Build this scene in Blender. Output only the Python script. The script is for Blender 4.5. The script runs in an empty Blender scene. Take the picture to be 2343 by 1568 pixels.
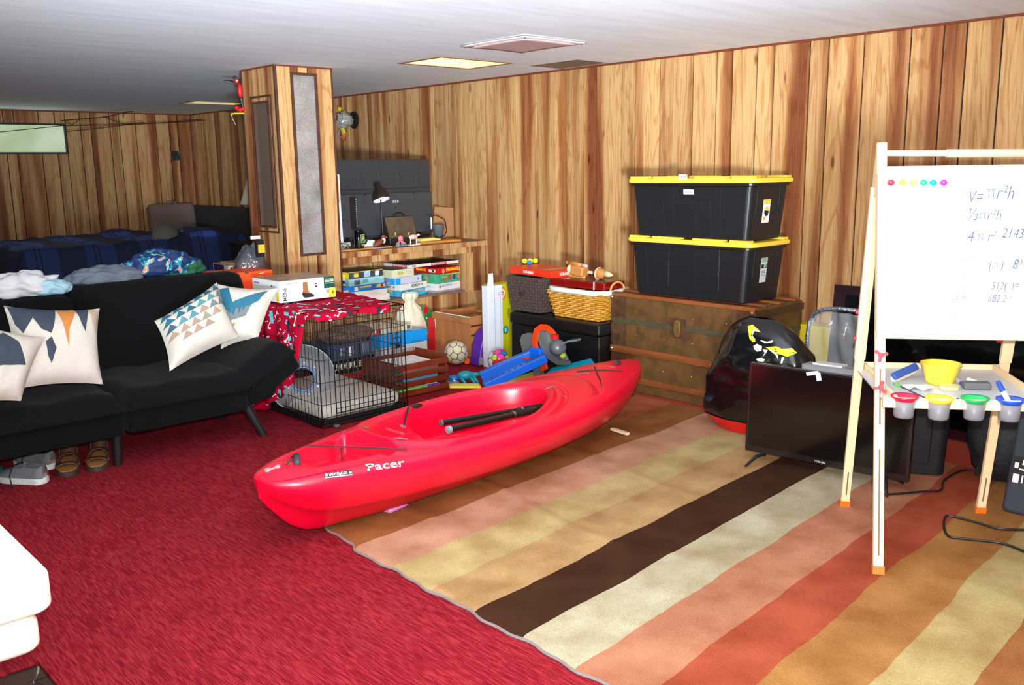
import bpy, bmesh, math, random
from mathutils import Vector, Matrix, Euler, noise
random.seed(7)
SC = bpy.context.scene
COL = SC.collection
# ---------------------------------------------------------------- camera, world, lights, exposure
W_, H_ = 2343, 1568
FPX = 2091.587
CAM_H = 1.35
YAW, PITCH, ROLL = 0.82321728, 0.18933227, -0.01547094
fwd = Vector((math.cos(YAW)*math.cos(PITCH), math.sin(YAW)*math.cos(PITCH), -math.sin(PITCH)))
rgt = Vector((math.sin(YAW), -math.cos(YAW), 0)); upv = rgt.cross(fwd)
R_ = math.cos(ROLL)*rgt + math.sin(ROLL)*upv
U_ = -math.sin(ROLL)*rgt + math.cos(ROLL)*upv
CAM = Vector((0, 0, CAM_H))
cd = bpy.data.cameras.new('camera'); cam = bpy.data.objects.new('camera', cd); COL.objects.link(cam)
cd.sensor_fit = 'HORIZONTAL'; cd.sensor_width = 36.0; cd.lens = FPX/W_*36.0; cd.clip_start = .05; cd.clip_end = 60
mw = Matrix((( R_.x, U_.x, -fwd.x, 0), (R_.y, U_.y, -fwd.y, 0), (R_.z, U_.z, -fwd.z, CAM_H), (0, 0, 0, 1)))
cam.matrix_world = mw
SC.camera = cam
SC.view_settings.view_transform = 'Standard'; SC.view_settings.look = 'None'
SC.view_settings.gamma = 1.0; SC.view_settings.use_curve_mapping = False
SC.view_settings.exposure = 0.0
wd = bpy.data.worlds.new('World'); SC.world = wd; wd.use_nodes = True
wd.node_tree.nodes['Background'].inputs[0].default_value = (.80, .88, 1.0, 1)
wd.node_tree.nodes['Background'].inputs[1].default_value = 0.15
def light(name, kind, loc, energy, col=(1, 1, 1), size=.1, size_y=None, rot=None, aim=None, **kw):
    l = bpy.data.lights.new(name, kind); l.energy = energy; l.color = col
    if kind == 'AREA':
        l.size = size
        if size_y: l.shape = 'RECTANGLE'; l.size_y = size_y
    else: l.shadow_soft_size = size
    for k, v in kw.items(): setattr(l, k, v)
    o = bpy.data.objects.new(name, l); COL.objects.link(o); o.location = loc
    if aim is not None: o.rotation_euler = (Vector(aim)-Vector(loc)).to_track_quat('-Z', 'Y').to_euler()
    if rot is not None: o.rotation_euler = rot
    return o
# the camera's flash, just above the lens and a touch to the right
fl = CAM + U_*.11 + R_*.02
light('camera_flash', 'SPOT', fl, 590, (1.0, .985, .96), size=.02, aim=fl+fwd*4+U_*1.0+R_*.35, spot_size=math.radians(112), spot_blend=.8)
# unseen soft fill added behind the camera to lift ceiling and objects
light('rear_fill_light', 'AREA', (-1.2, -1.0, .75), 80, (.84, .94, 1.0), size=2.2, size_y=1.0, aim=(1.6, 2.2, 2.4))
# spot added behind the camera only to brighten the ceiling
light('ceiling_fill_spot', 'SPOT', (-.2, -.7, .9), 3300, (.80, .93, 1.0), size=.15, aim=(2.2, 2.5, 2.35), spot_size=math.radians(66), spot_blend=1.0)
# unseen overhead fills, added behind and beside the camera to soften the flash
light('overhead_fill_rear', 'AREA', (1.0, -.9, 1.98), 26, (1, .93, .82), size=.6, rot=(0, 0, 0))
light('overhead_fill_left', 'AREA', (-.4, 2.6, 1.98), 6, (1, .93, .82), size=.6, rot=(0, 0, 0))

# ---------------------------------------------------------------- helpers
def ray(u, v): return (R_*(u-W_/2) - U_*(v-H_/2) + fwd*FPX)
def PZ(u, v, z=0.): d = ray(u, v); return CAM + d*((z-CAM.z)/d.z)
def PX(u, v, x): d = ray(u, v); return CAM + d*((x-CAM.x)/d.x)
def PY(u, v, y): d = ray(u, v); return CAM + d*((y-CAM.y)/d.y)
def lin(c):
    c = c/255.
    return c/12.92 if c <= .04045 else ((c+.055)/1.055)**2.4
def rgb(c): return (lin(c[0]), lin(c[1]), lin(c[2]), 1)
MATS = {}
def mat(name, col, rough=.6, metal=0., spec=.5, vary=None, bump=None, coat=0., sheen=0., trans=0., emit=0., alpha=1., scalexyz=None, col2=None):
    """vary=(scale, amount) darkens/lightens by noise; bump=(scale, strength)"""
    if name in MATS: return MATS[name]
    m = bpy.data.materials.new(name); m.use_nodes = True; nt = m.node_tree; b = nt.nodes['Principled BSDF']
    b.inputs['Base Color'].default_value = rgb(col); b.inputs['Roughness'].default_value = rough
    b.inputs['Metallic'].default_value = metal; b.inputs['Specular IOR Level'].default_value = spec
    b.inputs['Coat Weight'].default_value = coat; b.inputs['Coat Roughness'].default_value = .1
    b.inputs['Sheen Weight'].default_value = sheen
    b.inputs['Transmission Weight'].default_value = trans; b.inputs['Alpha'].default_value = alpha
    if emit: b.inputs['Emission Color'].default_value = rgb(col); b.inputs['Emission Strength'].default_value = emit
    if vary or bump:
        tc = nt.nodes.new('ShaderNodeTexCoord'); mp = nt.nodes.new('ShaderNodeMapping'); nt.links.new(tc.outputs['Object'], mp.inputs[0])
        if scalexyz: mp.inputs['Scale'].default_value = scalexyz
    if vary:
        n = nt.nodes.new('ShaderNodeTexNoise'); n.inputs['Scale'].default_value = vary[0]; n.inputs['Detail'].default_value = 5
        nt.links.new(mp.outputs[0], n.inputs['Vector'])
        r = nt.nodes.new('ShaderNodeValToRGB'); r.color_ramp.elements[0].position = .3; r.color_ramp.elements[1].position = .7
        c = rgb(col); a = vary[1]
        r.color_ramp.elements[0].color = tuple(x*(1-a) for x in c[:3])+(1,) if col2 is None else rgb(col2)
        r.color_ramp.elements[1].color = tuple(min(1, x*(1+a)) for x in c[:3])+(1,)
        nt.links.new(n.outputs['Fac'], r.inputs[0]); nt.links.new(r.outputs[0], b.inputs['Base Color'])
    if bump:
        n = nt.nodes.new('ShaderNodeTexNoise'); n.inputs['Scale'].default_value = bump[0]; n.inputs['Detail'].default_value = 3
        nt.links.new(mp.outputs[0], n.inputs['Vector'])
        bp = nt.nodes.new('ShaderNodeBump'); bp.inputs['Strength'].default_value = bump[1]; bp.inputs['Distance'].default_value = .01
        nt.links.new(n.outputs['Fac'], bp.inputs['Height']); nt.links.new(bp.outputs[0], b.inputs['Normal'])
    MATS[name] = m
    return m
def new_nodes(name):
    m = bpy.data.materials.new(name); m.use_nodes = True; nt = m.node_tree
    N = lambda t, **k: _nn(nt, t, k)
    return m, nt, nt.nodes['Principled BSDF'], N
def _nn(nt, t, k):
    n = nt.nodes.new(t)
    for a, b in k.items(): setattr(n, a, b)
    return n
def ramp(nt, stops, interp='LINEAR'):
    r = nt.nodes.new('ShaderNodeValToRGB'); cr = r.color_ramp; cr.interpolation = interp
    while len(cr.elements) > 1: cr.elements.remove(cr.elements[-1])
    cr.elements[0].position = stops[0][0]; cr.elements[0].color = rgb(stops[0][1])
    for p, c in stops[1:]:
        e = cr.elements.new(p); e.color = rgb(c)
    return r

def frame(o=(0, 0, 0), yaw=0., pitch=0., roll=0.):
    """local frame: x = width, y = depth, z = up; yaw about z in degrees"""
    return Matrix.Translation(Vector(o)) @ Euler((math.radians(roll), math.radians(pitch), math.radians(yaw)), 'XYZ').to_matrix().to_4x4()
def axes(o, x, y, z=None):
    x = Vector(x).normalized(); y = Vector(y); y = (y - x*x.dot(y)).normalized(); z = x.cross(y)
    return Matrix(((x.x, y.x, z.x, o[0]), (x.y, y.y, z.y, o[1]), (x.z, y.z, z.z, o[2]), (0, 0, 0, 1)))
class B:
    """mesh builder, geometry given in the frame M"""
    def __init__(s, M=None): s.v = []; s.f = []; s.M = M or Matrix.Identity(4)
    def add(s, vs, fs):
        n = len(s.v); s.v += [s.M @ Vector(p) for p in vs]; s.f += [tuple(i+n for i in f) for f in fs]; return s
    def box(s, c, d, rot=None, top=1., topy=None):
        x, y, z = d[0]/2, d[1]/2, d[2]/2; ty = top if topy is None else topy
        vs = [Vector((sx*x*(top if sz > 0 else 1), sy*y*(ty if sz > 0 else 1), sz*z)) for sz in (-1, 1) for sy in (-1, 1) for sx in (-1, 1)]
        if rot: E = Euler(rot).to_matrix(); vs = [E @ p for p in vs]
        c = Vector(c)
        return s.add([p+c for p in vs], [(0, 2, 3, 1), (4, 5, 7, 6), (0, 1, 5, 4), (2, 6, 7, 3), (0, 4, 6, 2), (1, 3, 7, 5)])
    def bb(s, a, b):
        return s.box([(a[i]+b[i])/2 for i in range(3)], [abs(b[i]-a[i]) for i in range(3)])
    def rbox(s, c, d, r, n=3, rz=None, puff=0., taper=1., rot=None, cr=None):
        """box with rounded vertical corners (plan radius r) and softened top/bottom (rz)"""
        rz = rz if rz is not None else r*.5; cr = cr or n*2
        hx, hy, hz = d[0]/2, d[1]/2, d[2]/2
        def ring(inset, z, tp):
            out = []; rr = max(r-inset*.0, .0005)
            X, Y = (hx-inset)*tp, (hy-inset)*tp; rr = min(rr, X*.999, Y*.999)
            for k, (sx, sy) in enumerate(((1, 1), (-1, 1), (-1, -1), (1, -1))):
                for i in range(cr+1):
                    a = (k + i/cr)*math.pi/2
                    out.append((sx*(X-rr)+rr*math.cos(a), sy*(Y-rr)+rr*math.sin(a), z))
            return out
        rings = []
        for i in range(n+1):
            a = i/n*math.pi/2; rings.append(ring(rz*(1-math.sin(a)), -hz+rz*(1-math.cos(a)), taper))
        for i in range(n+1):
            a = (1-i/n)*math.pi/2; rings.append(ring(rz*(1-math.sin(a)), hz-rz*(1-math.cos(a)), 1.))
        m = len(rings[0]); vs = [p for R in rings for p in R]; fs = []
        for i in range(len(rings)-1):
            for j in range(m): fs.append((i*m+j, i*m+(j+1) % m, (i+1)*m+(j+1) % m, (i+1)*m+j))
        fs.append(tuple(reversed(range(m)))); 
        if puff:
            k = len(vs); L = (len(rings)-1)*m; vs.append((0, 0, hz+puff))
            # intermediate puff ring
            q = [(p[0]*.6, p[1]*.6, hz+puff*.75) for p in rings[-1]]; b0 = len(vs); vs += q
            for j in range(m):
                fs.append((L+j, L+(j+1) % m, b0+(j+1) % m, b0+j)); fs.append((b0+j, b0+(j+1) % m, k))
        else: fs.append(tuple((len(rings)-1)*m+j for j in range(m)))
        E = Euler(rot).to_matrix() if rot else Matrix.Identity(3); c = Vector(c)
        return s.add([E @ Vector(p)+c for p in vs], fs)
    def cyl(s, a, b, r, r2=None, n=12, cap=True):
        a = Vector(a); b = Vector(b); r2 = r if r2 is None else r2
        return s.tube([a, b], [r, r2], n, cap)
    def tube(s, pts, r, n=8, cap=True, closed=False):
        pts = [Vector(p) for p in pts]; m = len(pts); vs = []; fs = []
        rr = r if isinstance(r, (list, tuple)) else [r]*m
        prev = None
        for i, p in enumerate(pts):
            if closed: t = pts[(i+1) % m]-pts[i-1]
            else: t = pts[min(i+1, m-1)]-pts[max(i-1, 0)]
            t.normalize()
            if prev is None:
                u = t.orthogonal().normalized()
            else:
                u = prev - t*prev.dot(t); u = u.normalized() if u.length > 1e-6 else t.orthogonal().normalized()
            prev = u; w = t.cross(u)
            for k in range(n):
                a = 2*math.pi*k/n; vs.append(p+(u*math.cos(a)+w*math.sin(a))*rr[i])
        R = m if closed else m-1
        for i in range(R):
            for k in range(n):
                a = i*n+k; b = i*n+(k+1) % n; c = ((i+1) % m)*n+(k+1) % n; d = ((i+1) % m)*n+k; fs.append((a, b, c, d))
        if cap and not closed: fs.append(tuple(reversed(range(n)))); fs.append(tuple((m-1)*n+k for k in range(n)))
        return s.add(vs, fs)
    def lathe(s, prof, n=24, o=(0, 0, 0), cap=True, axis=None):
        o = Vector(o); vs = []; fs = []; m = len(prof)
        Q = Vector(axis).to_track_quat('Z', 'Y').to_matrix() if axis else Matrix.Identity(3)
        for r, z in prof:
            for k in range(n): a = 2*math.pi*k/n; vs.append(Q @ Vector((r*math.cos(a), r*math.sin(a), z))+o)
        for i in range(m-1):
            for k in range(n): fs.append((i*n+k, i*n+(k+1) % n, (i+1)*n+(k+1) % n, (i+1)*n+k))
        if cap: fs.append(tuple(reversed(range(n)))); fs.append(tuple((m-1)*n+k for k in range(n)))
        return s.add(vs, fs)
    def prism(s, poly, t, plane='xy', off=0.):
        """polygon extruded by t along the third axis"""
        m = len(poly)
        def P(p, h):
            return {'xy': (p[0], p[1], h), 'xz': (p[0], h, p[1]), 'yz': (h, p[0], p[1])}[plane]
        vs = [P(p, off) for p in poly]+[P(p, off+t) for p in poly]
        fs = [tuple(reversed(range(m))), tuple(range(m, 2*m))]+[(i, (i+1) % m, m+(i+1) % m, m+i) for i in range(m)]
        return s.add(vs, fs)
    def grid(s, fn, nu, nv, cu=False, cv=False):
        vs = []; fs = []
        for i in range(nu+(0 if cu else 1)):
            for j in range(nv+(0 if cv else 1)): vs.append(fn(i/nu, j/nv))
        w = nv+(0 if cv else 1); h = nu+(0 if cu else 1)
        for i in range(nu):
            for j in range(nv):
                i2 = (i+1) % h; j2 = (j+1) % w; fs.append((i*w+j, i2*w+j, i2*w+j2, i*w+j2))
        return s.add(vs, fs)
    def sphere(s, c, r, n=16, m=10, sc=(1, 1, 1)):
        c = Vector(c)
        def fn(u, v):
            a = 2*math.pi*u; b = math.pi*(v*.998+.001)
            return c+Vector((r*sc[0]*math.sin(b)*math.cos(a), r*sc[1]*math.sin(b)*math.sin(a), r*sc[2]*math.cos(b)))
        return s.grid(fn, n, m, cu=True)
    def obj(s, name, m, parent=None, smooth=False, bevel=0., solid=0., sub=0, origin=None):
        me = bpy.data.meshes.new(name)
        if origin is None:
            if parent is not None: o = Vector(ORG[parent.name])
            else:
                xs = [p.x for p in s.v]; ys = [p.y for p in s.v]; zs = [p.z for p in s.v]
                o = Vector(((min(xs)+max(xs))/2, (min(ys)+max(ys))/2, min(zs)))
        else: o = Vector(origin)
        me.from_pydata([p-o for p in s.v], [], s.f); me.update()
        bm = bmesh.new(); bm.from_mesh(me); bmesh.ops.recalc_face_normals(bm, faces=bm.faces)
        if bevel:
            ed = [e for e in bm.edges if len(e.link_faces) == 2 and e.calc_face_angle(0) > .6]
            bmesh.ops.bevel(bm, geom=ed, offset=bevel, segments=2, affect='EDGES', profile=.6)
        bm.to_mesh(me); bm.free()
        ob = bpy.data.objects.new(name, me); COL.objects.link(ob)
        if isinstance(m, (list, tuple)):
            for q in m: me.materials.append(q)
        elif m: me.materials.append(m)
        if smooth or bevel:
            for p in me.polygons: p.use_smooth = True
            if not smooth: 
                md = ob.modifiers.new('wn', 'WEIGHTED_NORMAL')
        if solid: md = ob.modifiers.new('solid', 'SOLIDIFY'); md.thickness = solid; md.offset = 0
        if sub: md = ob.modifiers.new('sub', 'SUBSURF'); md.levels = sub; md.render_levels = sub
        if parent is not None:
            ob.parent = parent; ob.location = o-Vector(ORG[parent.name])
        else: ob.location = o
        ORG[ob.name] = o.copy()
        return ob
ORG = {}
def tag(o, label=None, cat=None, group=None, kind=None):
    if label: o['label'] = label
    if cat: o['category'] = cat
    if group: o['group'] = group
    if kind: o['kind'] = kind
    return o
def thing(name, label, cat, loc, group=None):
    o = bpy.data.objects.new(name, None); COL.objects.link(o); o.location = loc; o.empty_display_size = .05
    ORG[o.name] = Vector(loc)
    return tag(o, label, cat, group)
def struct(o): o['kind'] = 'structure'; return o
_fc = {}
def text(s, M, h, m, parent, name='lettering', bold=0., width=None, ext=.0006, sx=1., label=None):
    """flat lettering: M's x = reading direction, y = up, z = out of the surface; centred at M's origin"""
    c = bpy.data.curves.new(name, 'FONT'); c.body = s; c.size = h*1.38; c.align_x = 'CENTER'; c.align_y = 'CENTER'
    c.extrude = ext; c.offset = bold; c.resolution_u = 2
    t = bpy.data.objects.new(name+'_tmp', c); COL.objects.link(t)
    dg = bpy.context.evaluated_depsgraph_get(); me = bpy.data.meshes.new_from_object(t.evaluated_get(dg))
    bpy.data.objects.remove(t); me.name = name
    xs = [v.co.x for v in me.vertices] or [0, 1]
    if width: sx = width/max(1e-6, max(xs)-min(xs))
    cx = (max(xs)+min(xs))/2
    o = Vector(ORG[parent.name])
    me.transform(Matrix.Translation(-o) @ M @ Matrix.Diagonal((sx, 1, 1, 1)) @ Matrix.Translation((-cx, 0, 0)))
    me.materials.clear(); me.materials.append(m)
    ob = bpy.data.objects.new(name, me); COL.objects.link(ob); ob.parent = parent; ORG[ob.name] = o
    if label: ob['label'] = label
    return ob
def join_frame(parentM, x, y, z, face='front'):
    """frame lying on a face of a box given in parentM; x/y/z is the point on the face in local coordinates"""
    rots = {'front': ((1, 0, 0), (0, 0, 1)), 'back': ((-1, 0, 0), (0, 0, 1)), 'left': ((0, -1, 0), (0, 0, 1)), 'right': ((0, 1, 0), (0, 0, 1)), 'top': ((1, 0, 0), (0, 1, 0))}[face]
    return parentM @ axes((x, y, z), rots[0], rots[1])
def decal(M, w, h, m, parent, name='printed_patch', t=.0007, poly=None, label=None):
    b = B(M)
    if poly: b.prism([(p[0]*w, p[1]*h) for p in poly], t)
    else: b.box((0, 0, t/2), (w, h, t))
    o = b.obj(name, m, parent)
    if label: o['label'] = label
    return o
def smooth01(a, b, x):
    t = max(0., min(1., (x-a)/(b-a))) if a != b else float(x > a); return t*t*(3-2*t)

# ---------------------------------------------------------------- common materials
def wood_panel(name, light=(202, 162, 112), mid=(170, 116, 72), dark=(132, 76, 46), horiz=False, rough=.42):
    m, nt, b, N = new_nodes(name); L = nt.links.new
    tc = N('ShaderNodeTexCoord'); oi = N('ShaderNodeObjectInfo'); sep = N('ShaderNodeSeparateXYZ'); L(tc.outputs['Object'], sep.inputs[0])
    h = N('ShaderNodeMath', operation='ADD'); L(sep.outputs[0], h.inputs[0]); L(sep.outputs[1], h.inputs[1])
    rnd = N('ShaderNodeMath', operation='MULTIPLY'); L(oi.outputs['Random'], rnd.inputs[0]); rnd.inputs[1].default_value = 37.
    def vec(sh, sz, off):
        c = N('ShaderNodeCombineXYZ'); a = N('ShaderNodeMath', operation='MULTIPLY'); L(h.outputs[0], a.inputs[0]); a.inputs[1].default_value = sh
        z = N('ShaderNodeMath', operation='MULTIPLY'); L(sep.outputs[2], z.inputs[0]); z.inputs[1].default_value = sz
        r = N('ShaderNodeMath', operation='ADD'); L(rnd.outputs[0], r.inputs[0]); r.inputs[1].default_value = off
        L((z if horiz else a).outputs[0], c.inputs[0]); L((a if horiz else z).outputs[0], c.inputs[2]); L(r.outputs[0], c.inputs[1]); return c
    sh, sz = (1, 14) if horiz else (14, 1)
    n1 = N('ShaderNodeTexNoise'); n1.inputs['Scale'].default_value = 1; n1.inputs['Detail'].default_value = 2
    L(vec(7.5 if not horiz else .3, .3 if not horiz else 7.5, 0).outputs[0], n1.inputs['Vector'])
    # heartwood / sapwood bands
    r1 = ramp(nt, [(.34, dark), (.43, mid), (.52, light), (.75, tuple(min(255, int(c*1.06)) for c in light))]); L(n1.outputs['Fac'], r1.inputs[0])
    # cathedral grain
    n2 = N('ShaderNodeTexNoise'); n2.inputs['Scale'].default_value = 1; n2.inputs['Detail'].default_value = 4; n2.inputs['Distortion'].default_value = .4
    L(vec(6 if not horiz else .55, .55 if not horiz else 6, 5).outputs[0], n2.inputs['Vector'])
    mm = N('ShaderNodeMath', operation='MULTIPLY'); L(n2.outputs['Fac'], mm.inputs[0]); mm.inputs[1].default_value = 75
    sn = N('ShaderNodeMath', operation='SINE'); L(mm.outputs[0], sn.inputs[0])
    r2 = ramp(nt, [(0, (255, 255, 255)), (.72, (255, 255, 255)), (1, (214, 176, 142))]); 
    ad = N('ShaderNodeMath', operation='MULTIPLY_ADD'); L(sn.outputs[0], ad.inputs[0]); ad.inputs[1].default_value = .5; ad.inputs[2].default_value = .5
    L(ad.outputs[0], r2.inputs[0])
    n3 = N('ShaderNodeTexNoise'); n3.inputs['Scale'].default_value = 1; n3.inputs['Detail'].default_value = 6
    L(vec(160 if not horiz else 4, 4 if not horiz else 160, 9).outputs[0], n3.inputs['Vector'])
    r3 = ramp(nt, [(.3, (218, 196, 172)), (.65, (255, 255, 255))]); L(n3.outputs['Fac'], r3.inputs[0])
    # knots
    vo = N('ShaderNodeTexVoronoi'); vo.inputs['Scale'].default_value = 1; L(vec(7 if not horiz else 2, 2 if not horiz else 7, 3).outputs[0], vo.inputs['Vector'])
    r4 = ramp(nt, [(0, (92, 45, 25)), (.05, (120, 66, 36)), (.1, (255, 255, 255))]); L(vo.outputs['Distance'], r4.inputs[0])
    prev = r1.outputs[0]
    for r, f in ((r2, .55), (r3, .7), (r4, .8)):
        mx = N('ShaderNodeMix', data_type='RGBA', blend_type='MULTIPLY'); mx.inputs[0].default_value = f
        L(prev, mx.inputs[6]); L(r.outputs[0], mx.inputs[7]); prev = mx.outputs[2]
    hs = N('ShaderNodeHueSaturation'); L(prev, hs.inputs['Color'])
    vv = N('ShaderNodeMath', operation='MULTIPLY_ADD'); L(oi.outputs['Random'], vv.inputs[0]); vv.inputs[1].default_value = .22; vv.inputs[2].default_value = .88
    L(vv.outputs[0], hs.inputs['Value'])
    L(hs.outputs[0], b.inputs['Base Color']); b.inputs['Roughness'].default_value = rough; b.inputs['Specular IOR Level'].default_value = .35
    MATS[name] = m; return m
M_PLANK = wood_panel('panelling_wood')
M_PLANKD = wood_panel('panelling_wood_dark', (150, 96, 56), (118, 68, 40), (84, 44, 26))
M_GROOVE = mat('groove_dark', (38, 22, 16), .9)
M_TRIM = mat('trim_brown', (78, 46, 32), .45, vary=(12, .15))
M_BLACK = mat('black_plastic', (20, 20, 22), .4)
M_WHITE = mat('white_plastic', (235, 235, 232), .5)
M_INK = mat('black_ink', (22, 22, 26), .7)
M_METAL = mat('steel', (190, 190, 192), .25, metal=1.)
def pl(name, c, rough=.45, **k): return mat(name, c, rough, **k)
# ================================================================ ROOM
XW, YB, ZC = 4.8, 10.7, 2.02
# floor slab with its brown stone-pattern tiles (seen at the lower left past the carpet)
b = B(); b.bb((-3, -1.5, -.06), (5.0, 11, -.016)); floor = struct(b.obj('floor', mat('grout', (176, 164, 150), .8), origin=(0, 0, 0)))
tm = mat('tile_brown', (58, 36, 28), .22, vary=(9, .25), coat=.2)
gx = [-.30, -.16, -.03, .09, .19, .31, .42, .50, .60, .70]; gy = [1.75, 1.88, 2.02, 2.13, 2.27, 2.38, 2.47, 2.57, 2.66, 2.80, 2.93, 3.05]
rr = random.Random(3); J = {}
def jit(i, j):
    if (i, j) not in J: J[(i, j)] = (gx[i]+rr.uniform(-.022, .022), gy[j]+rr.uniform(-.022, .022))
    return Vector(J[(i, j)])
for i in range(len(gx)-1):
    for j in range(len(gy)-1):
        q = [jit(i, j), jit(i+1, j), jit(i+1, j+1), jit(i, j+1)]; c = sum(q, Vector((0, 0)))/4
        pts = []
        for k in range(4):
            p = c+(q[k]-c)*.93; n = c+(q[(k+1) % 4]-c)*.93; md = (p+n)/2; out = (md-c).normalized()*rr.uniform(-.006, .010)
            pts += [p, md+out]
        b = B(); b.prism([(p.x, p.y) for p in pts], .010, off=-.018); b.obj('tile', tm, floor)
# red carpet
HY0, PX0_ = 5.455, 3.02
m, nt, bs, N = new_nodes('carpet_red'); L = nt.links.new
tc = N('ShaderNodeTexCoord'); outs = []
for sc, dt in (((130, 7, 1), 3), ((380, 20, 1), 2), ((5, 3, 1), 3)):
    mp = N('ShaderNodeMapping'); L(tc.outputs['Object'], mp.inputs[0]); mp.inputs['Scale'].default_value = sc
    n = N('ShaderNodeTexNoise'); n.inputs['Scale'].default_value = 1; n.inputs['Detail'].default_value = dt; L(mp.outputs[0], n.inputs['Vector']); outs.append(n)
a1 = N('ShaderNodeMath', operation='MULTIPLY_ADD'); L(outs[0].outputs['Fac'], a1.inputs[0]); a1.inputs[1].default_value = .62
L(outs[1].outputs['Fac'], a1.inputs[2])
a2 = N('ShaderNodeMath', operation='MULTIPLY_ADD'); L(outs[2].outputs['Fac'], a2.inputs[0]); a2.inputs[1].default_value = .16; L(a1.outputs[0], a2.inputs[2])
r = ramp(nt, [(.62, (104, 10, 22)), (.84, (128, 16, 30)), (1.0, (160, 42, 50))]); L(a2.outputs[0], r.inputs[0]); L(r.outputs[0], bs.inputs['Base Color'])
bs.inputs['Roughness'].default_value = 1; bs.inputs['Specular IOR Level'].default_value = .1
bp = N('ShaderNodeBump'); bp.inputs['Strength'].default_value = .8; bp.inputs['Distance'].default_value = .006; L(a1.outputs[0], bp.inputs['Height']); L(bp.outputs[0], bs.inputs['Normal'])
b = B(); b.bb((.62, -1.5, -.016), (XW, HY0, 0)); b.bb((.40, 2.66, -.016), (.62, HY0, 0)); b.bb((-3, 2.9, -.016), (.40, HY0, 0)); b.bb((-3, HY0, -.016), (PX0_, YB, 0)); b.bb((PX0_, HY0+.47, -.016), (XW, YB, 0))
tag(b.obj('carpet', m, origin=(0, 0, 0)), 'red streaked wall-to-wall carpet under the furniture', 'carpet')
# ceiling with its openings
holes = {'lit': (3.645, 4.235, 4.53, 4.955), 'dark': (4.46, 4.77, 4.16, 4.60), 'far': (3.93, 4.52, 8.62, 9.0)}
xs = sorted({-3, XW+.1}|{h[0] for h in holes.values()}|{h[1] for h in holes.values()})
ys = sorted({-1.5, YB+.1}|{h[2] for h in holes.values()}|{h[3] for h in holes.values()})
b = B()
for i in range(len(xs)-1):
    for j in range(len(ys)-1):
        cx, cy = (xs[i]+xs[i+1])/2, (ys[j]+ys[j+1])/2
        if any(h[0] < cx < h[1] and h[2] < cy < h[3] for h in holes.values()): continue
        b.bb((xs[i], ys[j], ZC), (xs[i+1], ys[j+1], ZC+.02))
m, nt, bs, N = new_nodes('ceiling_paint'); L = nt.links.new
tc = N('ShaderNodeTexCoord'); mp = N('ShaderNodeMapping'); mp.inputs['Rotation'].default_value = (0, 0, math.radians(-43)); mp.inputs['Scale'].default_value = (1, 7, 1); L(tc.outputs['Object'], mp.inputs[0])
n = N('ShaderNodeTexNoise'); n.inputs['Scale'].default_value = 2.2; n.inputs['Detail'].default_value = 5; L(mp.outputs[0], n.inputs['Vector'])
r = ramp(nt, [(.3, (222, 230, 240)), (.7, (236, 243, 250))]); L(n.outputs['Fac'], r.inputs[0]); L(r.outputs[0], bs.inputs['Base Color']); bs.inputs['Roughness'].default_value = .85
bp = N('ShaderNodeBump'); bp.inputs['Strength'].default_value = .10; bp.inputs['Distance'].default_value = .01; L(n.outputs['Fac'], bp.inputs['Height']); L(bp.outputs[0], bs.inputs['Normal'])
struct(b.obj('ceiling', m, origin=(0, 0, 0)))
# planks
def planks(parent, axis, face, cuts, z0, z1, m=None, t=.009, gap=.009, skip=None, thick_dir=1):
    """vertical boards side by side on a wall plane; axis 'x' boards run along x on plane y=face, axis 'y' along y on plane x=face"""
    m = m or M_PLANK
    for a, c in zip(cuts[:-1], cuts[1:]):
        lo, hi = min(a, c)+gap/2, max(a, c)-gap/2
        if hi-lo < .008: continue
        segs = [(z0, z1)]
        if skip and skip[0] < hi and skip[1] > lo: segs = [(z0, skip[2]), (skip[3], z1)]
        for s0, s1 in segs:
            b = B()
            if axis == 'x': b.bb((lo, face, s0), (hi, face+t*thick_dir, s1)); org = ((lo+hi)/2, face, (s0+s1)/2)
            else: b.bb((face, lo, s0), (face+t*thick_dir, hi, s1)); org = (face, (lo+hi)/2, (s0+s1)/2)
            o = b.obj('plank', m, origin=org); par(o, parent)
def par(o, p):
    o.parent = p; o.location = Vector(ORG[o.name])-Vector(ORG[p.name])
ceil_pts = [(434, 274), (757, 225.5), (1140, 173.8), (1400, 141), (1733, 102), (1940, 79), (2343, 34.1)]
def cv(u):
    for (a, c), (d, e) in zip(ceil_pts[:-1], ceil_pts[1:]):
        if u <= d or d == 2343: return c+(u-a)*(e-c)/(d-a)
gu = [758.8, 781, 796.3, 820.6, 837.7, 871.1, 888.9, 920.1, 962, 991, 1011, 1042, 1063, 1107.6, 1130.5, 1172.4, 1228, 1266.8, 1294, 1335, 1364.8, 1423.5, 1454.6, 1511, 1587, 1641, 1677.6, 1733.5, 1773, 1855, 1898, 1979, 2086.3, 2162, 2214.9, 2297.3]
cy = [PX(u, cv(u), XW).y for u in gu]
wid = [.145, .2, .1, .17, .125, .225, .115, .09]
y = cy[0]; k = 0; left = []
while y < YB-.12: y += wid[k % 8]; k += 1; left.append(min(y, YB))
left[-1] = YB
y = cy[-1]; right = []
while y > -.6: y -= wid[k % 8]; k += 1; right.append(y)
b = B(); b.bb((XW+.009, -.75, 0), (XW+.1, YB+.1, ZC)); wr = struct(b.obj('wall_right', M_GROOVE))
hw_end = 5.46
planks(wr, 'y', XW, list(reversed(left))+cy+right, .0, ZC-.006)
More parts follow.
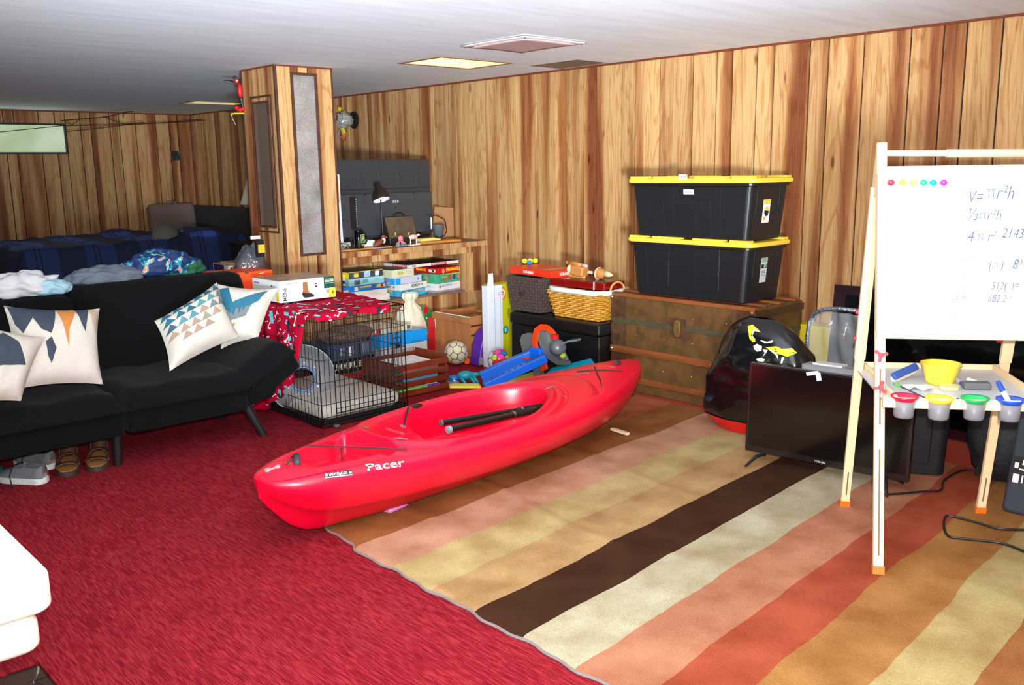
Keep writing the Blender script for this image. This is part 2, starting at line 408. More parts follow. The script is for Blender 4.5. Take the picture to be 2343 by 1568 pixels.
# back wall with window
b = B(); ux = [PY(u, 270, YB).x for u in (30.7, 87.3, 123.9, 147.5, 181.7, 205.3, 249.5, 271.4, 308, 354.7, 384.7, 404.3)]
more = [ux[0]]; k = 2
while more[-1] > -3: more.append(more[-1]-wid[k % 8]); k += 1
WX0, WX1, WZ0, WZ1 = 1.9, 3.375, 1.585, 1.866
b.bb((-3, YB+.009, 0), (WX0, YB+.1, ZC)); b.bb((WX1, YB+.009, 0), (XW+.1, YB+.1, ZC)); b.bb((WX0, YB+.009, 0), (WX1, YB+.1, WZ0)); b.bb((WX0, YB+.009, WZ1), (WX1, YB+.1, ZC))
wb = struct(b.obj('wall_back', M_GROOVE))
allx = list(reversed(more))[:-1]+ux+[XW-.005]; e1 = WX1+.017
planks(wb, 'x', YB, [x for x in allx if x < e1]+[e1+.003], 0, ZC-.006, skip=(WX0-.02, WX1+.02, WZ0-.02, WZ1+.02)); planks(wb, 'x', YB, [e1-.003]+[x for x in allx if x > e1], 0, ZC-.006)
for z0, z1 in ((WZ0-.028, WZ0), (WZ1, WZ1+.02)):
    pass
b = B(); t = .02
b.bb((WX0-t, YB-.012, WZ0-t), (WX1+t, YB+.03, WZ0)); b.bb((WX0-t, YB-.012, WZ1), (WX1+t, YB+.03, WZ1+t)); b.bb((WX1, YB-.012, WZ0), (WX1+t, YB+.03, WZ1)); b.bb((WX0-t, YB-.012, WZ0), (WX0, YB+.03, WZ1))
win = struct(b.obj('window_1', mat('window_frame_dark', (40, 34, 30), .5)))
m, nt, bs, N = new_nodes('frosted_glass_daylight'); L = nt.links.new
tc = N('ShaderNodeTexCoord'); wv = N('ShaderNodeTexWave'); wv.inputs['Scale'].default_value = 22; wv.bands_direction = 'DIAGONAL'; L(tc.outputs['Object'], wv.inputs['Vector'])
n = N('ShaderNodeTexNoise'); n.inputs['Scale'].default_value = 1.6; L(tc.outputs['Object'], n.inputs['Vector'])
r = ramp(nt, [(.3, (150, 178, 118)), (.55, (205, 220, 186)), (.8, (226, 234, 214))]); L(n.outputs['Fac'], r.inputs[0])
mx = N('ShaderNodeMix', data_type='RGBA', blend_type='MULTIPLY'); mx.inputs[0].default_value = .12; L(r.outputs[0], mx.inputs[6]); L(wv.outputs['Color'], mx.inputs[7])
L(mx.outputs[2], bs.inputs['Emission Color']); bs.inputs['Emission Strength'].default_value = .72; bs.inputs['Base Color'].default_value = (.2, .25, .2, 1)
b = B(); b.bb((WX0, YB+.02, WZ0), (WX1, YB+.026, WZ1)); b.obj('pane', m, win)
light('window_daylight', 'AREA', ((WX0+WX1)/2, YB-.03, 1.73), 1.6, (.86, 1., .84), size=1.4, size_y=.27, rot=(math.radians(-90), 0, 0))
# trims at the ceiling line and in the corner
mt = mat('trim_redbrown', (112, 50, 26), .5)
b = B(); b.bb((XW-.012, -.75, ZC-.012), (XW, YB, ZC)); struct(b.obj('trim_1', mt))
b = B(); b.bb((-3, YB-.012, ZC-.012), (XW-.012, YB, ZC)); struct(b.obj('trim_2', mt))
b = B(); b.bb((XW-.014, YB-.014, 0), (XW, YB, ZC-.012)); struct(b.obj('trim_3', mt))

# ---------------- pillar
PX0, PX1, PY0, PY1 = 3.03, 3.45, 5.46, 5.91
b = B(); b.bb((PX0+.009, PY0+.009, 0), (PX1-.009, PY1, ZC)); pil = struct(b.obj('pillar', M_GROOVE))
def rect_y(pts, y): q = [PY(u, v, y) for u, v in pts]; return min(p.x for p in q), max(p.x for p in q), min(p.z for p in q), max(p.z for p in q)
fx0 = (PY(664.4, 165, PY0).x+PY(686.9, 587.8, PY0).x)/2; fx1 = (PY(722.8, 170, PY0).x+PY(746, 581.6, PY0).x)/2; fz0 = PY(700, 586, PY0).z; fz1 = PY(690, 167, PY0).z
cuts = [PX0, PX0+.07, fx0+.055, fx0+.12, PX1-.08, PX1]
planks(pil, 'x', PY0, [PX0, fx0+.003], 0, ZC); planks(pil, 'x', PY0, [fx0-.003, fx0+.055, fx0+.13, fx1+.003], 0, ZC, skip=(fx0-.01, fx1+.01, fz0+.01, fz1-.01)); planks(pil, 'x', PY0, [fx1-.003, PX1], 0, ZC)
M_DIFF = None
m, nt, bs, N = new_nodes('glitter_diffuser'); L = nt.links.new
tc = N('ShaderNodeTexCoord'); vo = N('ShaderNodeTexVoronoi'); vo.inputs['Scale'].default_value = 170; L(tc.outputs['Object'], vo.inputs['Vector'])
n = N('ShaderNodeTexNoise'); n.inputs['Scale'].default_value = 5; n.inputs['Detail'].default_value = 3; L(tc.outputs['Object'], n.inputs['Vector'])
r = ramp(nt, [(.25, (132, 122, 118)), (.5, (166, 158, 156)), (.75, (196, 190, 190))]); L(n.outputs['Fac'], r.inputs[0])
mx = N('ShaderNodeMix', data_type='RGBA', blend_type='OVERLAY'); mx.inputs[0].default_value = .28; L(r.outputs[0], mx.inputs[6]); L(vo.outputs['Color'], mx.inputs[7]); L(mx.outputs[2], bs.inputs['Base Color'])
bs.inputs['Roughness'].default_value = .28; bs.inputs['Metallic'].default_value = .35
bp = N('ShaderNodeBump'); bp.inputs['Strength'].default_value = .5; bp.inputs['Distance'].default_value = .004; L(vo.outputs['Distance'], bp.inputs['Height']); L(bp.outputs[0], bs.inputs['Normal'])
M_GLIT = m
b = B(); b.bb((fx0+.01, PY0+.004, fz0+.01), (fx1-.01, PY0+.008, fz1-.01)); o = b.obj('diffuser_panel', M_GLIT, pil); o['label'] = 'sparkling frosted light panel'
def ring_frame(b, axis, face, a0, a1, z0, z1, w, t0, t1):
    for (p, q, r_, s) in ((a0, a1, z0, z0+w), (a0, a1, z1-w, z1), (a0, a0+w, z0+w, z1-w), (a1-w, a1, z0+w, z1-w)):
        if axis == 'x': b.bb((p, face+t0, r_), (q, face+t1, s))
        else: b.bb((face+t0, p, r_), (face+t1, q, s))
b = B(); ring_frame(b, 'x', PY0, fx0, fx1, fz0, fz1, .016, -.010, .006); b.obj('panel_frame', M_TRIM, pil)
# left face of the pillar
la = [PX(u, v, PX0) for u, v in ((574, 224), (622, 214), (640, 535), (595, 530))]; ya0, ya1 = (la[1].y+la[2].y)/2, (la[0].y+la[3].y)/2; za0, za1 = (la[2].z+la[3].z)/2, (la[0].z+la[1].z)/2
lb = [PX(u, v, PX0) for u, v in ((580, 235), (615, 229), (635, 523), (600, 519))]; yb0, yb1 = (lb[1].y+lb[2].y)/2, (lb[0].y+lb[3].y)/2; zb0, zb1 = (lb[2].z+lb[3].z)/2, (lb[0].z+lb[1].z)/2
planks(pil, 'y', PX0, [PY0, yb0+.003], 0, ZC); planks(pil, 'y', PX0, [yb0-.003, yb0+.12, yb1+.003], 0, ZC, skip=(yb0-.01, yb1+.01, zb0+.01, zb1-.01)); planks(pil, 'y', PX0, [yb1-.003, yb1+.05, PY1], 0, ZC)
b = B(); ring_frame(b, 'y', PX0, ya0, ya1, za0, za1, .012, -.008, .003); b.obj('panel_frame', M_TRIM, pil)
b = B(); ring_frame(b, 'y', PX0, yb0, yb1, zb0, zb1, .014, -.012, .004); b.obj('panel_frame', M_TRIM, pil)
b = B(); b.bb((PX0-.002, yb0+.012, zb0+.012), (PX0+.003, yb1-.012, zb1-.012)); b.obj('diffuser_panel', mat('smoked_diffuser', (104, 88, 74), .3, metal=.2, bump=(60, .3)), pil)
b = B(); b.bb((PX0-.007, PY0-.007, 0), (PX0+.010, PY0+.010, ZC)); b.bb((PX1-.006, PY0-.007, 0), (PX1+.005, PY0+.010, ZC)); b.bb((PX0-.007, PY1-.010, 0), (PX0+.006, PY1+.004, ZC)); b.obj('corner_moulding', M_TRIM, pil)
b = B(); b.bb((PX0-.008, PY0-.008, ZC-.010), (PX1+.006, PY1+.004, ZC-.001)); b.obj('top_moulding', mt, pil)

# ---------------- half-height divider wall with games niche
HY = 5.46; ZT = .790; NZ = .410; NX0, NX1 = 3.49, 4.575
b = B()
b.bb((PX1, HY+.02, 0), (XW-.001, HY+.45, NZ-.012)); b.bb((PX1, HY+.40, NZ-.012), (XW-.001, HY+.45, ZT-.02)); b.bb((NX1+.02, HY+.02, NZ-.012), (XW-.001, HY+.40, ZT-.02)); b.bb((PX1, HY+.01, .705), (NX1+.02, HY+.40, ZT-.02))
dv = struct(b.obj('wall_divider', M_GROOVE))
planks(dv, 'x', HY+.011, [PX1, 3.55, 3.66, 3.76, PY(939.4, 700, HY).x, PY(993.7, 700, HY).x, PY(1029, 690, HY).x, PY(1051.5, 680, HY).x, XW-.004], 0, NZ-.014)
planks(dv, 'x', HY+.011, [NX1, 4.655, XW-.004], NZ-.012, .745)
planks(dv, 'x', HY+.390, [NX0-.03, 3.62, 3.70, 3.86, 3.98, 4.21, 4.33, 4.44, NX1+.02], NZ, .704)
b = B(); b.bb((NX0-.03, HY+.004, NZ-.012), (NX1+.001, HY+.40, NZ)); o = b.obj('niche_shelf', mat('shelf_greybrown', (128, 106, 92), .5, vary=(20, .12)), dv)
b = B(); b.bb((NX1, HY+.01, NZ), (NX1+.02, HY+.39, .70)); b.obj('niche_side', M_PLANK, dv)
b = B(); b.bb((4.648, HY+.004, NZ), (4.662, HY+.012, .70)); b.bb((NX1, HY+.004, NZ-.014), (4.662, HY+.012, NZ)); b.obj('face_moulding', mat('moulding_light', (196, 146, 96), .5), dv)
b = B(); b.bb((PX1+.001, HY-.02, ZT-.016), (XW-.002, HY+.47, ZT)); b.obj('counter_top', mat('counter_brown', (124, 84, 62), .45, vary=(16, .12)), dv)
r1c = [PX1+.003]+[PY(u, v, HY-.02).x for u, v in ((783.6, 590), (814.3, 588), (870.5, 582), (896.9, 580), (942.9, 576), (997.7, 571), (1033.3, 568), (1056, 565))]+[XW-.11, XW-.003]
planks(dv, 'x', HY-.021, [r1c[0]]+r1c[1:], .748, ZT-.004, thick_dir=1, t=.03, gap=.006)
r2c = [NX0-.028]+[PY(u, v, HY).x for u, v in ((807.2, 618), (863.8, 613), (890.3, 610), (935.8, 605), (990.8, 600), (1026, 594), (1049, 590))]+[NX1+.04]
planks(dv, 'x', HY-.006, r2c, .700, .7475, t=.016, gap=.006)

# ---------------- ceiling fixtures
def panel_light(hx, label, emit, dcol, strength):
    x0, x1, y0, y1 = hx
    t = thing('ceiling_light', label, 'ceiling light', ((x0+x1)/2, (y0+y1)/2, ZC-.004), 'ceiling light panels')
    b = B(); w = .02
    for p in (((x0-.012, y0-.012), (x1+.012, y0+w)), ((x0-.012, y1-w), (x1+.012, y1+.012)), ((x0-.012, y0+w), (x0+w, y1-w)), ((x1-w, y0+w), (x1+.012, y1-w))):
        b.bb((p[0][0], p[0][1], ZC-.004), (p[1][0], p[1][1], ZC-.0005))
    b.obj('frame', mat('fixture_frame', (150, 110, 70), .5), t)
    b = B()
    for p in (((x0+.0, y0, ZC), (x0+.004, y1, ZC+.07)), ((x1-.004, y0, ZC), (x1, y1, ZC+.07)), ((x0, y0, ZC), (x1, y0+.004, ZC+.07)), ((x0, y1-.004, ZC), (x1, y1, ZC+.07))): b.bb(*p)
    b.obj('housing', mat('housing_white', (240, 214, 160), .4), t)
    b = B(); b.bb((x0, y0, ZC+.066), (x1, y1, ZC+.07)); b.obj('diffuser', mat('diffuser_'+str(strength), dcol, .4, emit=strength), t)
    return t
panel_light(holes['lit'], 'lit warm square ceiling light panel nearest the pillar', True, (255, 226, 160), 3.2)
panel_light(holes['far'], 'dim yellowish ceiling panel above the bed', False, (226, 220, 160), .45)
b = B(); x0, x1, y0, y1 = holes['dark']
t = thing('ceiling_hatch', 'dark open square in the ceiling beside the right wall', 'hatch', ((x0+x1)/2, (y0+y1)/2, ZC))
for p in (((x0, y0, ZC), (x0+.004, y1, ZC+.09)), ((x1-.004, y0, ZC), (x1, y1, ZC+.09)), ((x0, y0, ZC), (x1, y0+.004, ZC+.09)), ((x0, y1-.004, ZC), (x1, y1, ZC+.09))): b.bb(*p)
b.obj('recess_side', mat('hatch_side', (96, 70, 50), .8), t); b = B(); b.bb((x0, y0, ZC+.086), (x1, y1, ZC+.09)); b.obj('hatch_board', mat('hatch_board', (70, 50, 36), .8), t)
# plastic vent cover, slightly sagging
vx0, vx1, vy0, vy1 = 3.39, 3.86, 3.525, 4.04
t = thing('vent_cover', 'pinkish white square vent cover sagging from the ceiling', 'vent cover', ((vx0+vx1)/2, (vy0+vy1)/2, ZC-.02))
def vf(u, v, inset=0, dz=0):
    x = vx0+inset+(vx1-vx0-2*inset)*u; y = vy0+inset+(vy1-vy0-2*inset)*v
    e = max(abs(u-.5), abs(v-.5))*2; q = (abs(u-.5)*2)*(abs(v-.5)*2)
    return Vector((x, y, ZC-.008-.003*q**2+dz))
b = B(); b.grid(lambda u, v: vf(u, v), 14, 14); b.obj('cover_sheet', mat('vent_sheet', (226, 206, 202), .5), t, smooth=True, solid=.004)
b = B(); b.grid(lambda u, v: vf(u, v, .04, -.006), 10, 10); b.obj('inner_panel', mat('vent_inner', (190, 162, 162), .5), t, smooth=True, solid=.006)
for px, py in ((vx0+.02, vy0+.02), (vx1-.02, vy0+.02), (vx0+.02, vy1-.02), (vx1-.02, vy1-.02)): B().sphere((px, py, ZC-.014), .005, 8, 6).obj('screw', M_METAL, t)

# ---------------- striped rug
RUG_E = [(-.2, 1.655), (1.0, 1.66), (1.477, 1.663), (1.773, 1.668), (2.21, 1.675), (2.535, 1.68), (2.655, 1.69), (2.80, 1.705), (2.954, 1.729), (3.5, 1.74)]
def edge_x(y):
    for (a, c), (d, e) in zip(RUG_E[:-1], RUG_E[1:]):
        if y <= d: return c+(y-a)/(d-a)*(e-c)+.006*math.sin(y*19)+.004*math.sin(y*47+1)-(.016*math.exp(-((y-2.66)/.03)**2))
    return 1.74
RY0, RY1, RX1 = -.15, 3.42, 4.62
def rug(u, v):
    y = RY0+(RY1-RY0)*v; x0 = edge_x(y); x = x0+(RX1-x0)*u+.05*(v-.5)*0
    z = .0105+.0035*noise.noise(Vector((x*3, y*1.2, 0)))
    for rx, ra, rw in ((2.42, .007, .025), (3.02, .005, .03), (2.0, .004, .03)):
        z += ra*math.exp(-((x-rx-.05*math.sin(y*5))/rw)**2)*smooth01(1.6, 2.3, y)
    if x > 4.0: z = .0105
    z = max(.006, z)
    e = min((x-x0)/.02, 1); z = z*e+.004*(1-e) if e < 1 else z
    return Vector((x, y, z))
b = B(); b.grid(rug, 150, 110)
# underside rim so that the rug has thickness
m, nt, bs, N = new_nodes('rug_stripes'); L = nt.links.new
tc = N('ShaderNodeTexCoord'); sp = N('ShaderNodeSeparateXYZ'); L(tc.outputs['Object'], sp.inputs[0])
n0 = N('ShaderNodeTexNoise'); n0.inputs['Scale'].default_value = 2.6; n0.inputs['Detail'].default_value = 3; L(tc.outputs['Object'], n0.inputs['Vector'])
a = N('ShaderNodeMath', operation='MULTIPLY_ADD'); L(sp.outputs[0], a.inputs[0]); a.inputs[1].default_value = -.070; L(sp.outputs[1], a.inputs[2])
w = N('ShaderNodeMath', operation='MULTIPLY_ADD'); L(n0.outputs['Fac'], w.inputs[0]); w.inputs[1].default_value = .05; L(a.outputs[0], w.inputs[2])
dv_ = N('ShaderNodeMath', operation='MULTIPLY_ADD'); L(w.outputs[0], dv_.inputs[0]); dv_.inputs[1].default_value = 1/4.; dv_.inputs[2].default_value = 0
off = -.070*1.67+.025
ST = [(-.5, (163, 106, 64)), (.73, (184, 164, 113)), (.93, (171, 122, 70)), (1.145, (167, 80, 57)), (1.33, (182, 124, 97)), (1.555, (186, 179, 153)), (1.77, (68, 42, 27)), (1.99, (184, 150, 106)), (2.21, (189, 170, 120)), (2.43, (197, 153, 127)), (2.67, (154, 100, 57)), (2.93, (182, 107, 77)), (3.20, (146, 47, 41))]
r = ramp(nt, [(max(0, (p+off)/4), c) for p, c in ST], 'CONSTANT'); L(dv_.outputs[0], r.inputs[0])
n1 = N('ShaderNodeTexNoise'); n1.inputs['Scale'].default_value = 5; n1.inputs['Detail'].default_value = 6; L(tc.outputs['Object'], n1.inputs['Vector'])
r1 = ramp(nt, [(.32, (196, 168, 140)), (.66, (255, 252, 246))]); L(n1.outputs['Fac'], r1.inputs[0])
n2 = N('ShaderNodeTexNoise'); n2.inputs['Scale'].default_value = 240; n2.inputs['Detail'].default_value = 2; L(tc.outputs['Object'], n2.inputs['Vector'])
r2 = ramp(nt, [(.3, (206, 200, 196)), (.7, (255, 255, 255))]); L(n2.outputs['Fac'], r2.inputs[0])
x1_ = N('ShaderNodeMix', data_type='RGBA', blend_type='MULTIPLY'); x1_.inputs[0].default_value = .75; L(r.outputs[0], x1_.inputs[6]); L(r1.outputs[0], x1_.inputs[7])
x2_ = N('ShaderNodeMix', data_type='RGBA', blend_type='MULTIPLY'); x2_.inputs[0].default_value = .7; L(x1_.outputs[2], x2_.inputs[6]); L(r2.outputs[0], x2_.inputs[7])
gt = N('ShaderNodeMath', operation='GREATER_THAN'); L(sp.outputs[0], gt.inputs[0]); gt.inputs[1].default_value = 4.12
x3_ = N('ShaderNodeMix', data_type='RGBA', blend_type='MIX'); L(gt.outputs[0], x3_.inputs[0]); L(x2_.outputs[2], x3_.inputs[6]); x3_.inputs[7].default_value = rgb((164, 66, 50))
L(x3_.outputs[2], bs.inputs['Base Color']); bs.inputs['Roughness'].default_value = .95; bs.inputs['Specular IOR Level'].default_value = .08
bp = N('ShaderNodeBump'); bp.inputs['Strength'].default_value = .5; bp.inputs['Distance'].default_value = .004; L(n2.outputs['Fac'], bp.inputs['Height']); L(bp.outputs[0], bs.inputs['Normal'])
tr = thing('striped_rug', 'large rug with wide wavy stripes in brown, cream, gold and rust', 'rug', (1.7, 1.6, 0))
o = b.obj('pile', m, origin=(0, 0, 0), smooth=True); par(o, tr)
b = B(); pts = [Vector((edge_x(y), y, .005)) for y in [RY0+(RY1-RY0)*i/160 for i in range(161)]]; b.tube(pts, .005, 6); b.obj('binding', mat('rug_binding', (128, 112, 110), .9), tr)
# ================================================================ KAYAK
from mathutils.bvhtree import BVHTree
def interp(tab, u):
    for (a, c), (d, e) in zip(tab[:-1], tab[1:]):
        if u <= d:
            t = (u-a)/(d-a); t = max(0, t); return c+(e-c)*t
    return tab[-1][1]
def spl(tab, u):
    """smooth interpolation (Catmull-Rom)"""
    n = len(tab)
    for i in range(n-1):
        if u <= tab[i+1][0] or i == n-2:
            p0 = tab[max(i-1, 0)]; p1 = tab[i]; p2 = tab[i+1]; p3 = tab[min(i+2, n-1)]
            h = p2[0]-p1[0]; t = max(0, min(1, (u-p1[0])/h))
            m1 = (p2[1]-p0[1])/(p2[0]-p0[0])*h; m2 = (p3[1]-p1[1])/(p3[0]-p1[0])*h
            return (2*t**3-3*t*t+1)*p1[1]+(t**3-2*t*t+t)*m1+(-2*t**3+3*t*t)*p2[1]+(t**3-t*t)*m2
K0 = Vector((1.42, 2.855, 0)); K1 = Vector((3.80, 3.10, 0)); KL = (K1-K0).length
KM = axes(K0, K1-K0, Vector((0, 1, 0)))
BEAM = [(0, .004), (.003, .035), (.012, .072), (.04, .125), (.09, .175), (.16, .225), (.27, .29), (.40, .335), (.5, .347), (.62, .33), (.74, .275), (.84, .205), (.92, .135), (.97, .075), (1, .012)]
SHEER = [(0, .285), (.08, .295), (.3, .29), (.5, .29), (.75, .298), (.92, .312), (1, .312)]
KEEL = [(0, .22), (.02, .16), (.05, .085), (.085, .038), (.14, .024), (.3, .016), (.45, .012), (.7, .012), (.86, .03), (.93, .075), (.97, .14), (1, .24)]
SEC = [(0, 0), (.15, .012), (.28, .06), (.40, .14), (.53, .25), (.66, .345), (.73, .378), (.775, .405), (.81, .44), (.90, .57), (.97, .68), (.998, .79), (.995, .86), (.975, .925), (.94, .972), (.885, 1.0), (.84, 1.005)]
def station(u):
    # cosine spacing near both ends
    return u
NS = 110
us = sorted([(1-math.cos(math.pi*i/NS))/2*.55 + i/NS*.45 for i in range(NS+1)]+[.0006, .0013, .0022, .0034, .0065, .009, .9935, .9966, .9987]); NS = len(us)-1
kb = B(KM); vs = []; fs = []
for u in us:
    b_ = spl(BEAM, u); h = spl(SHEER, u); k = spl(KEEL, u); fine = smooth01(0, .22, u)*smooth01(1, .8, u)
    row = []
    for (t, z) in SEC:
        # finer, V-shaped sections toward the ends
        tt = t*(.55+.45*fine) if t < .9 else t
        tt = t**(1+.9*(1-fine)) if t < .955 else t
        row.append((tt*b_, k+(h-k)*z))
    full = [(-t, z) for t, z in reversed(row)]+row[1:]
    vs += [(u*KL, t, z) for t, z in full]
m_ = len(full)
for i in range(NS):
    for j in range(m_-1): fs.append((i*m_+j, (i+1)*m_+j, (i+1)*m_+j+1, i*m_+j+1))
kb.add(vs, fs)
def deck_z(s, t, b_, h):
    q = t/max(b_, .001)
    z = h*1.0+.030*(1-q*q)*min(1, b_/.15)
    # raised spine toward the bow
    a, bw = .455, .262; sc = 1.075
    e = (s-sc)/a; shp = 1+.12*max(e, 0); e = e*.87 if e < 0 else e
    pw = 2.5 if e < 0 else 2.0; r = (abs(e)**pw+abs(t/bw*shp)**pw)**(1/pw)
    # groove ring around the cockpit and soft lip
    z += .016*math.exp(-((r-1.07)/.045)**2) - .014*math.exp(-((r-1.26)/.04)**2)
    # dish at both cockpit ends
    if r < 1.0:
        seat = .175 + .045*smooth01(.80, .66, s) + .04*(abs(t)/.25)**2
        foot = .036 + .10*(abs(t)/.25)**4
        f = smooth01(.915, .955, s - .03*(t/.25))
        inner = seat*(1-f)+foot*f
        hz = .016+(h-.016)*interp(SEC[:9], min(.855, abs(t)/max(b_/.84, .01)))+.022; inner = max(inner, hz)
        sw = smooth01(1.0, .91 if s > .93 else .84, r)
        z = z*(1-sw)+inner*sw
    # tank well in front of the near end, wall steep on the cockpit side
    w = smooth01(.11, .34, s)*smooth01(.530, .492, s)*smooth01(.80, .62, abs(q))
    z -= .085*w
    # shallow crease on the foredeck
    r2 = math.sqrt(((s-1.18)/.66)**2+(t/.40)**2)
    if s > 1.3: z -= .008*math.exp(-((r2-1)/.035)**2)
    return z
ND, NT = 430, 190
dv2 = []
for i in range(ND+1):
    u = i/ND; u = u*.8+.2*(1-math.cos(math.pi*u))/2; u = u if i > 8 else u*(i/8.)**.8
    b_ = spl(BEAM, u)*.84; h = spl(SEC and SHEER, u); hk = spl(KEEL, u); hh = hk+(h-hk)*1.005
    for j in range(NT+1):
        q = -1+2*j/NT; t = q*b_
        z = deck_z(u*KL, t, b_, h); z = hh+(z-h*1.0)
        if abs(q) > .999: z = hh
        dv2.append((u*KL, t, z))
fs = []
for i in range(ND):
    for j in range(NT): a = i*(NT+1)+j; fs.append((a, a+1, a+NT+2, a+NT+1))
kt = thing('kayak', 'red plastic sit-in kayak lying diagonally across the rug edge', 'kayak', KM @ Vector((KL/2, 0, .012)))
M_KAY = mat('kayak_red', (226, 3, 44), .32, spec=.55)
# far end and near end caps close the hull
kb.add([(0, t, z) for (_, t, z) in vs[:m_]], [tuple(range(m_))]); kb.add([(KL, t, z) for (_, t, z) in vs[-m_:]], [tuple(reversed(range(m_)))])
hull_v, hull_f = list(kb.v), list(kb.f)
kb.obj('hull', M_KAY, kt, smooth=True)
db = B(KM).add(dv2, fs); db.obj('deck', M_KAY, kt, smooth=True)
KB = BVHTree.FromPolygons([tuple(p) for p in hull_v+db.v], [list(f) for f in hull_f]+[[i+len(hull_v) for i in f] for f in db.f])
def khit(u, v):
    loc, n, i, d = KB.ray_cast(CAM, ray(u, v).normalized())
    if loc is None:
        d0 = ray(u, v).normalized(); best = None
        for k in range(200):
            p = CAM+d0*(2.5+k*.015); l2, n2, i2, dd = KB.find_nearest(p)
            if best is None or dd < best[0]: best = (dd, l2, n2)
        loc, n = best[1], best[2]
    if n.dot(ray(u, v)) > 0: n = -n
    return loc, n
def kstick(o, eps=.0012, nrm=None):
    """lay a flat sticker onto the kayak's curved surface"""
    for vx in o.data.vertices:
        w = vx.co+Vector(ORG[o.name]); loc = None
        if nrm is not None: loc, n, i, d = KB.ray_cast(w+nrm*.03, -nrm, .08)
        if loc is None: loc, n, i, d = KB.find_nearest(w)
        if n.dot(w-loc) < 0 and n.z < -.2: n = -n
        if (CAM-loc).dot(n) < 0: n = -n
        vx.co = loc+n*(eps+ (.0004 if vx.index % 2 else 0)*0) - Vector(ORG[o.name])
def kframe(u, v, u2, v2):
    a, n = khit(u, v); c, n2 = khit(u2, v2); n = (n+n2).normalized(); x = c-a
    return axes((a+c)/2+n*.002, x, n.cross(x)), x.length
FM, FW = kframe(839, 1071, 925, 1059)
o = text('Pacer', FM, .030, M_WHITE, kt, name='lettering', bold=.0006, width=FW); kstick(o, nrm=FM.to_3x3() @ Vector((0, 0, 1))); o['label'] = 'white model name lettering'
FM, FW = kframe(742, 1089, 805, 1082)
o = decal(FM, FW, .020, mat('plate_black', (22, 20, 24), .4), kt, 'serial_plate')
o = decal(FM @ Matrix.Translation((0, -.0095, .0008)), FW, .0035, M_WHITE, kt, 'plate_edge')
text('LPE01536K435', FM @ Matrix.Translation((0, 0, .0015)), .011, M_WHITE, kt, width=FW*.66)
for sx in (-.43, .43):
    B(FM).cyl((sx*FW, 0, .0006), (sx*FW, 0, .003), .0055, n=10).obj('rivet', mat('rivet', (230, 220, 190), .3, metal=.6), kt)
FM, FW = kframe(882, 981, 924, 993); o = text('DAYMASTER', FM, .011, mat('faded_print', (240, 150, 160), .6), kt, width=FW); kstick(o, nrm=FM.to_3x3() @ Vector((0, 0, 1)))
FM, FW = kframe(1185, 1020, 1255, 1003)
bmk = B(FM); ring_w = .0016
for p, q in (((-FW/2, -.018, 0), (FW/2, -.018, 0)), ((-FW/2, .018, 0), (FW/2, .018, 0)), ((-FW/2, -.018, 0), (-FW/2, .018, 0)), ((FW/2, -.018, 0), (FW/2, .018, 0))): bmk.tube([p, q], .0013, 4)
bmk.obj('embossed_frame', M_KAY, kt)
o = text('KAYAKING', FM, .02, mat('kayak_emboss', (214, 4, 30), .4), kt, width=FW*.86)
# stickers: grey worn ovals
M_STK = mat('sticker_grey', (128, 116, 116), .5, vary=(60, .2))
def oval(n=18, a=.5, b=.5): return [(a*math.cos(2*math.pi*i/n), b*math.sin(2*math.pi*i/n)) for i in range(n)]
def sticker(u, v, w, h, M=M_STK, poly=None):
    p, n = khit(u, v); x = (R_-n*R_.dot(n)); fr = axes(p+n*.002, x, n.cross(x)); b = B(fr); po = poly or oval()
    b.prism([(q[0]*w, q[1]*h) for q in po], .001); o = b.obj('sticker', M, kt); return o
tail = [(-.5, 0), (-.35, .32), (-.05, .45), (.2, .42), (.33, .2), (.42, .5), (.5, .3), (.42, -.05), (.5, -.4), (.38, -.35), (.3, -.1), (.1, -.35), (-.2, -.38)]
for (u, v, w, h, po) in ((836, 979, .033, .014, None), (917, 1005, .050, .022, tail), (921, 976, .036, .014, None), (1257, 888, .040, .016, None), (1332, 856, .075, .010, None), (1400, 841, .040, .014, None), (1164, 877, .012, .010, None), (1292, 909, .028, .004, None), (1176, 963, .016, .006, None), (975, 911, .013, .007, None)):
    sticker(u, v, w, h, poly=po)
# bungee cords, handles, drain, hinge strap
M_CORD = mat('bungee_black', (44, 34, 34), .6)
def cord_on(pts, r=.0035, lift=.004, sag=None):
    out = []
    for (u, v) in pts: p, n = khit(u, v); out.append(p+Vector((0, 0, lift)))
    return out
c1 = cord_on([(776, 982), (783, 1055)]); B().tube([c1[0].lerp(c1[1], i/8) for i in range(9)], .0032, 6).obj('bungee_cord', M_CORD, kt)
c1 = cord_on([(700, 1024), (931, 1033)]); B().tube([c1[0].lerp(c1[1], i/8)+Vector((0, 0, .004)) for i in range(9)], .0032, 6).obj('bungee_cord', M_CORD, kt)
c1 = cord_on([(1360, 840), (1366, 856), (1374, 872), (1377, 887)]); B().tube(c1, .003, 6).obj('bungee_cord', M_CORD, kt)
c1 = cord_on([(1320, 852), (1360, 849), (1395, 849), (1425, 852)]); B().tube(c1, .003, 6).obj('bungee_cord', M_CORD, kt)
p, n = khit(680, 1060)
ang = KM.to_3x3()
hb = B(axes(p+Vector((0, 0, .012)), ang @ Vector((.55, .8, .3)), ang @ Vector((0, 0, 1))))
hb.lathe([(.006, -.032), (.0125, -.030), (.0135, 0), (.0125, .030), (.006, .032)], 14, axis=(1, 0, 0)); hb.obj('carry_handle', mat('handle_rubber', (58, 50, 50), .55), kt, smooth=True)
e0, _ = khit(655, 1065); e1, _ = khit(665, 1052)
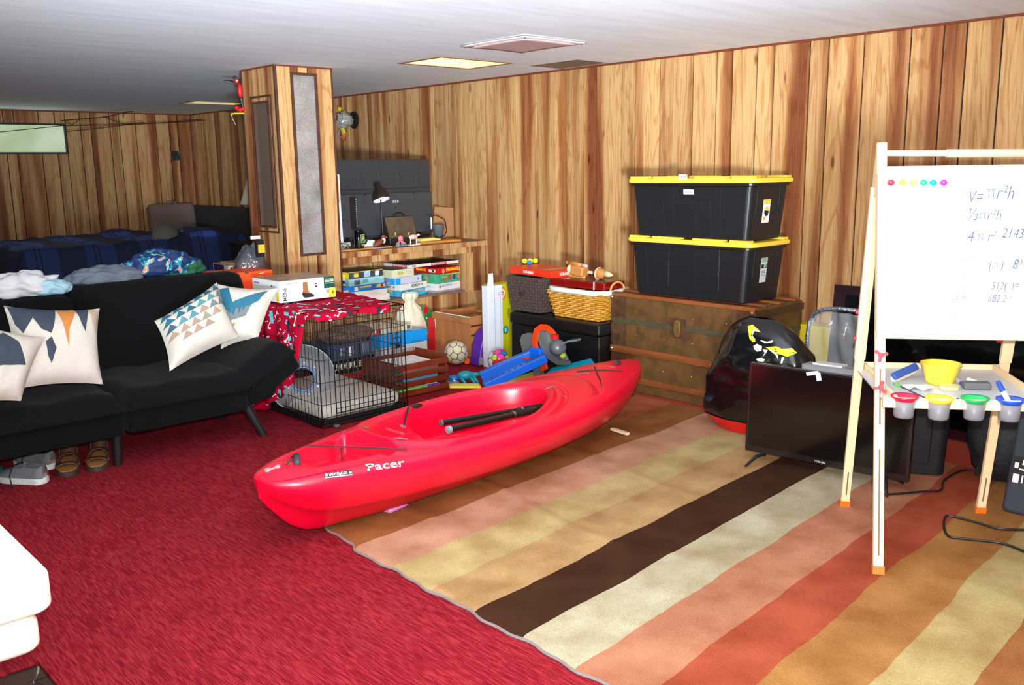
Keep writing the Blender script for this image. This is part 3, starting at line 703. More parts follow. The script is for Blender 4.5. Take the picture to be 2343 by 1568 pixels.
B().tube([p+Vector((0, 0, .012)), (p+e0)/2+Vector((0, 0, .02)), e0+Vector((0, 0, .003))], .0035, 6).tube([p+Vector((0, 0, .016)), (p+e1)/2+Vector((0, 0, .022)), e1+Vector((0, 0, .003))], .0035, 6).obj('handle_loop', M_CORD, kt)
p0, n0 = khit(613, 1077); p1, n1 = khit(636, 1069); fr = axes((p0+p1)/2+n0*.002, p1-p0, n0.cross(p1-p0))
b = B(fr); L_ = (p1-p0).length; b.box((0, 0, 0), (L_*.9, .007, .004)); b.cyl((-L_/2, 0, -.003), (-L_/2, 0, .004), .011, n=14); b.cyl((L_/2, 0, -.003), (L_/2, 0, .004), .009, n=14); b.obj('pad_eye', mat('pad_eye', (200, 150, 148), .5), kt)
p, n = khit(1413, 834); B(axes(p+Vector((0, 0, .008)), (1, .2, 0), (0, 0, 1))).lathe([(.005, -.025), (.010, -.023), (.010, .023), (.005, .025)], 12, axis=(1, 0, 0)).obj('carry_handle', MATS['handle_rubber'], kt)
# seat strap with buckle
s0, _ = khit(926, 975); s1, _ = khit(930, 957); s2, _ = khit(938, 944); s3, _ = khit(958, 938)
pts = [s0, s1+Vector((0, 0, .012)), s2+Vector((0, 0, .03)), s3+Vector((0, 0, .018))]
def ribbon(b, pts, w, side, t=.003):
    n = len(pts); side = Vector(side).normalized()
    vs = []
    for p in pts:
        for a, c in ((-1, -1), (1, -1), (1, 1), (-1, 1)): vs.append(p+side*w/2*a+Vector((0, 0, t/2*c)))
    fs = []
    for i in range(n-1):
        for k in range(4): fs.append((i*4+k, i*4+(k+1) % 4, i*4+4+(k+1) % 4, i*4+4+k))
    fs += [(0, 1, 2, 3), tuple(reversed(range(n*4-4, n*4)))]
    return b.add(vs, fs)
sp_ = [Vector((spl([(k, pts[k][c]) for k in range(4)], i/4)) for c in range(3)) if False else Vector([spl([(k, pts[k][c]) for k in range(4)], i/4) for c in range(3)]) for i in range(13)]
ribbon(B(), sp_, .026, ang @ Vector((.85, .35, 0))).obj('seat_strap', mat('strap_black', (46, 38, 40), .7), kt)
fr = axes(sp_[-1]+Vector((0, 0, .003)), ang @ Vector((1, .3, 0)), ang @ Vector((0, 1, 0)))
b = B(fr); b.lathe([(.010, -.003), (.019, -.003), (.019, .003), (.010, .003), (.010, -.003)], 18, cap=False); b.box((-.022, 0, 0), (.026, .030, .010)); b.obj('buckle', M_BLACK, kt)
# paddle halves in the cockpit
def paddle(A, Bq, label, ring):
    t = thing('paddle_shaft', label, 'paddle', A, 'two halves of a kayak paddle in the cockpit')
    d = (Bq-A).normalized(); L_ = (Bq-A).length
    B().cyl(A, Bq, .0135, n=16).obj('shaft', mat('shaft_black', (24, 20, 20), .25, spec=.6), t, smooth=False)
    if ring:
        B().tube([A-d*.004, A+d*.010], .0165, 18).obj('ferrule', mat('ferrule_grey', (176, 180, 184), .35, metal=.5), t)
        B().cyl(A-d*.006, A-d*.003, .0125, n=16).obj('end_cap', mat('end_cap_grey', (120, 134, 148), .5), t)
    else: B().cyl(A-d*.006, A+d*.004, .0142, n=14).obj('end_cap', mat('end_cap_dark', (90, 84, 84), .4), t)
    B().tube([A+d*L_*.72, A+d*(L_*.72+.012)], .0155, 14).obj('clip_ring', M_METAL, t)
    B().cyl(A+d*L_*.74, A+d*(L_*.94), .0155, n=12).obj('grip', mat('grip_black', (16, 14, 14), .6), t)
    return t
za = PZ(1026, 984, .275); zb = PZ(1225, 938, .255)
paddle(za, zb, 'black paddle shaft with a light open end, nearer in the kayak cockpit', True)
za = PZ(1010, 968, .262); zb = PZ(1255, 928, .245)
paddle(za, zb, 'black paddle shaft with a dark end, farther in the kayak cockpit', False)
# pink book and wood piece on the rug
pb = [PZ(u, v, .014) for u, v in ((845, 1161), (890, 1173), (934, 1157))]
fr = axes(((pb[0]+pb[2])/2+pb[1])/2+Vector((0, .02, 0)), pb[1]-pb[0], pb[2]-pb[1])
fr = axes((pb[0]+pb[2])/2, pb[1]-pb[0], pb[2]-pb[1]); w_ = (pb[1]-pb[0]).length; d_ = (pb[2]-pb[1]).length
t = thing('picture_box', 'small pink glittery box poking out beneath the kayak', 'box', (pb[0]+pb[2])/2)
fr = fr @ Matrix.Translation((-0.0, 0.0, .0))
b = B(fr); b.rbox((0, 0, .012), (w_, d_, .020), .004, 2, rz=.003); b.obj('box_body', mat('pink_glitter', (240, 150, 214), .4, vary=(160, .25)), t)
b = B(fr); b.box((.0, .0, .0015), (w_*1.08, d_*1.08, .002)); b.obj('back_card', mat('pink_card', (224, 120, 196), .5), t)
b = B(fr); b.box((0, 0, .0225), (w_*.66, d_*.7, .001)); b.obj('printed_patch', mat('blue_pic', (110, 150, 214), .4, vary=(30, .4), col2=(230, 170, 180)), t)
pa, pc = PZ(1400, 984, .016), PZ(1437, 996, .016)
fr = axes((pa+pc)/2, pc-pa, Vector((0, 0, 1)).cross(pc-pa)); t = B(fr).box((0, 0, .006), ((pc-pa).length, .022, .012)).obj('wood_block', mat('pale_wood', (232, 206, 164), .6), bevel=.001); tag(t, 'small pale wooden block lying on the brown rug stripe', 'wood block')

# ================================================================ FUTON
M_SUEDE = mat('black_suede', (7, 7, 8), .9, spec=.15, sheen=.03, vary=(6, .25), bump=(90, .15))
M_SUEDE2 = mat('black_suede_back', (6, 6, 7), .9, spec=.15, sheen=.02, vary=(5, .25), bump=(90, .15))
M_LEG = mat('futon_leg', (26, 22, 24), .4)
ft = thing('futon_sofa', 'black suede futon sofa with a raised arm flap facing the rug', 'sofa', (1.2, 4.45, 0))
SY = 4.15
def seat_cushion(x0, x1, name='seat_cushion', flap=0):
    """puffed tufted pad with a rolled front edge"""
    Y0, Y1, Z0 = SY-.02, 4.80, .285
    def top(u, v):
        x = x0+(x1-x0)*u; y = Y0+(Y1-Y0)*v
        e = min(u, 1-u)*(x1-x0); f = v*(Y1-Y0); g = (1-v)*(Y1-Y0)
        roll = math.sqrt(max(0, 1-(1-min(1, e/.05))**2))*math.sqrt(max(0, 1-(1-min(1, f/.085))**2))
        tuft = .014*math.cos(2*math.pi*(x-x0)/.28)*math.sin(math.pi*v*2)*.5
        z = Z0+.012+.080*roll+tuft*roll+.012*noise.noise(Vector((x*4, y*4, 1)))*roll
        return Vector((x, y, z))
    b = B(); b.grid(top, 40, 24)
    b.grid(lambda u, v: Vector((x0+(x1-x0)*u, Y0+(Y1-Y0)*v, Z0)), 40, 24)
    b.grid(lambda u, v: Vector((x0+(x1-x0)*u, Y0, Z0+.012*v)), 40, 1)
    for xx in (x0, x1): b.grid(lambda u, v: Vector((xx, Y0+(Y1-Y0)*u, Z0+.012*v)), 24, 1)
    return b.obj(name, M_SUEDE, ft, smooth=True)
for x0, x1 in ((-.10, 1.447), (1.463, 2.06)):
    seat_cushion(x0, x1)
    b = B(); b.rbox(((x0+x1)/2, 4.46, .232), (x1-x0-.005, .60, .115), .03, 3, rz=.012); b.obj('seat_base', M_SUEDE, ft, smooth=True)
    b = B(); b.tube([(x0+.01, SY-.022, .292), (x1-.01, SY-.022, .292)], .006, 8); b.obj('piping', M_SUEDE2, ft)
# raised arm flap: pad and board, hinged at x 2.06, z .30
fa = math.radians(30); fo = Matrix.Translation((2.055, 0, .285)) @ Euler((0, -fa, 0)).to_matrix().to_4x4()
b = B(fo)
def flap(u, v):
    x = .30*u; y = SY-.02+.64*v; e = min(x+.03, .30-x, .06)/.06 if x > .15 else 1; f = min(v*.64, (1-v)*.64)
    roll = math.sqrt(max(0, 1-(1-min(1, (.30-x)/.06))**2))*math.sqrt(max(0, 1-(1-min(1, f/.08))**2))
    return Vector((x, y, .012+.085*roll))
b.grid(flap, 20, 24); b.grid(lambda u, v: Vector((.30*u, SY-.02+.64*v, 0)), 20, 24); b.grid(lambda u, v: Vector((.30*u, SY-.02, .012*v)), 20, 1); b.grid(lambda u, v: Vector((.30*u, SY+.62, .012*v)), 20, 1); b.grid(lambda u, v: Vector((.30, SY-.02+.64*u, .012*v)), 20, 1)
b.obj('arm_pad', M_SUEDE, ft, smooth=True)
b = B(fo); b.rbox((.135, 4.46, -.055), (.33, .60, .09), .03, 3, rz=.014); b.obj('arm_board', M_SUEDE, ft, smooth=True)
b = B(); b.prism([(2.03, .175), (2.20, .205), (2.235, .245), (2.21, .285), (2.03, .29)], .50, plane='xz', off=4.20); b.obj('arm_support', M_SUEDE, ft, bevel=.008)
# backrest, two sections leaning back
def back(x0, x1, ztop, yt):
    """pad leaning from the seat up to the top edge"""
    n = Vector((0, -(ztop-.34), (yt-4.76))).normalized()*-1
    P0 = Vector((0, 4.76, .33)); P1 = Vector((0, yt, ztop)); up = (P1-P0); nrm = Vector((0, -up.z, up.y)).normalized()
    def face(side):
        def f(u, v):
            x = x0+(x1-x0)*u; p = P0+up*v; e = min(u, 1-u)*(x1-x0); g = (1-v)*up.length
            roll = math.sqrt(max(0, 1-(1-min(1, e/.06))**2))*math.sqrt(max(0, 1-(1-min(1, g/.07))**2))
            d = (.07+.008*math.sin(2*math.pi*v*2)*math.cos(2*math.pi*(x-x0)/.5))*roll
            zc = -.03*max(0, (1-min(1, e/.10)))**2
            return Vector((x, p.y, p.z+zc*v))+nrm*d*side
        return f
    b = B(); b.grid(face(1), 40, 20); b.grid(face(-.8), 40, 20)
    return b.obj('backrest', M_SUEDE2, ft, smooth=True)
back(-.10, 1.515, .752, 4.95); back(1.50, 2.44, .792, 4.95)
for (x, y, dx, dy) in ((1.452, 4.30, -.012, .0), (2.085, 4.28, .075, -.045), (1.452, 4.66, 0, .02), (2.085, 4.66, .07, .04), (.02, 4.30, -.05, 0)):
    B().tube([(x, y, .19), (x+dx, y+dy, 0)], [.027, .021], 16).obj('leg', M_LEG, ft, smooth=False)

# ================================================================ THROW PILLOWS
M_LINEN = mat('pillow_linen', (206, 198, 184), .8, vary=(120, .05), bump=(140, .2))
class Pillow:
    def __init__(s, label, c00, c10, c11, c01, puff=.075, group='patterned throw pillows on the futon', seed=1):
        s.c = [Vector(p) for p in (c00, c10, c11, c01)]; s.p = puff; s.seed = seed
        s.n = (s.c[1]-s.c[0]).cross(s.c[3]-s.c[0]).normalized()
        if s.n.dot(CAM-s.c[0]) < 0: s.n = -s.n
        lo = min(s.c, key=lambda p: p.z)
        s.t = thing('throw_pillow', label, 'pillow', (s.c[0].lerp(s.c[2], .5)).xy.to_3d()+Vector((0, 0, lo.z)), group)
        b = B(); b.grid(lambda u, v: s.F(u, v, 1), 26, 26); b.grid(lambda u, v: s.F(u, v, -1), 26, 26); b.obj('cover', M_LINEN, s.t, smooth=True)
    def F(s, u, v, side=1, eps=0):
        # corners pinch outward, edges bow inward
        U, V = u*2-1, v*2-1
        pu = u+.045*U*(1-V*V)*-1*abs(U); pv = v+.045*V*(1-U*U)*-1*abs(V)
        c = s.c; p = (c[0].lerp(c[1], pu)).lerp(c[3].lerp(c[2], pu), pv)
        h = s.p*(max(0, 1-U**4)*max(0, 1-V**4))**.75
        h += .007*noise.noise(Vector((u*5, v*5, s.seed)))*(1-U**8)*(1-V**8)
        w = .004*noise.noise(Vector((u*11, v*3, s.seed+4)))*(1-U**8)*(1-V**8)
        return p+s.n*((h+w)*side+eps)
    def tri(s, pts, m, name='printed_shape'):
        import mathutils.geometry as mg
        """flat print following the cover: polygon fan subdivided"""
        vs = []; fs = []
        n = 7
        for tr_ in mg.tessellate_polygon([[Vector((p[0], p[1], 0)) for p in pts]]):
            A, Bq, C = [pts[i] for i in tr_]; base = len(vs); idx = {}
            for i in range(n+1):
                for j in range(n+1-i):
                    a, c = i/n, j/n; u = A[0]*(1-a-c)+Bq[0]*a+C[0]*c; v = A[1]*(1-a-c)+Bq[1]*a+C[1]*c
                    idx[(i, j)] = len(vs); vs.append(s.F(u, v, 1, .0026))
            for i in range(n):
                for j in range(n-i):
                    fs.append((idx[(i, j)], idx[(i+1, j)], idx[(i, j+1)]))
                    if i+j < n-1: fs.append((idx[(i+1, j)], idx[(i+1, j+1)], idx[(i, j+1)]))
        b = B(); b.add(vs, fs); return b.obj(name, m, s.t, smooth=True)
NAVY = mat('print_navy', (52, 62, 76), .8); ORG_ = mat('print_orange', (196, 126, 60), .8); TEAL = mat('print_teal', (34, 100, 124), .8); TEAL2 = mat('print_teal_light', (84, 136, 142), .8)
TAUPE = mat('print_taupe', (164, 138, 118), .8); OLIVE = mat('print_olive', (146, 144, 122), .8); GREYT = mat('print_grey', (112, 118, 122), .8); TAN = mat('print_tan', (186, 160, 142), .8); SLATE = mat('print_slate', (58, 88, 104), .8)
def YP(pts): return [PY(u, v, y) for u, v, y in pts]
pA = Pillow('cream pillow with navy zigzags and one long orange spike', *YP(((34, 892, 4.22), (236, 880, 4.22), (228, 706, 4.40), (8, 700, 4.40))), puff=.07, seed=2)
pA.tri([(.02, .985), (.30, .985), (.22, .80), (.10, .62), (.04, .74)], NAVY); pA.tri([(.22, .985), (.50, .985), (.44, .72), (.40, .60), (.30, .66), (.23, .80)], NAVY)
pA.tri([(.50, .98), (.72, .98), (.60, .66), (.575, .42), (.55, .62)], ORG_); pA.tri([(.70, .98), (.86, .98), (.83, .86), (.79, .62), (.745, .74)], NAVY); pA.tri([(.86, .98), (.99, .98), (.985, .80), (.95, .60), (.90, .74)], TAN)
pA.tri([(.33, .50), (.40, .56), (.44, .42), (.375, .22), (.34, .32)], NAVY)
pB = Pillow('cream pillow with a dark triangle at the left edge of the photo', *YP(((-95, 935, 4.08), (48, 918, 4.08), (105, 772, 4.24), (-60, 735, 4.24))), puff=.07, seed=5)
pB.tri([(.30, .42), (.86, .48), (.62, .80), (.40, .92), (.22, .80)], NAVY)
pC = Pillow('cream pillow with teal and taupe triangle grid, leaning on one corner', *YP(((388, 850, 4.22), (548, 771, 4.30), (496, 646, 4.52), (353, 735, 4.40))), puff=.085, seed=8)
cols = [[None, TAUPE, TAUPE, TAUPE, None, None], [TAUPE, TAUPE, TAUPE, OLIVE, TAUPE, None], [SLATE, TEAL2, TEAL2, TAUPE, GREYT, GREYT], [TEAL, TEAL, TEAL, TEAL2, TEAL2, GREYT], [TEAL, TEAL, TEAL, TEAL, TEAL, TEAL]]
for r_ in range(5):
    for c_ in range(6):
        m = cols[r_][c_]
        if m is None: continue
        u0 = .015+c_*.162; v0 = .30+r_*.137; du, dvv = .160, .132
        pC.tri([(u0, v0+.0), (u0+du, v0), (u0+du*.5 if (r_ % 2) else u0+du*.5, v0+dvv)], m)
pD = Pillow('cream pillow with dark chevrons behind the triangle pillow', *YP(((505, 800, 4.50), (590, 775, 4.38), (636, 660, 4.46), (497, 650, 4.62))), puff=.075, seed=11)
pD.tri([(.04, .90), (.22, .96), (.36, .66), (.30, .50), (.16, .58)], TEAL); pD.tri([(.30, .50), (.36, .68), (.90, .93), (.84, .70), (.42, .44)], TEAL)
pD.tri([(.22, .34), (.24, .52), (.72, .62), (.66, .42)], GREYT); pD.tri([(.26, .14), (.26, .28), (.46, .32), (.36, .16)], ORG_)

# ================================================================ TRUNK AND TOTES
TX0, TX1, TY0, TY1, TZ = 4.17, 4.66, 2.615, 3.600, .600
tk = thing('steamer_trunk', 'antique brown steamer trunk with wooden slats under the black totes', 'trunk', ((TX0+TX1)/2, (TY0+TY1)/2, .012))
M_TR = mat('trunk_canvas', (96, 66, 30), .6, vary=(14, .35), bump=(60, .3)); M_SLAT = mat('trunk_slat', (132, 72, 36), .45, vary=(18, .35), scalexyz=(1, .15, 1)); M_BAND = mat('trunk_band', (72, 68, 48), .6, vary=(30, .2)); M_TRM = mat('trunk_metal', (92, 62, 40), .5, metal=.3, vary=(22, .4), bump=(50, .4)); M_BRASS = mat('brass', (188, 158, 100), .3, metal=.9)
cy_ = (TY0+TY1)/2; cx_ = (TX0+TX1)/2
B().rbox((cx_, cy_, .012+.215), (TX1-TX0, TY1-TY0, .43), .008, 2, rz=.004).obj('body', M_TR, tk)
B().rbox((cx_, cy_, .520), (TX1-TX0, TY1-TY0, .152), .010, 2, rz=.008).obj('lid', M_TR, tk)
B().bb((TX0-.004, TY0-.004, .425), (TX1+.003, TY1+.004, .452)).obj('rim_band', M_BAND, tk, bevel=.001)
for z, h in ((.262, .040), (.088, .036)):
    B().bb((TX0-.013, TY0-.006, z-h/2), (TX0, TY1+.006, z+h/2)).obj('slat', M_SLAT, tk, bevel=.002)
    B().bb((TX0, TY0-.012, z-h/2), (TX1, TY0, z+h/2)).obj('slat', M_SLAT, tk, bevel=.002)
    for i in range(9):
        y = TY0+.03+i*(TY1-TY0-.06)/8
        for dz in ((-.009, .009) if z < .1 else (0,)): B().sphere((TX0-.014, y+(.03 if z > .1 else 0)*(i % 2), z+dz), .0045, 8, 5).obj('rivet', M_BRASS, tk)
B().bb((TX0-.006, TY0, .583), (TX0+.03, TY1, .604)).obj('edge_slat', M_SLAT, tk, bevel=.002)
for x in (TX0+.10, TX0+.24, TX0+.40): B().bb((x, TY0-.002, .596), (x+.05, TY1, .6085)).obj('top_slat', M_SLAT, tk, bevel=.002)
for y, s in ((TY0, 1), (TY1, -1)):
    for z0, z1 in ((.455, .585), (.29, .42), (.13, .235)):
        B().bb((TX0-.003, min(y-.004*s, y+.11*s), z0), (TX0+.001, max(y-.004*s, y+.11*s), z1)).obj('corner_plate', M_TRM, tk)
        B().bb((TX0-.002, min(y-.004*s, y), z0), (TX0+.11, max(y-.004*s, y), z1)).obj('corner_plate', M_TRM, tk)
    for z in (.262, .575): B().sphere((TX0-.012, y+.008*s, z), .013, 12, 8).obj('corner_knob', M_BRASS, tk)
B().bb((TX0-.002, TY0-.008, .545), (TX1, TY0-.001, .58)).obj('corner_plate', M_TRM, tk)
lp = PX(1552, 752, TX0)
B().bb((TX0-.005, lp.y-.055, lp.z-.055), (TX0, lp.y+.055, lp.z+.06)).obj('lock_plate', MATS['trunk_metal'], tk, bevel=.002)
b = B(); b.rbox((0, 0, 0), (.045, .095, .014), .022, 2, rz=.004); 
b2 = B(axes((TX0-.011, lp.y, lp.z), (0, -1, 0), (0, 0, 1))); b2.rbox((0, 0, 0), (.044, .10, .014), .021, 2, rz=.004); b2.obj('hasp', mat('hasp', (146, 116, 66), .4, metal=.6, vary=(40, .3)), tk)
for dy in (-.25, .28): B().bb((TX0-.007, cy_+dy-.012, .385), (TX0-.001, cy_+dy+.012, .41)).obj('catch', M_BRASS, tk)
for dy in (-.32, -.1, .1, .3):
    for z in (.50, .36, .17): B().sphere((TX0-.001, cy_+dy, z), .004, 6, 4).obj('rivet', M_BRASS, tk)
# totes
M_TOTE = mat('tote_black', (27, 27, 29), .38, bump=(30, .05), spec=.4); M_YEL = mat('tote_yellow', (246, 205, 66), .35)
def tote(name, label, x0, x1, y0, y1, z0, h, group, dents):
    cx, cy = (x0+x1)/2, (y0+y1)/2; t = thing(name, label, 'storage tote', (cx, cy, z0), group); W, D = x1-x0, y1-y0; bh = h-.028
    b = B(); b.rbox((cx, cy, z0+bh/2), (W-.045, D-.06, bh), .035, 3, rz=.006, taper=.93); b.obj('tub', M_TOTE, t, smooth=False)
    B().rbox((cx, cy, z0+bh-.012), (W-.024, D-.034, .018), .04, 2, rz=.004).obj('tub_rim', M_TOTE, t)
    B().rbox((cx, cy, z0+h-.020), (W, D, .026), .05, 3, rz=.008).obj('lid', M_YEL, t, smooth=False)
    # raised pads on the lid
    n = 0
    for i, (a, c) in enumerate(((.03, .17), (.22, .45), (.55, .78), (.83, .97))):
        for s in (0, 1):
            xx = x0+.012 if s == 0 else x1-.062
            B().bb((xx, y0+D*(1-c), z0+h-.010), (xx+.05, y0+D*(1-a), z0+h+.004)).obj('lid_pad', M_YEL, t, bevel=.003)
    # ribs on the long face (x0 side) and short face (y0 side): raised bars
    f = lambda z: (W-.045)/2*(.93+.07*(z-z0)/bh)
    g = lambda z: (D-.06)/2*(.93+.07*(z-z0)/bh)
    if dents == 'arch':
        for yc in (cy+.22, cy-.10):
            for sgn in (-1, 1):
                za, zb = z0+.05, z0+.21; B().tube([(cx-f(za)-.001, yc+sgn*.055, za), (cx-f(zb)-.001, yc+sgn*.04, zb), (cx-f(zb)-.001, yc+sgn*.02, zb+.01), (cx-f(zb)-.001, yc, zb+.012)], .003, 6).obj('rib', M_TOTE, t)
        for yy in (cy+.10, cy-.21): B().tube([(cx-f(z0+.05)-.001, yy, z0+.05), (cx-f(z0+.29)-.001, yy, z0+.29)], .003, 6).obj('rib', M_TOTE, t)
    else:
        kk = D/.86
        for yc in (cy+.20*kk, cy-.14*kk):
            P = [(cx-f(z0+.29)-.001, yc+.09*kk, z0+.29), (cx-f(z0+.08)-.001, yc+.08*kk, z0+.08), (cx-f(z0+.055)-.001, yc+.06*kk, z0+.055), (cx-f(z0+.05)-.001, yc-.05*kk, z0+.05), (cx-f(z0+.06)-.001, yc-.07*kk, z0+.06), (cx-f(z0+.29)-.001, yc-.08*kk, z0+.29)]
            B().tube(P, .003, 6).obj('rib', M_TOTE, t)
    for xx in (cx-.12, cx+.10):
        B().tube([(xx, cy-g(z0+.13)-.001, z0+.13), (xx, cy-g(z0+.295)-.001, z0+.295)], .006, 6).obj('rib', M_TOTE, t)
    return t, f, g, cx, cy
LX0, LX1, LY0, LY1 = 4.18, 4.60, 2.655, 3.515
tA, f, g, cx, cy = tote('storage_tote', 'black tote with yellow lid standing directly on the trunk', LX0, LX1, LY0, LY1, .609, .336, 'black storage totes with yellow lids', 'round')
gp = PY(1741, 610, cy-g(.72)); fr = axes((gp.x+.015, cy-g(.74)-.003, gp.z-.02), (1, 0, 0), (0, -.088, 1)) @ Matrix.Translation((0, 0, .002))
decal(fr, .062, .135, mat('label_white', (206, 206, 204), .5), tA, 'label'); decal(fr @ Matrix.Translation((.002, .055, .001)), .058, .022, mat('label_green', (140, 168, 140), .5), tA, 'label_print')
decal(fr @ Matrix.Translation((0, .022, .001)), .05, .022, M_INK, tA, 'label_print'); text('27', fr @ Matrix.Translation((.008, .022, .002)), .017, M_WHITE, tA); 
for k in range(4): decal(fr @ Matrix.Translation((-.004, -.005-k*.008, .001)), .04, .002, M_INK, tA, 'label_print')
tB, f, g, cx, cy = tote('storage_tote', 'upper black tote with yellow lid and a handwritten white tag', LX0+.002, LX1, LY0-.005, LY1, .946, .336, 'black storage totes with yellow lids', 'arch')
gp = PY(1748, 483, cy-g(1.08)); fr = axes((gp.x+.012, cy-g(1.09)-.003, gp.z), (1, 0, 0), (0, -.088, 1)) @ Matrix.Translation((0, 0, .002))
decal(fr, .068, .125, M_WHITE, tB, 'label'); decal(fr @ Matrix.Translation((0, .05, .001)), .066, .024, mat('label_yellow', (238, 196, 60), .5), tB, 'label_print')
decal(fr @ Matrix.Translation((.002, -.010, .001)), .046, .032, M_INK, tB, 'label_print', poly=[(-.4, .5), (.5, .3), (.35, -.5), (-.1, -.6), (-.45, 0)])
decal(fr @ Matrix.Translation((.000, .012, .002)), .052, .022, MATS['label_yellow'], tB, 'label_print', poly=[(-.5, .1), (-.2, .5), (.5, .3), (.3, -.4)])
decal(fr @ Matrix.Translation((-.014, -.04, .001)), .018, .016, mat('label_orange', (240, 160, 40), .5), tB, 'label_print'); 
q = PX(1577, 439, cx-f(1.18)); fr = axes((cx-f(q.z)-.003, q.y, q.z), (0, -1, 0), (-.088, 0, 1)) @ Matrix.Translation((0, 0, .001)); decal(fr, .070, .026, M_WHITE, tB, 'label'); text('LIVERS', fr @ Matrix.Translation((-.004, 0, .001)), .012, mat('purple_ink', (90, 80, 150), .6), tB)
q = PX(1563, 405, LX0); fr = axes((LX0-.0015, q.y, q.z), (0, -1, -.04), (0, -.04, 1)); decal(fr, .058, .026, M_WHITE, tB, 'tape_tag'); text('L-Shirts', fr @ Matrix.Translation((0, 0, .001)), .013, M_INK, tB)
# ================================================================ BLACK STORAGE OTTOMAN
M_LEATH = mat('black_leather', (19, 18, 18), .32, bump=(110, .15), spec=.5)
ot = thing('storage_ottoman', 'black leather storage ottoman holding the two baskets', 'ottoman', (4.26, 3.985, 0))
B().rbox((4.255, 4.008, .167), (.37, .785, .333), .016, 3, rz=.008).obj('box_body', M_LEATH, ot)
B().rbox((4.252, 4.008, .374), (.384, .800, .076), .02, 3, rz=.016, puff=.004).obj('padded_lid', M_LEATH, ot)
# ================================================================ EASEL
EM = axes((2.79, 1.27, .012), (.6, -.8, 0), (.8, .6, 0))
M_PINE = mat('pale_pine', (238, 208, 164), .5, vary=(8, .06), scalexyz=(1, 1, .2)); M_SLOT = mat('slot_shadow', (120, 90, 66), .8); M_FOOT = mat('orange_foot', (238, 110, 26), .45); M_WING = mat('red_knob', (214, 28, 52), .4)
et = thing('easel', 'childs wooden art easel with whiteboard, tray and paper roll bar', 'easel', EM @ Vector((.27, .3, 0)))
def beam(M, p0, p1, w, t, side=(1, 0, 0)):
    """board of width w along side, thickness t, between two points of frame M"""
    p0, p1 = Vector(p0), Vector(p1); z = (p1-p0); L = z.length; z.normalize(); x = Vector(side); x = (x-z*x.dot(z)).normalized(); y = z.cross(x)
    F = M @ Matrix(((x.x, y.x, z.x, (p0.x+p1.x)/2), (x.y, y.y, z.y, (p0.y+p1.y)/2), (x.z, y.z, z.z, (p0.z+p1.z)/2), (0, 0, 0, 1)))
    return B(F).box((0, 0, 0), (w, t, L)), F
EW = .535
for w0 in (.0, EW-.034):
    wc = w0+.017
    b, F = beam(EM, (wc, .006, .022), (wc, .338, 1.40), .032, .020); b.obj('leg', M_PINE, et, bevel=.002)
    b, F = beam(EM, (wc, .000, -.002), (wc, .006, .024), .037, .026); b.obj('foot_cap', M_FOOT, et)
    for z0, z1 in ((.06, .40), (.48, .66)):
        pt = lambda z: (wc, .006+(z-.022)*.2409, z)
        a, c = Vector(pt(z0))+Vector((0, -.0108, 0)), Vector(pt(z1))+Vector((0, -.0108, 0))
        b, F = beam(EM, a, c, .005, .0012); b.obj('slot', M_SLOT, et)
    # back leg
    b, F = beam(EM, (wc, .622, .022), (wc, .430, .98), .032, .020); b.obj('leg', M_PINE, et, bevel=.002)
    b, F = beam(EM, (wc, .50, .62), (wc, .375, 1.25), .038, .022); b.obj('upper_leg', M_PINE, et, bevel=.002)
    b, F = beam(EM, (wc, .628, -.002), (wc, .622, .024), .037, .026); b.obj('foot_cap', M_FOOT, et)
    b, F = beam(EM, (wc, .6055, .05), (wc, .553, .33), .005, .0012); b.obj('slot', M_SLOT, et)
    # rounded top cheek
    b = B(EM); b.prism([(.285, 1.22), (.40, 1.22), (.395, 1.30), (.375, 1.36), (.365, 1.385), (.345, 1.396), (.325, 1.388), (.312, 1.36)], .022, plane='yz', off=w0+.006); b.obj('top_cheek', M_PINE, et, bevel=.003)
    # side rail between the legs under the tray
    b = B(EM); b.bb((w0+.036 if w0 == 0 else w0-.012, .02, .572), (w0+.048 if w0 == 0 else w0, .54, .60)); b.obj('tray_rail', M_PINE, et, bevel=.002)
    for z in (.704, .600):
        q = Vector((wc, .006+(z-.022)*.2409-.014, z))
        b = B(EM @ axes(q, (1, 0, 0), (0, .24, .97)))
        for k in range(3):
            an = 2*math.pi*k/3+(.3 if z > .65 else 1.2); b.prism([(math.cos(an-.6)*.007, math.sin(an-.6)*.007), (math.cos(an-.28)*.021, math.sin(an-.28)*.021), (math.cos(an)*.024, math.sin(an)*.024), (math.cos(an+.28)*.021, math.sin(an+.28)*.021), (math.cos(an+.6)*.007, math.sin(an+.6)*.007), (0, 0)], .008)
        b.cyl((0, 0, -.002), (0, 0, .011), .009, n=12); b.obj('wing_nut', M_WING, et)
    for z, d in ((.80, .475), (.70, .49)):
        B(EM).cyl((w0-.010 if w0 == 0 else w0-.02, d, z), (w0-.002 if w0 == 0 else w0-.002, d, z), .008, n=10).obj('knob', M_WING, et)
        B(EM).cyl((wc, d-.018, z+.04), (wc, d-.013, z+.04), .004, n=8).obj('bolt', M_BRASS, et)
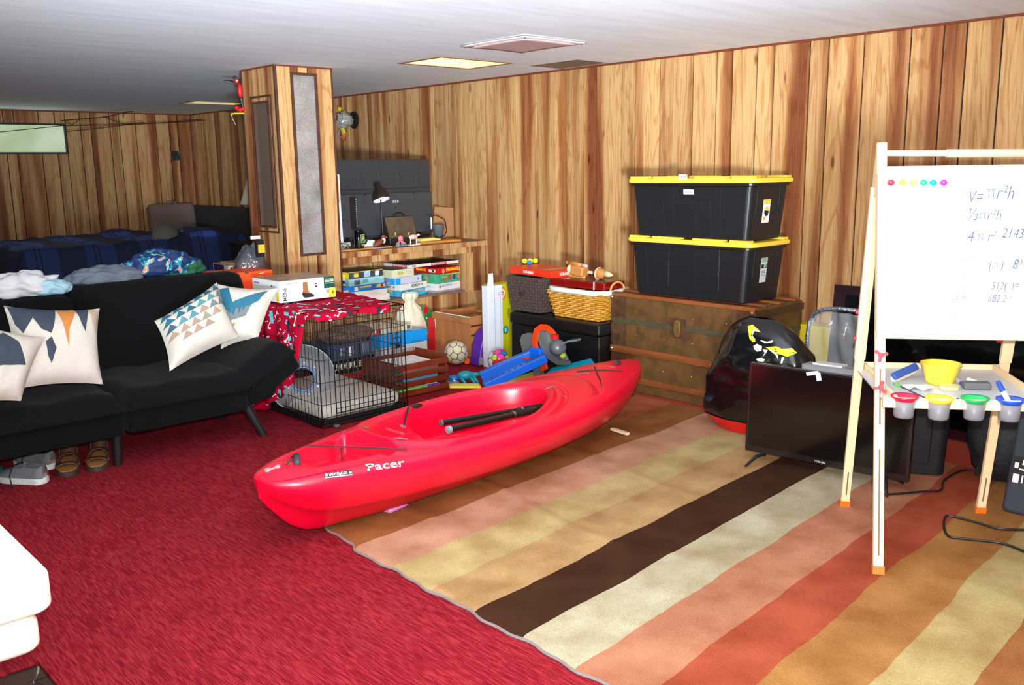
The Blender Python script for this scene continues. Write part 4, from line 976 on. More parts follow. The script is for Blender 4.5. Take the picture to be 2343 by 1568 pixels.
# whiteboard leaning with the front legs
slope = .2409
BM = EM @ axes((EW/2, .006+(1.04-.022)*slope-.0175, 1.04), (1, 0, 0), (0, slope, 1))
BW_, BH_ = .50, .535
b = B(BM); b.box((0, 0, -.004), (BW_, BH_, .008)); b.obj('whiteboard', mat('whiteboard', (246, 247, 250), .25), et)
for (c, d) in (((0, BH_/2+.006, .002), (EW-.004, .030, .018)), ((0, -BH_/2-.006, .002), (EW-.004, .030, .018)), ((-BW_/2-.004, 0, .002), (.026, BH_, .018)), ((BW_/2+.004, 0, .002), (.026, BH_, .018))):
    b = B(BM); b.box(c, d); b.obj('board_frame', M_PINE, et, bevel=.002)
b = B(EM); b.cyl((.03, .343, 1.366), (.24, .343, 1.362), .010, n=16); b.obj('roll_bar', M_PINE, et)
b = B(EM); b.cyl((.225, .343, 1.362), (.51, .343, 1.358), .014, n=18); b.obj('paper_tube', mat('paper_tube', (190, 166, 136), .7), et)
# magnets and writing
def bpt(u, v, up=0):
    p = BM.to_3x3() @ Vector((0, 0, 1)); o = BM @ Vector((0, 0, .0005)); r = ray(u, v); t = (o-CAM).dot(p)/r.dot(p); return CAM+r*t
BMi = BM.inverted()
for (u, c, nm) in ((2037, (226, 40, 60), 'red'), (2063, (246, 180, 60), 'orange'), (2088, (250, 236, 90), 'yellow'), (2111, (40, 200, 110), 'green'), (2133, (0, 160, 220), 'blue'), (2157, (226, 50, 210), 'magenta')):
    l = BMi @ bpt(u, 420); t = B(BM).sphere((l.x, l.y, .011), .0125, 16, 10).obj('round_magnet', mat('magnet_'+nm, c, .2, coat=.5), None, smooth=True)
    tag(t, nm+' round magnet in the row at the whiteboard top', 'magnet', 'coloured magnets on the whiteboard')
M_MARK = mat('faded_marker', (118, 128, 156), .6); M_MARKG = mat('faded_marker_teal', (120, 205, 215), .6); M_MARKD = mat('dark_marker', (78, 86, 122), .6)
def write(s, u, v, hpx, m=M_MARK, bold=.0):
    l = BMi @ bpt(u, v); h = (BMi @ bpt(u, v-hpx/2)).y-(BMi @ bpt(u, v+hpx/2)).y
    SH = Matrix.Identity(4); SH[0][1] = .22
    text(s, BM @ Matrix.Translation((l.x, l.y, .0012)) @ Matrix.Rotation(random.uniform(-.05, .07), 4, 'Z') @ SH, h, m, et, name='handwriting', ext=.0002, bold=-.00015, sx=.72)
for a in (('V', 2125, 456, 12), ('mxv', 2165, 456, 13), ('V=', 2232, 452, 28, M_MARKD), ('r\u00b2h', 2302, 442, 32, M_MARKD), ('\u2153', 2226, 493, 28, M_MARKD), ('r\u00b2h', 2276, 493, 26, M_MARKD), ('4', 2222, 542, 26, M_MARKD), ('r\u00b2', 2270, 542, 24, M_MARKD), ('2143', 2318, 535, 24, M_MARKD),
          ('i :  n  i mc :', 2100, 503, 17), ('Ir', 2035, 600, 24), ('x = 2.14', 2090, 600, 12), ('p = -', 2128, 558, 16), ('8-64', 2212, 596, 14), ('8\u00b3', 2328, 606, 24, M_MARKD), ('(   )', 2280, 607, 22, M_MARKD), ('\u00bd 14', 2090, 640, 10), ('204', 2186, 635, 12), ('512(  )=', 2300, 655, 18, M_MARKD),
          ('1238', 2108, 660, 14), ('628-8', 2195, 663, 12), ('682.2', 2282, 684, 18, M_MARKD), ('241.41', 2195, 682, 12, M_MARKD), ('~~ =', 2085, 700, 12, M_MARKG), ('- ~', 2098, 712, 10, M_MARKG), ('-)', 2094, 732, 10, M_MARKG), ('inner', 2045, 744, 9, M_MARKD), ('Adding', 2090, 746, 8), ('20,10', 2202, 692, 10), ('1.8', 2180, 716, 14), ('28', 2180, 736, 10), ('128', 2188, 750, 12)): write(*a)
for (u, v, hp) in ((2268, 444, 22), (2248, 496, 18), (2244, 545, 18), (2279, 608, 14), (2304, 656, 12), (2312, 686, 12), (2205, 636, 8)):
    l = BMi @ bpt(u, v); h = ((BMi @ bpt(u, v-hp/2)).y-(BMi @ bpt(u, v+hp/2)).y); F = BM @ Matrix.Translation((l.x, l.y, .0012)); b = B(F); wd = max(.0012, h*.07)
    b.box((0, h*.45, 0), (h*.95, wd, .0004), rot=(0, 0, .08)); b.box((-h*.22, -.02*h, 0), (wd, h*.95, .0004), rot=(0, 0, -.1)); b.box((h*.22, -.02*h, 0), (wd, h*.95, .0004), rot=(0, 0, .06)); b.obj('handwriting', M_MARKD, et)
# tray
TM = EM @ Matrix.Translation((0, 0, .585))
b = B(TM); b.bb((.012, .02, -.012), (EW-.012, .55, -.006)); b.obj('tray_board', mat('tray_grey', (190, 192, 196), .35), et)
for p, q in (((.0, .0, -.02), (EW+.02, .018, .012)), ((.012, .55, -.02), (EW-.0, .565, .012))): B(TM).bb(p, q).obj('tray_edge', M_PINE, et, bevel=.003)
# cups hanging in the tray holes
cupc = [('red', (206, 20, 60)), ('yellow', (240, 214, 60)), ('green', (20, 170, 90)), ('blue', (20, 80, 200))]
M_CUP = mat('frosted_plastic', (150, 150, 158), .35, alpha=.5)
def tl(u, v, z): return TM.inverted() @ PZ(u, v, z)
for k, ((nm, c), (u, v)) in enumerate(zip(cupc, ((2070, 908), (2150, 912), (2231, 912), (2312, 915)))):
    p = PZ(u, v, .612); l = TM.inverted() @ p
    t = thing('paint_cup', 'frosted cup with a '+nm+' rim hanging in the easel tray front', 'cup', Vector((p.x, p.y, .545)), 'paint cups in the easel tray')
    b = B(Matrix.Translation((p.x, p.y, 0))); b.lathe([(.001, .545), (.027, .545), (.030, .55), (.034, .60), (.032, .60), (.028, .552), (.001, .549)], 22, cap=False); b.obj('cup_body', M_CUP, t, smooth=True)
    b = B(Matrix.Translation((p.x, p.y, 0))); b.lathe([(.018, .600), (.036, .612), (.042, .616), (.042, .612), (.034, .600), (.020, .596), (.018, .600)], 26, cap=False); b.obj('rim', mat('rim_'+nm, c, .3), t, smooth=True)
def marker(p, d, L, r, body, cap, label, capfrac=.3):
    d = Vector(d).normalized(); t = thing('marker', label, 'marker', p, 'markers on the easel tray')
    b = B().cyl(p, p+d*L*(1-capfrac), r, n=12); b.obj('barrel', body, t); B().cyl(p+d*L*(1-capfrac), p+d*L, r*1.12, r*.95, n=12).obj('cap', cap, t); return t
M_MKW = mat('marker_white', (240, 240, 244), .35); M_MKB = mat('marker_cap_blue', (36, 76, 190), .35)
z0 = .592
def mk(ua, va, ub, vb, r, cap, label, za=z0, zb=z0, frac=.3):
    a, c = PZ(ua, va, za), PZ(ub, vb, zb); marker(a, c-a, (c-a).length, r, M_MKW, cap, label, frac)
mk(2308, 920, 2283, 873, .008, M_MKB, 'blue capped marker standing in the blue rimmed cup', .600, .665, .45)
mk(2215, 868, 2266, 886, .007, mat('marker_cap_red', (206, 40, 60), .35), 'white marker with a red tip lying at the tray back', .594, .594, .12)
mk(2140, 896, 2200, 920, .007, mat('marker_cap_navy', (40, 40, 110), .35), 'white marker with a navy end between the cups', .594, .594, .16)
mk(2098, 914, 2124, 918, .008, mat('marker_cap_pale', (190, 220, 230), .35), 'pale marker stub beside the red rimmed cup', .594, .594, .3)
mk(2186, 866, 2204, 882, .006, M_MKB, 'white pen with blue cap beside the yellow bowl', .594, .594, .3)
# yellow bowl
p = PZ(2150, 876, .592); t = thing('bowl', 'yellow plastic bowl standing on the easel tray', 'bowl', p)
B(Matrix.Translation(p)).lathe([(.0, .0), (.044, .0), (.048, .012), (.064, .066), (.068, .070), (.063, .070), (.045, .012), (.040, .004), (.0, .004)], 30, cap=False).obj('bowl_body', mat('bowl_yellow', (248, 224, 70), .35), t, smooth=True)
# eraser leaning on the back edge
pa, pc = PZ(2043, 866, .602), PZ(2096, 842, .622); F = axes((pa+pc)/2, pc-pa, EM.to_3x3() @ Vector((0, .6, .6)))
t = thing('eraser', 'blue felt whiteboard eraser propped on the tray edge', 'eraser', (pa+pc)/2-Vector((0, 0, .02)))
L_ = (pc-pa).length
B(F).rbox((0, .004, .006), (L_, .026, .014), .005, 2, rz=.003).obj('grip', mat('eraser_blue', (50, 84, 160), .5), t); B(F).rbox((0, -.004, -.008), (L_*.96, .026, .014), .005, 2, rz=.003).obj('felt', mat('eraser_felt', (206, 194, 172), .9, bump=(80, .4)), t)
# paper scrap, brush, dark block, tape piece
F = EM @ Matrix.Translation(TM.inverted() @ PZ(2100, 888, .59)+Vector((0, 0, .585))) 
F = Matrix.Translation(PZ(2098, 888, .592)) @ EM.to_3x3().to_4x4()
b = B(F); b.grid(lambda u, v: Vector(((u-.5)*.085, (v-.5)*.075, .012*math.sin(u*5)**2*(1-v)+.004*math.sin(v*9))), 10, 8); tag(b.obj('paper_scrap', mat('paper_white', (244, 244, 244), .7), smooth=True, solid=.001), 'crumpled white paper scrap on the easel tray', 'paper')
a, c = PZ(2046, 878, .594), PZ(2125, 914, .594); t = thing('paint_brush', 'green tipped paint brush lying on the easel tray', 'paint brush', a); d = (c-a)
B().cyl(a+d*.2, c, .003, .002, n=8).obj('handle', mat('brush_dark', (90, 60, 80), .5), t); B().tube([a, a+d*.08, a+d*.2], [.003, .009, .004], 8).obj('bristles', mat('brush_green', (104, 170, 92), .7), t)
F = Matrix.Translation(PZ(2233, 890, .592)) @ EM.to_3x3().to_4x4(); t = B(F).rbox((0, 0, .012), (.085, .04, .024), .006, 2, rz=.004).obj('felt_block', mat('dark_grey_felt', (92, 92, 96), .8)); tag(t, 'dark grey felt block lying behind the green rimmed cup', 'felt block')
F = Matrix.Translation(PZ(2172, 890, .592)) @ EM.to_3x3().to_4x4(); b = B(F); b.lathe([(.0, .0), (.032, 0), (.032, .012), (.0, .012)], 20, cap=False); t = b.obj('jar_cover', mat('clear_yellowish', (232, 224, 170), .3, alpha=.7)); tag(t, 'clear yellowish lid lying in front of the bowl', 'lid')

# ================================================================ TELEVISIONS on the right
M_GLOSS = mat('glossy_bezel', (26, 20, 22), .18, coat=.4); M_SCREEN = mat('lcd_screen', (10, 9, 9), .12, spec=.5)
bl, br = PZ(1703, 1030, .060), PZ(2077, 1105, .060); tl_ = PX(1712, 829, bl.x+.02)
TF = axes(bl, br-bl, tl_-bl); TWd, THt = (br-bl).length, (tl_-bl).length
tv = thing('television', 'flat screen television on splayed feet in front of the easel', 'television', (bl+br)/2-Vector((0, 0, .05)))
b = B(TF); b.rbox((TWd/2, THt/2, -.018), (TWd, THt, .03), .006, 2, rz=.004); b.obj('bezel', M_GLOSS, tv)
b = B(TF); b.bb((.012, .028, -.004), (TWd-.012, THt-.012, -.0022)); b.obj('screen', M_SCREEN, tv)
b = B(TF); b.rbox((TWd/2, THt*.38, -.045), (TWd*.8, THt*.55, .04), .01, 2, rz=.01); b.obj('back_shell', M_BLACK, tv)
text('TOSHIBA', TF @ Matrix.Translation((TWd*.49, .013, -.001)), .009, mat('logo_silver', (200, 200, 200), .4), tv)
for fx, sg in ((.10, -1), (TWd-.10, 1)):
    for dz in (.09, -.11):
        p0 = TF @ Vector((fx, .004, -.018)); p1 = TF @ Vector((fx+sg*.05, 0, dz)); p1.z = .016
        B().tube([p0, p0.lerp(p1, .5)+Vector((0, 0, .012)), p1], [.009, .008, .005], 8).obj('stand_foot', M_BLACK, tv)
F = TF @ Matrix.Translation((TWd*.437, THt-.012, .0)); 
b = B(F @ Euler((0, 0, .25)).to_matrix().to_4x4()); b.box((-.02, .006, .001), (.055, .016, .001)); b.box((.004, -.012, .0015), (.022, .036, .001)); b.obj('tape', mat('paper_tape', (196, 196, 202), .6), tv)
# silver box on top / behind
F = TF @ Matrix.Translation((TWd*.52, THt+.004, -.085)); t = thing('set_top_box', 'silver grey flat box resting behind the front television top', 'electronics box', F @ Vector((0, 0, 0)))
B(F).rbox((0, .002, 0), (.30, .024, .12), .006, 2, rz=.02).obj('case', mat('box_silver', (150, 152, 158), .3, metal=.4), t); B(F).bb((-.11, .013, -.05), (.02, .020, .02)).obj('tray_part', mat('light_plastic', (206, 206, 206), .4), t)
# big dark television leaning at the wall
BX = 4.52; t = thing('television', 'large dark glossy television leaning at the wall behind the easel', 'television', (BX, 1.72, .012))
F = axes((BX-.06, 2.365, .02), (0, -1, 0), (.10, 0, 1)); W2, H2 = 1.30, .70
B(F).rbox((W2/2, H2/2, -.02), (W2, H2, .035), .006, 2, rz=.004).obj('bezel', mat('plum_bezel', (40, 14, 20), .15, coat=.5), t)
B(F).bb((.07, .05, -.002), (W2-.05, H2-.05, -.0005)).obj('screen', mat('lcd_screen_dark', (6, 6, 7), .08), t)
# third black tote behind the television
tC, f, g, cx, cy = tote('storage_tote', 'black tote with yellow lid on the rug behind the easel tray', -.27, .27, -.21, .21, 0, .375, 'black storage totes with yellow lids', 'round')
e2 = Vector((.89, .45, 0)).normalized(); e1 = Vector((e2.y, -e2.x, 0)); cc = Vector((3.91, 1.474, .014))+e2*.235-e1*.185
tC.location = cc; tC.rotation_euler = (0, 0, math.atan2(.45, .89))
# router-like silver label part on the tote is the sticker at its foot
# black backpack and the monitor at the right edge
M_BAG = mat('bag_black', (26, 27, 30), .7, vary=(8, .3), bump=(40, .5))
def blob(name, c, r, m, parent=None, seed=0, n=28, amp=.12, fr=2.2, flat=True):
    b = B(); c = Vector(c)
    def fn(u, v):
        a = 2*math.pi*u; e = math.pi*(.002+v*.996); d = Vector((math.sin(e)*math.cos(a), math.sin(e)*math.sin(a), math.cos(e)))
        k = 1+amp*noise.noise(d*fr+Vector((seed, seed*2, 0)))+amp*.4*noise.noise(d*fr*3+Vector((seed, 0, 5)))
        p = Vector((d.x*r[0]*k, d.y*r[1]*k, d.z*r[2]*k))
        if flat: p.z = max(p.z, -r[2]*.86)
        return c+p
    b.grid(fn, n, n//2, cu=True); return b.obj(name, m, parent, smooth=True)
bp = PZ(2262, 1120, .012)
bk = thing('backpack', 'black soft backpack slumped behind the right easel leg', 'backpack', (bp.x+.14, bp.y+.0, .012))
blob('bag_body', (bp.x+.16, bp.y-.0, .20), (.13, .15, .205), M_BAG, bk, 3, amp=.15)
B().tube([Vector((bp.x+.03, bp.y+.06, .06)), Vector((bp.x-.01, bp.y+.02, .16)), Vector((bp.x+.02, bp.y-.0, .29)), Vector((bp.x+.12, bp.y, .38))], .012, 8).obj('strap', M_BAG, bk)
c0 = PZ(2288, 1168, .014); F = axes(c0, (0, -1, 0), (.30, -.22, 1)); t = thing('monitor', 'dark grey flat monitor standing at the right edge of the rug', 'monitor', c0)
B(F).rbox((.24, .22, -.03), (.48, .44, .05), .02, 3, rz=.012).obj('case', mat('monitor_grey', (46, 52, 60), .35), t); B(F).rbox((.27, .20, -.002), (.38, .34, .018), .03, 3, rz=.008).obj('back_panel', mat('monitor_back', (60, 66, 76), .4), t)
B(F).box((.04, .17, .0), (.05, .10, .012)).obj('label_panel', M_BLACK, t)
for i, (a, c, w, h) in enumerate(((.035, .135, .022, .034), (.030, .185, .014, .022), (.055, .20, .012, .02), (.058, .135, .006, .03), (.05, .172, .02, .006))): B(F).box((a, c, .007), (w, h, .001)).obj('sticker', mat('sticker_white', (220, 220, 220), .5), t)
def cable(name, pts, r, label, m=M_BLACK, z=.018, cat='cable'):
    P = [PZ(u, v, z) for u, v in pts]; n = len(P); out = []
    for i in range((n-1)*6+1): out.append(Vector([spl([(k, P[k][c]) for k in range(n)], i/6) for c in range(3)]))
    return tag(B().tube(out, r, 8).obj(name, m), label, cat)
cable('power_cord', [(2343+40, 1214), (2343, 1213), (2285, 1210), (2235, 1196), (2175, 1181), (2162, 1186), (2160, 1208), (2172, 1228), (2215, 1234), (2290, 1243), (2343, 1262), (2383, 1280)], .0045, 'black cord looped on the rug at the right edge')
cable('power_cord', [(2015, 1132), (2060, 1130), (2110, 1125), (2152, 1122), (2158, 1102), (2180, 1086), (2205, 1076), (2228, 1076)], .0045, 'black cord running from the television foot to the backpack', z=.019)

# ================================================================ GLOSSY BLACK INFLATABLE BAG, CLEAR BAG
M_VINYL = mat('black_vinyl', (12, 12, 14), .16, spec=.7, bump=(7, .55))
BXp = 3.93
SL = [(.012, 1650, 1760, 985, .06), (.05, 1616, 1800, 945, .12), (.12, 1616, 1830, 915, .13), (.22, 1626, 1850, 870, .13), (.32, 1645, 1860, 820, .12), (.40, 1656, 1846, 785, .10), (.46, 1672, 1822, 755, .08), (.495, 1690, 1800, 738, .05), (.505, 1712, 1775, 728, .02)]
vb = thing('inflatable_bag', 'slumped glossy black vinyl inflatable with yellow and white print', 'inflatable toy', (BXp, 2.4, .012))
sl = []; SL = [(max(.012, PX((ul+ur)/2, v, BXp).z) if v < 980 else .012, ul, ur, v, rx) for z, ul, ur, v, rx in SL]; ZTOP = SL[-1][0]
for z, ul, ur, v, rx in SL:
    # solve left and right lateral positions at this height on the plane x = BXp
    def ysolve(u):
        lo, hi = 1.0, 3.4
        for _ in range(30):
            md = (lo+hi)/2; q = Vector((BXp, md, z))-CAM; uu = W_/2+FPX*q.dot(R_)/q.dot(fwd)
            if uu > u: lo = md
            else: hi = md
        return (lo+hi)/2
    sl.append((z, ysolve(ul), ysolve(ur), rx))
def bagf(u, v, red=False):
    z = .012+(ZTOP-.012)*v; yl = spl([(s[0], s[1]) for s in sl], z); yr = spl([(s[0], s[2]) for s in sl], z); rx = spl([(s[0], s[3]) for s in sl], z)
    a = 2*math.pi*u; cyy = (yl+yr)/2; ry = abs(yl-yr)/2
    d = Vector((math.cos(a), math.sin(a), z*6)); k = 1+.08*noise.noise(Vector((math.cos(a)*1.5, math.sin(a)*1.5, z*7)))+.05*abs(noise.noise(Vector((math.cos(a)*4, math.sin(a)*4, z*16+3))))-.06*abs(noise.noise(Vector((math.cos(a)*2.2+5, math.sin(a)*2.2, z*11))))-.03*abs(math.sin(a*3+z*9))
    ox = .0
    return Vector((BXp+ox+rx*math.cos(a)*k, cyy+ry*math.sin(a)*k, z))
b = B(); b.grid(lambda u, v: bagf(u, .10+.90*v), 72, 60, cu=True); vo_ = b.obj('vinyl_skin', M_VINYL, vb, smooth=True)
VB = BVHTree.FromPolygons([tuple(p) for p in b.v], [list(f) for f in b.f])
b = B(); b.grid(lambda u, v: BC+(bagf(u, .118*v)-BC)*1.03 if False else Vector((BXp+(bagf(u, .118*v).x-BXp)*1.04, 2.38+(bagf(u, .118*v).y-2.38)*1.03, bagf(u, .118*v).z)), 72, 6, cu=True); b.obj('red_base', mat('red_vinyl', (226, 20, 20), .25), vb, smooth=True)
def vpoly(pts, m):
    P = []
    for u, v in pts:
        loc, n, i, d = VB.ray_cast(CAM, ray(u, v).normalized())
        if loc is None: continue
        if n.dot(CAM-loc) < 0: n = -n
        P.append((loc, n))
    # triangulate and subdivide toward the surface
    import mathutils
    tess = mathutils.geometry.tessellate_polygon([[Vector((u, v, 0)) for u, v in pts]])
    vs = []; fs = []; n = 5
    for tri in tess:
        A, Bq, C = [pts[i] for i in tri]; base = {}
        for i in range(n+1):
            for j in range(n+1-i):
                a, c = i/n, j/n; u = A[0]*(1-a-c)+Bq[0]*a+C[0]*c; v = A[1]*(1-a-c)+Bq[1]*a+C[1]*c
                loc, nn, ii, dd = VB.ray_cast(CAM, ray(u, v).normalized())
                if loc is None: return
                if nn.dot(CAM-loc) < 0: nn = -nn
                base[(i, j)] = len(vs); vs.append(loc+nn*.0015)
        for i in range(n):
            for j in range(n-i):
                fs.append((base[(i, j)], base[(i+1, j)], base[(i, j+1)]))
                if i+j < n-1: fs.append((base[(i+1, j)], base[(i+1, j+1)], base[(i, j+1)]))
    B().add(vs, fs).obj('printed_mark', m, vb)
YV = mat('vinyl_yellow', (238, 220, 40), .25); WV = mat('vinyl_white', (226, 232, 214), .25)
for pts, m in (([(1711, 747), (1722, 743), (1740, 759), (1724, 752), (1719, 768), (1730, 782), (1722, 783), (1715, 775)], YV), ([(1724, 752), (1742, 761), (1727, 758), (1722, 768), (1730, 779), (1723, 775), (1721, 764)], WV),
               ([(1751, 795), (1776, 793), (1790, 799), (1812, 797), (1824, 808), (1802, 817), (1780, 810)], YV), ([(1724, 792), (1732, 787), (1744, 793), (1742, 803), (1732, 805), (1726, 799)], WV),
               ([(1757, 799), (1770, 803), (1781, 813), (1780, 823), (1774, 812)], WV), ([(1745, 800), (1757, 801), (1752, 810), (1744, 818), (1750, 808)], WV), ([(1730, 822), (1742, 819), (1752, 824), (1746, 828), (1734, 827)], WV), ([(1738, 778), (1755, 782), (1770, 779), (1766, 785), (1750, 786)], WV), ([(1789, 817), (1795, 818), (1790, 832), (1786, 832)], WV)):
    vpoly(pts, m)
# clear vinyl storage bag with a silvery zip edge
q0 = PX(1843, 826, 4.30); q1 = PX(1912, 706, 4.30)
cb = thing('clear_bag', 'upright clear vinyl bag with silvery zipped edge by the wall', 'bag', (4.3, q0.y, .03))
yA, zT = q0.y, q1.z
path = [(yA-.005, .03), (yA-.005, zT-.16), (yA-.012, zT-.08), (yA-.04, zT-.035), (yA-.09, zT-.012), (yA-.17, zT), (yA-.30, zT)]
B().tube([Vector((4.30, y, z)) for y, z in path], .011, 8).obj('zip_edge', mat('zip_silver', (150, 160, 176), .2, metal=.8, bump=(80, .8)), cb, smooth=True)
b = B(); b.grid(lambda u, v: Vector((4.295+.02*noise.noise(Vector((u*5, v*6, 2)))+.008*math.sin(u*20+v*5), yA-.012-.28*u, .03+(zT-.05)*v*(1-.12*(1-min(1, u/.25))**2))), 28, 30)
b.obj('vinyl_sheet', mat('clear_vinyl', (240, 244, 250), .08, alpha=.22, spec=.9), cb, smooth=True)
p = PX(1815, 742, 4.62); t = B().rbox((4.71, p.y-.14, p.z/2+.008), (.14, .28, p.z-.014), .01, 2, rz=.006).obj('yellow_box', mat('yellow_card', (214, 190, 34), .5)); tag(t, 'yellow box standing at the wall behind the clear bag', 'box')

# ================================================================ WHITE SEAT at the lower left corner
M_CREAM = mat('cream_leather', (240, 234, 218), .5, bump=(8, .08))
wo = thing('upholstered_seat', 'cream padded seat with a thick cushion at the lower left corner', 'seat', (.15, 2.6, 0))
zc0 = PY(100, 1404, 2.15).z; zb0 = PY(92, 1492, 2.16).z
B().rbox((.548-.40, 2.14+.45, (.475+zc0)/2), (.80, .90, .475-zc0), .03, 4, rz=.022).obj('cushion', M_CREAM, wo, smooth=True)
B().rbox((.533-.41, 2.16+.44, (zc0+zb0)/2-.001), (.79, .89, zc0-zb0-.004), .03, 4, rz=.022).obj('base', M_CREAM, wo, smooth=True)
for (x, y) in ((.375, 2.22), (.47, 2.98), (-.2, 2.22)): B().tube([(x, y, zb0+.01), (x, y, -.006)], [.020, .016], 14).obj('leg', mat('chrome_leg', (150, 160, 168), .3, metal=.6), wo)
# ================================================================ DOG CRATE
CX0, CX1, CY0, CY1, CZ = 2.435, 2.99, 4.11, 4.90, .61
M_WIRE = mat('crate_wire', (18, 17, 18), .4)
cr = thing('dog_crate', 'black wire dog crate half covered by the red printed blanket', 'dog crate', ((CX0+CX1)/2, (CY0+CY1)/2, 0))
def wires(name, segs, r=.0018, frame_=()):
    b = B()
    for a, c in segs: b.tube([a, c], r, 5, cap=False)
    for a, c in frame_: b.tube([a, c], .0034, 6)
    o = b.obj(name, M_WIRE, cr); o['kind'] = 'stuff'; return o
def panel(name, P, ua, ub, va, vb, du, hz):
    """P(u, v) -> point; verticals every du, horizontals at the listed heights"""
    seg = []; n = max(2, round((ub-ua)/du))
    for i in range(1, n): u = ua+(ub-ua)*i/n; seg.append((P(u, va), P(u, vb)))
    for h in hz: seg.append((P(ua, h), P(ub, h)))
    fr_ = [(P(ua, va), P(ub, va)), (P(ua, vb), P(ub, vb)), (P(ua, va), P(ua, vb)), (P(ub, va), P(ub, vb))]
    return wires(name, seg, frame_=fr_)
HZ = [.035, .06, .13, .25, .37, .49, .575]
panel('front_panel', lambda u, v: Vector((u, CY0, v)), CX0, CX1, .018, CZ, .030, HZ)
panel('back_panel', lambda u, v: Vector((u, CY1, v)), CX0, CX1, .018, CZ, .034, HZ)
panel('side_panel', lambda u, v: Vector((CX0, u, v)), CY0, CY1, .018, CZ, .034, HZ)
panel('side_panel', lambda u, v: Vector((CX1, u, v)), CY0, CY1, .018, CZ, .034, HZ)
panel('top_panel', lambda u, v: Vector((u, v, CZ)), CX0, CX1, CY0, CY1, .034, [CY0+.02, 4.25, 4.40, 4.55, 4.70, 4.85])
panel('bottom_panel', lambda u, v: Vector((u, v, .012)), CX0, CX1, CY0, CY1, .05, [4.25, 4.40, 4.55, 4.70, 4.85])
# door in the front panel, a second mesh just outside
panel('door', lambda u, v: Vector((u, CY0-.008, v)), CX0+.085, CX1-.09, .075, .545, .030, [.10, .22, .34, .46])
b = B()
for z in (.18, .40):
    b.tube([Vector((CX1-.11, CY0-.014, z)), Vector((CX1-.04, CY0-.014, z)), Vector((CX1-.04, CY0-.014, z+.03)), Vector((CX1-.09, CY0-.014, z+.03))], .003, 6)
b.tube([Vector((CX1-.07, CY0-.016, .385)), Vector((CX1-.05, CY0-.016, .385))], .010, 10); o = b.obj('latch', M_WIRE, cr); o['kind'] = 'stuff'
b = B(); ring = [(CX0+.01, CY0+.012), (CX1-.01, CY0+.012), (CX1-.01, CY1-.012), (CX0+.01, CY1-.012)]
b.bb((CX0+.008, CY0+.008, .016), (CX1-.008, CY1-.008, .022))
for i in range(4):
    a, c = ring[i], ring[(i+1) % 4]; b.bb((min(a[0], c[0])-.004, min(a[1], c[1])-.004, .016), (max(a[0], c[0])+.004, max(a[1], c[1])+.004, .045))
b.obj('tray', M_BLACK, cr)
B().rbox((CX0+.075, CY0-.018, .010), (.03, .022, .012), .004, 2, rz=.003).obj('wire_foot', mat('rubber_grey', (90, 92, 96), .6), cr)
t = B().rbox(((CX0+CX1)/2, (CY0+CY1)/2, .075), (CX1-CX0-.04, CY1-CY0-.05, .085), .04, 4, rz=.035, puff=.012).obj('dog_bed', mat('bed_fleece', (196, 190, 180), .95, vary=(40, .08), bump=(90, .6)), smooth=True)
tag(t, 'grey white fleece pad lying inside the wire dog crate', 'dog bed')
# clear plastic recovery cone standing in the crate
c = PY(694, 868, 4.36); ax = Vector((-.42, -.85, .18)).normalized()
cn = thing('recovery_cone', 'clear plastic pet recovery cone with blue trim inside the crate', 'pet cone', c)
b = B(Matrix.Translation(c+ax*-.02)); b.lathe([(.062, .0), (.075, -.015), (.190, -.15)], 40, cap=False, axis=ax*1)
cone = b.obj('cone_shell', mat('clear_grey', (196, 200, 206), .2, alpha=.42, spec=.7), cn, smooth=True, solid=.001)
Q = ax.to_track_quat('Z', 'Y').to_matrix()
B().tube([c+Q @ Vector((.066*math.cos(a/24*2*math.pi), .066*math.sin(a/24*2*math.pi), -.02)) for a in range(24)], .007, 8, closed=True).obj('blue_trim', mat('trim_blue', (70, 110, 160), .4), cn, smooth=True)
B().tube([c+Q @ Vector((.190*math.cos(a/32*2*math.pi), .190*math.sin(a/32*2*math.pi), -.17)) for a in range(32)], .003, 6, closed=True).obj('outer_rim', mat('rim_clear', (170, 176, 182), .3), cn, smooth=True)
for a in range(9):
    an = a*.72; B().sphere(c+Q @ Vector((.09*math.cos(an), .09*math.sin(an), -.028)), .0045, 8, 5).obj('snap', M_WHITE, cn)
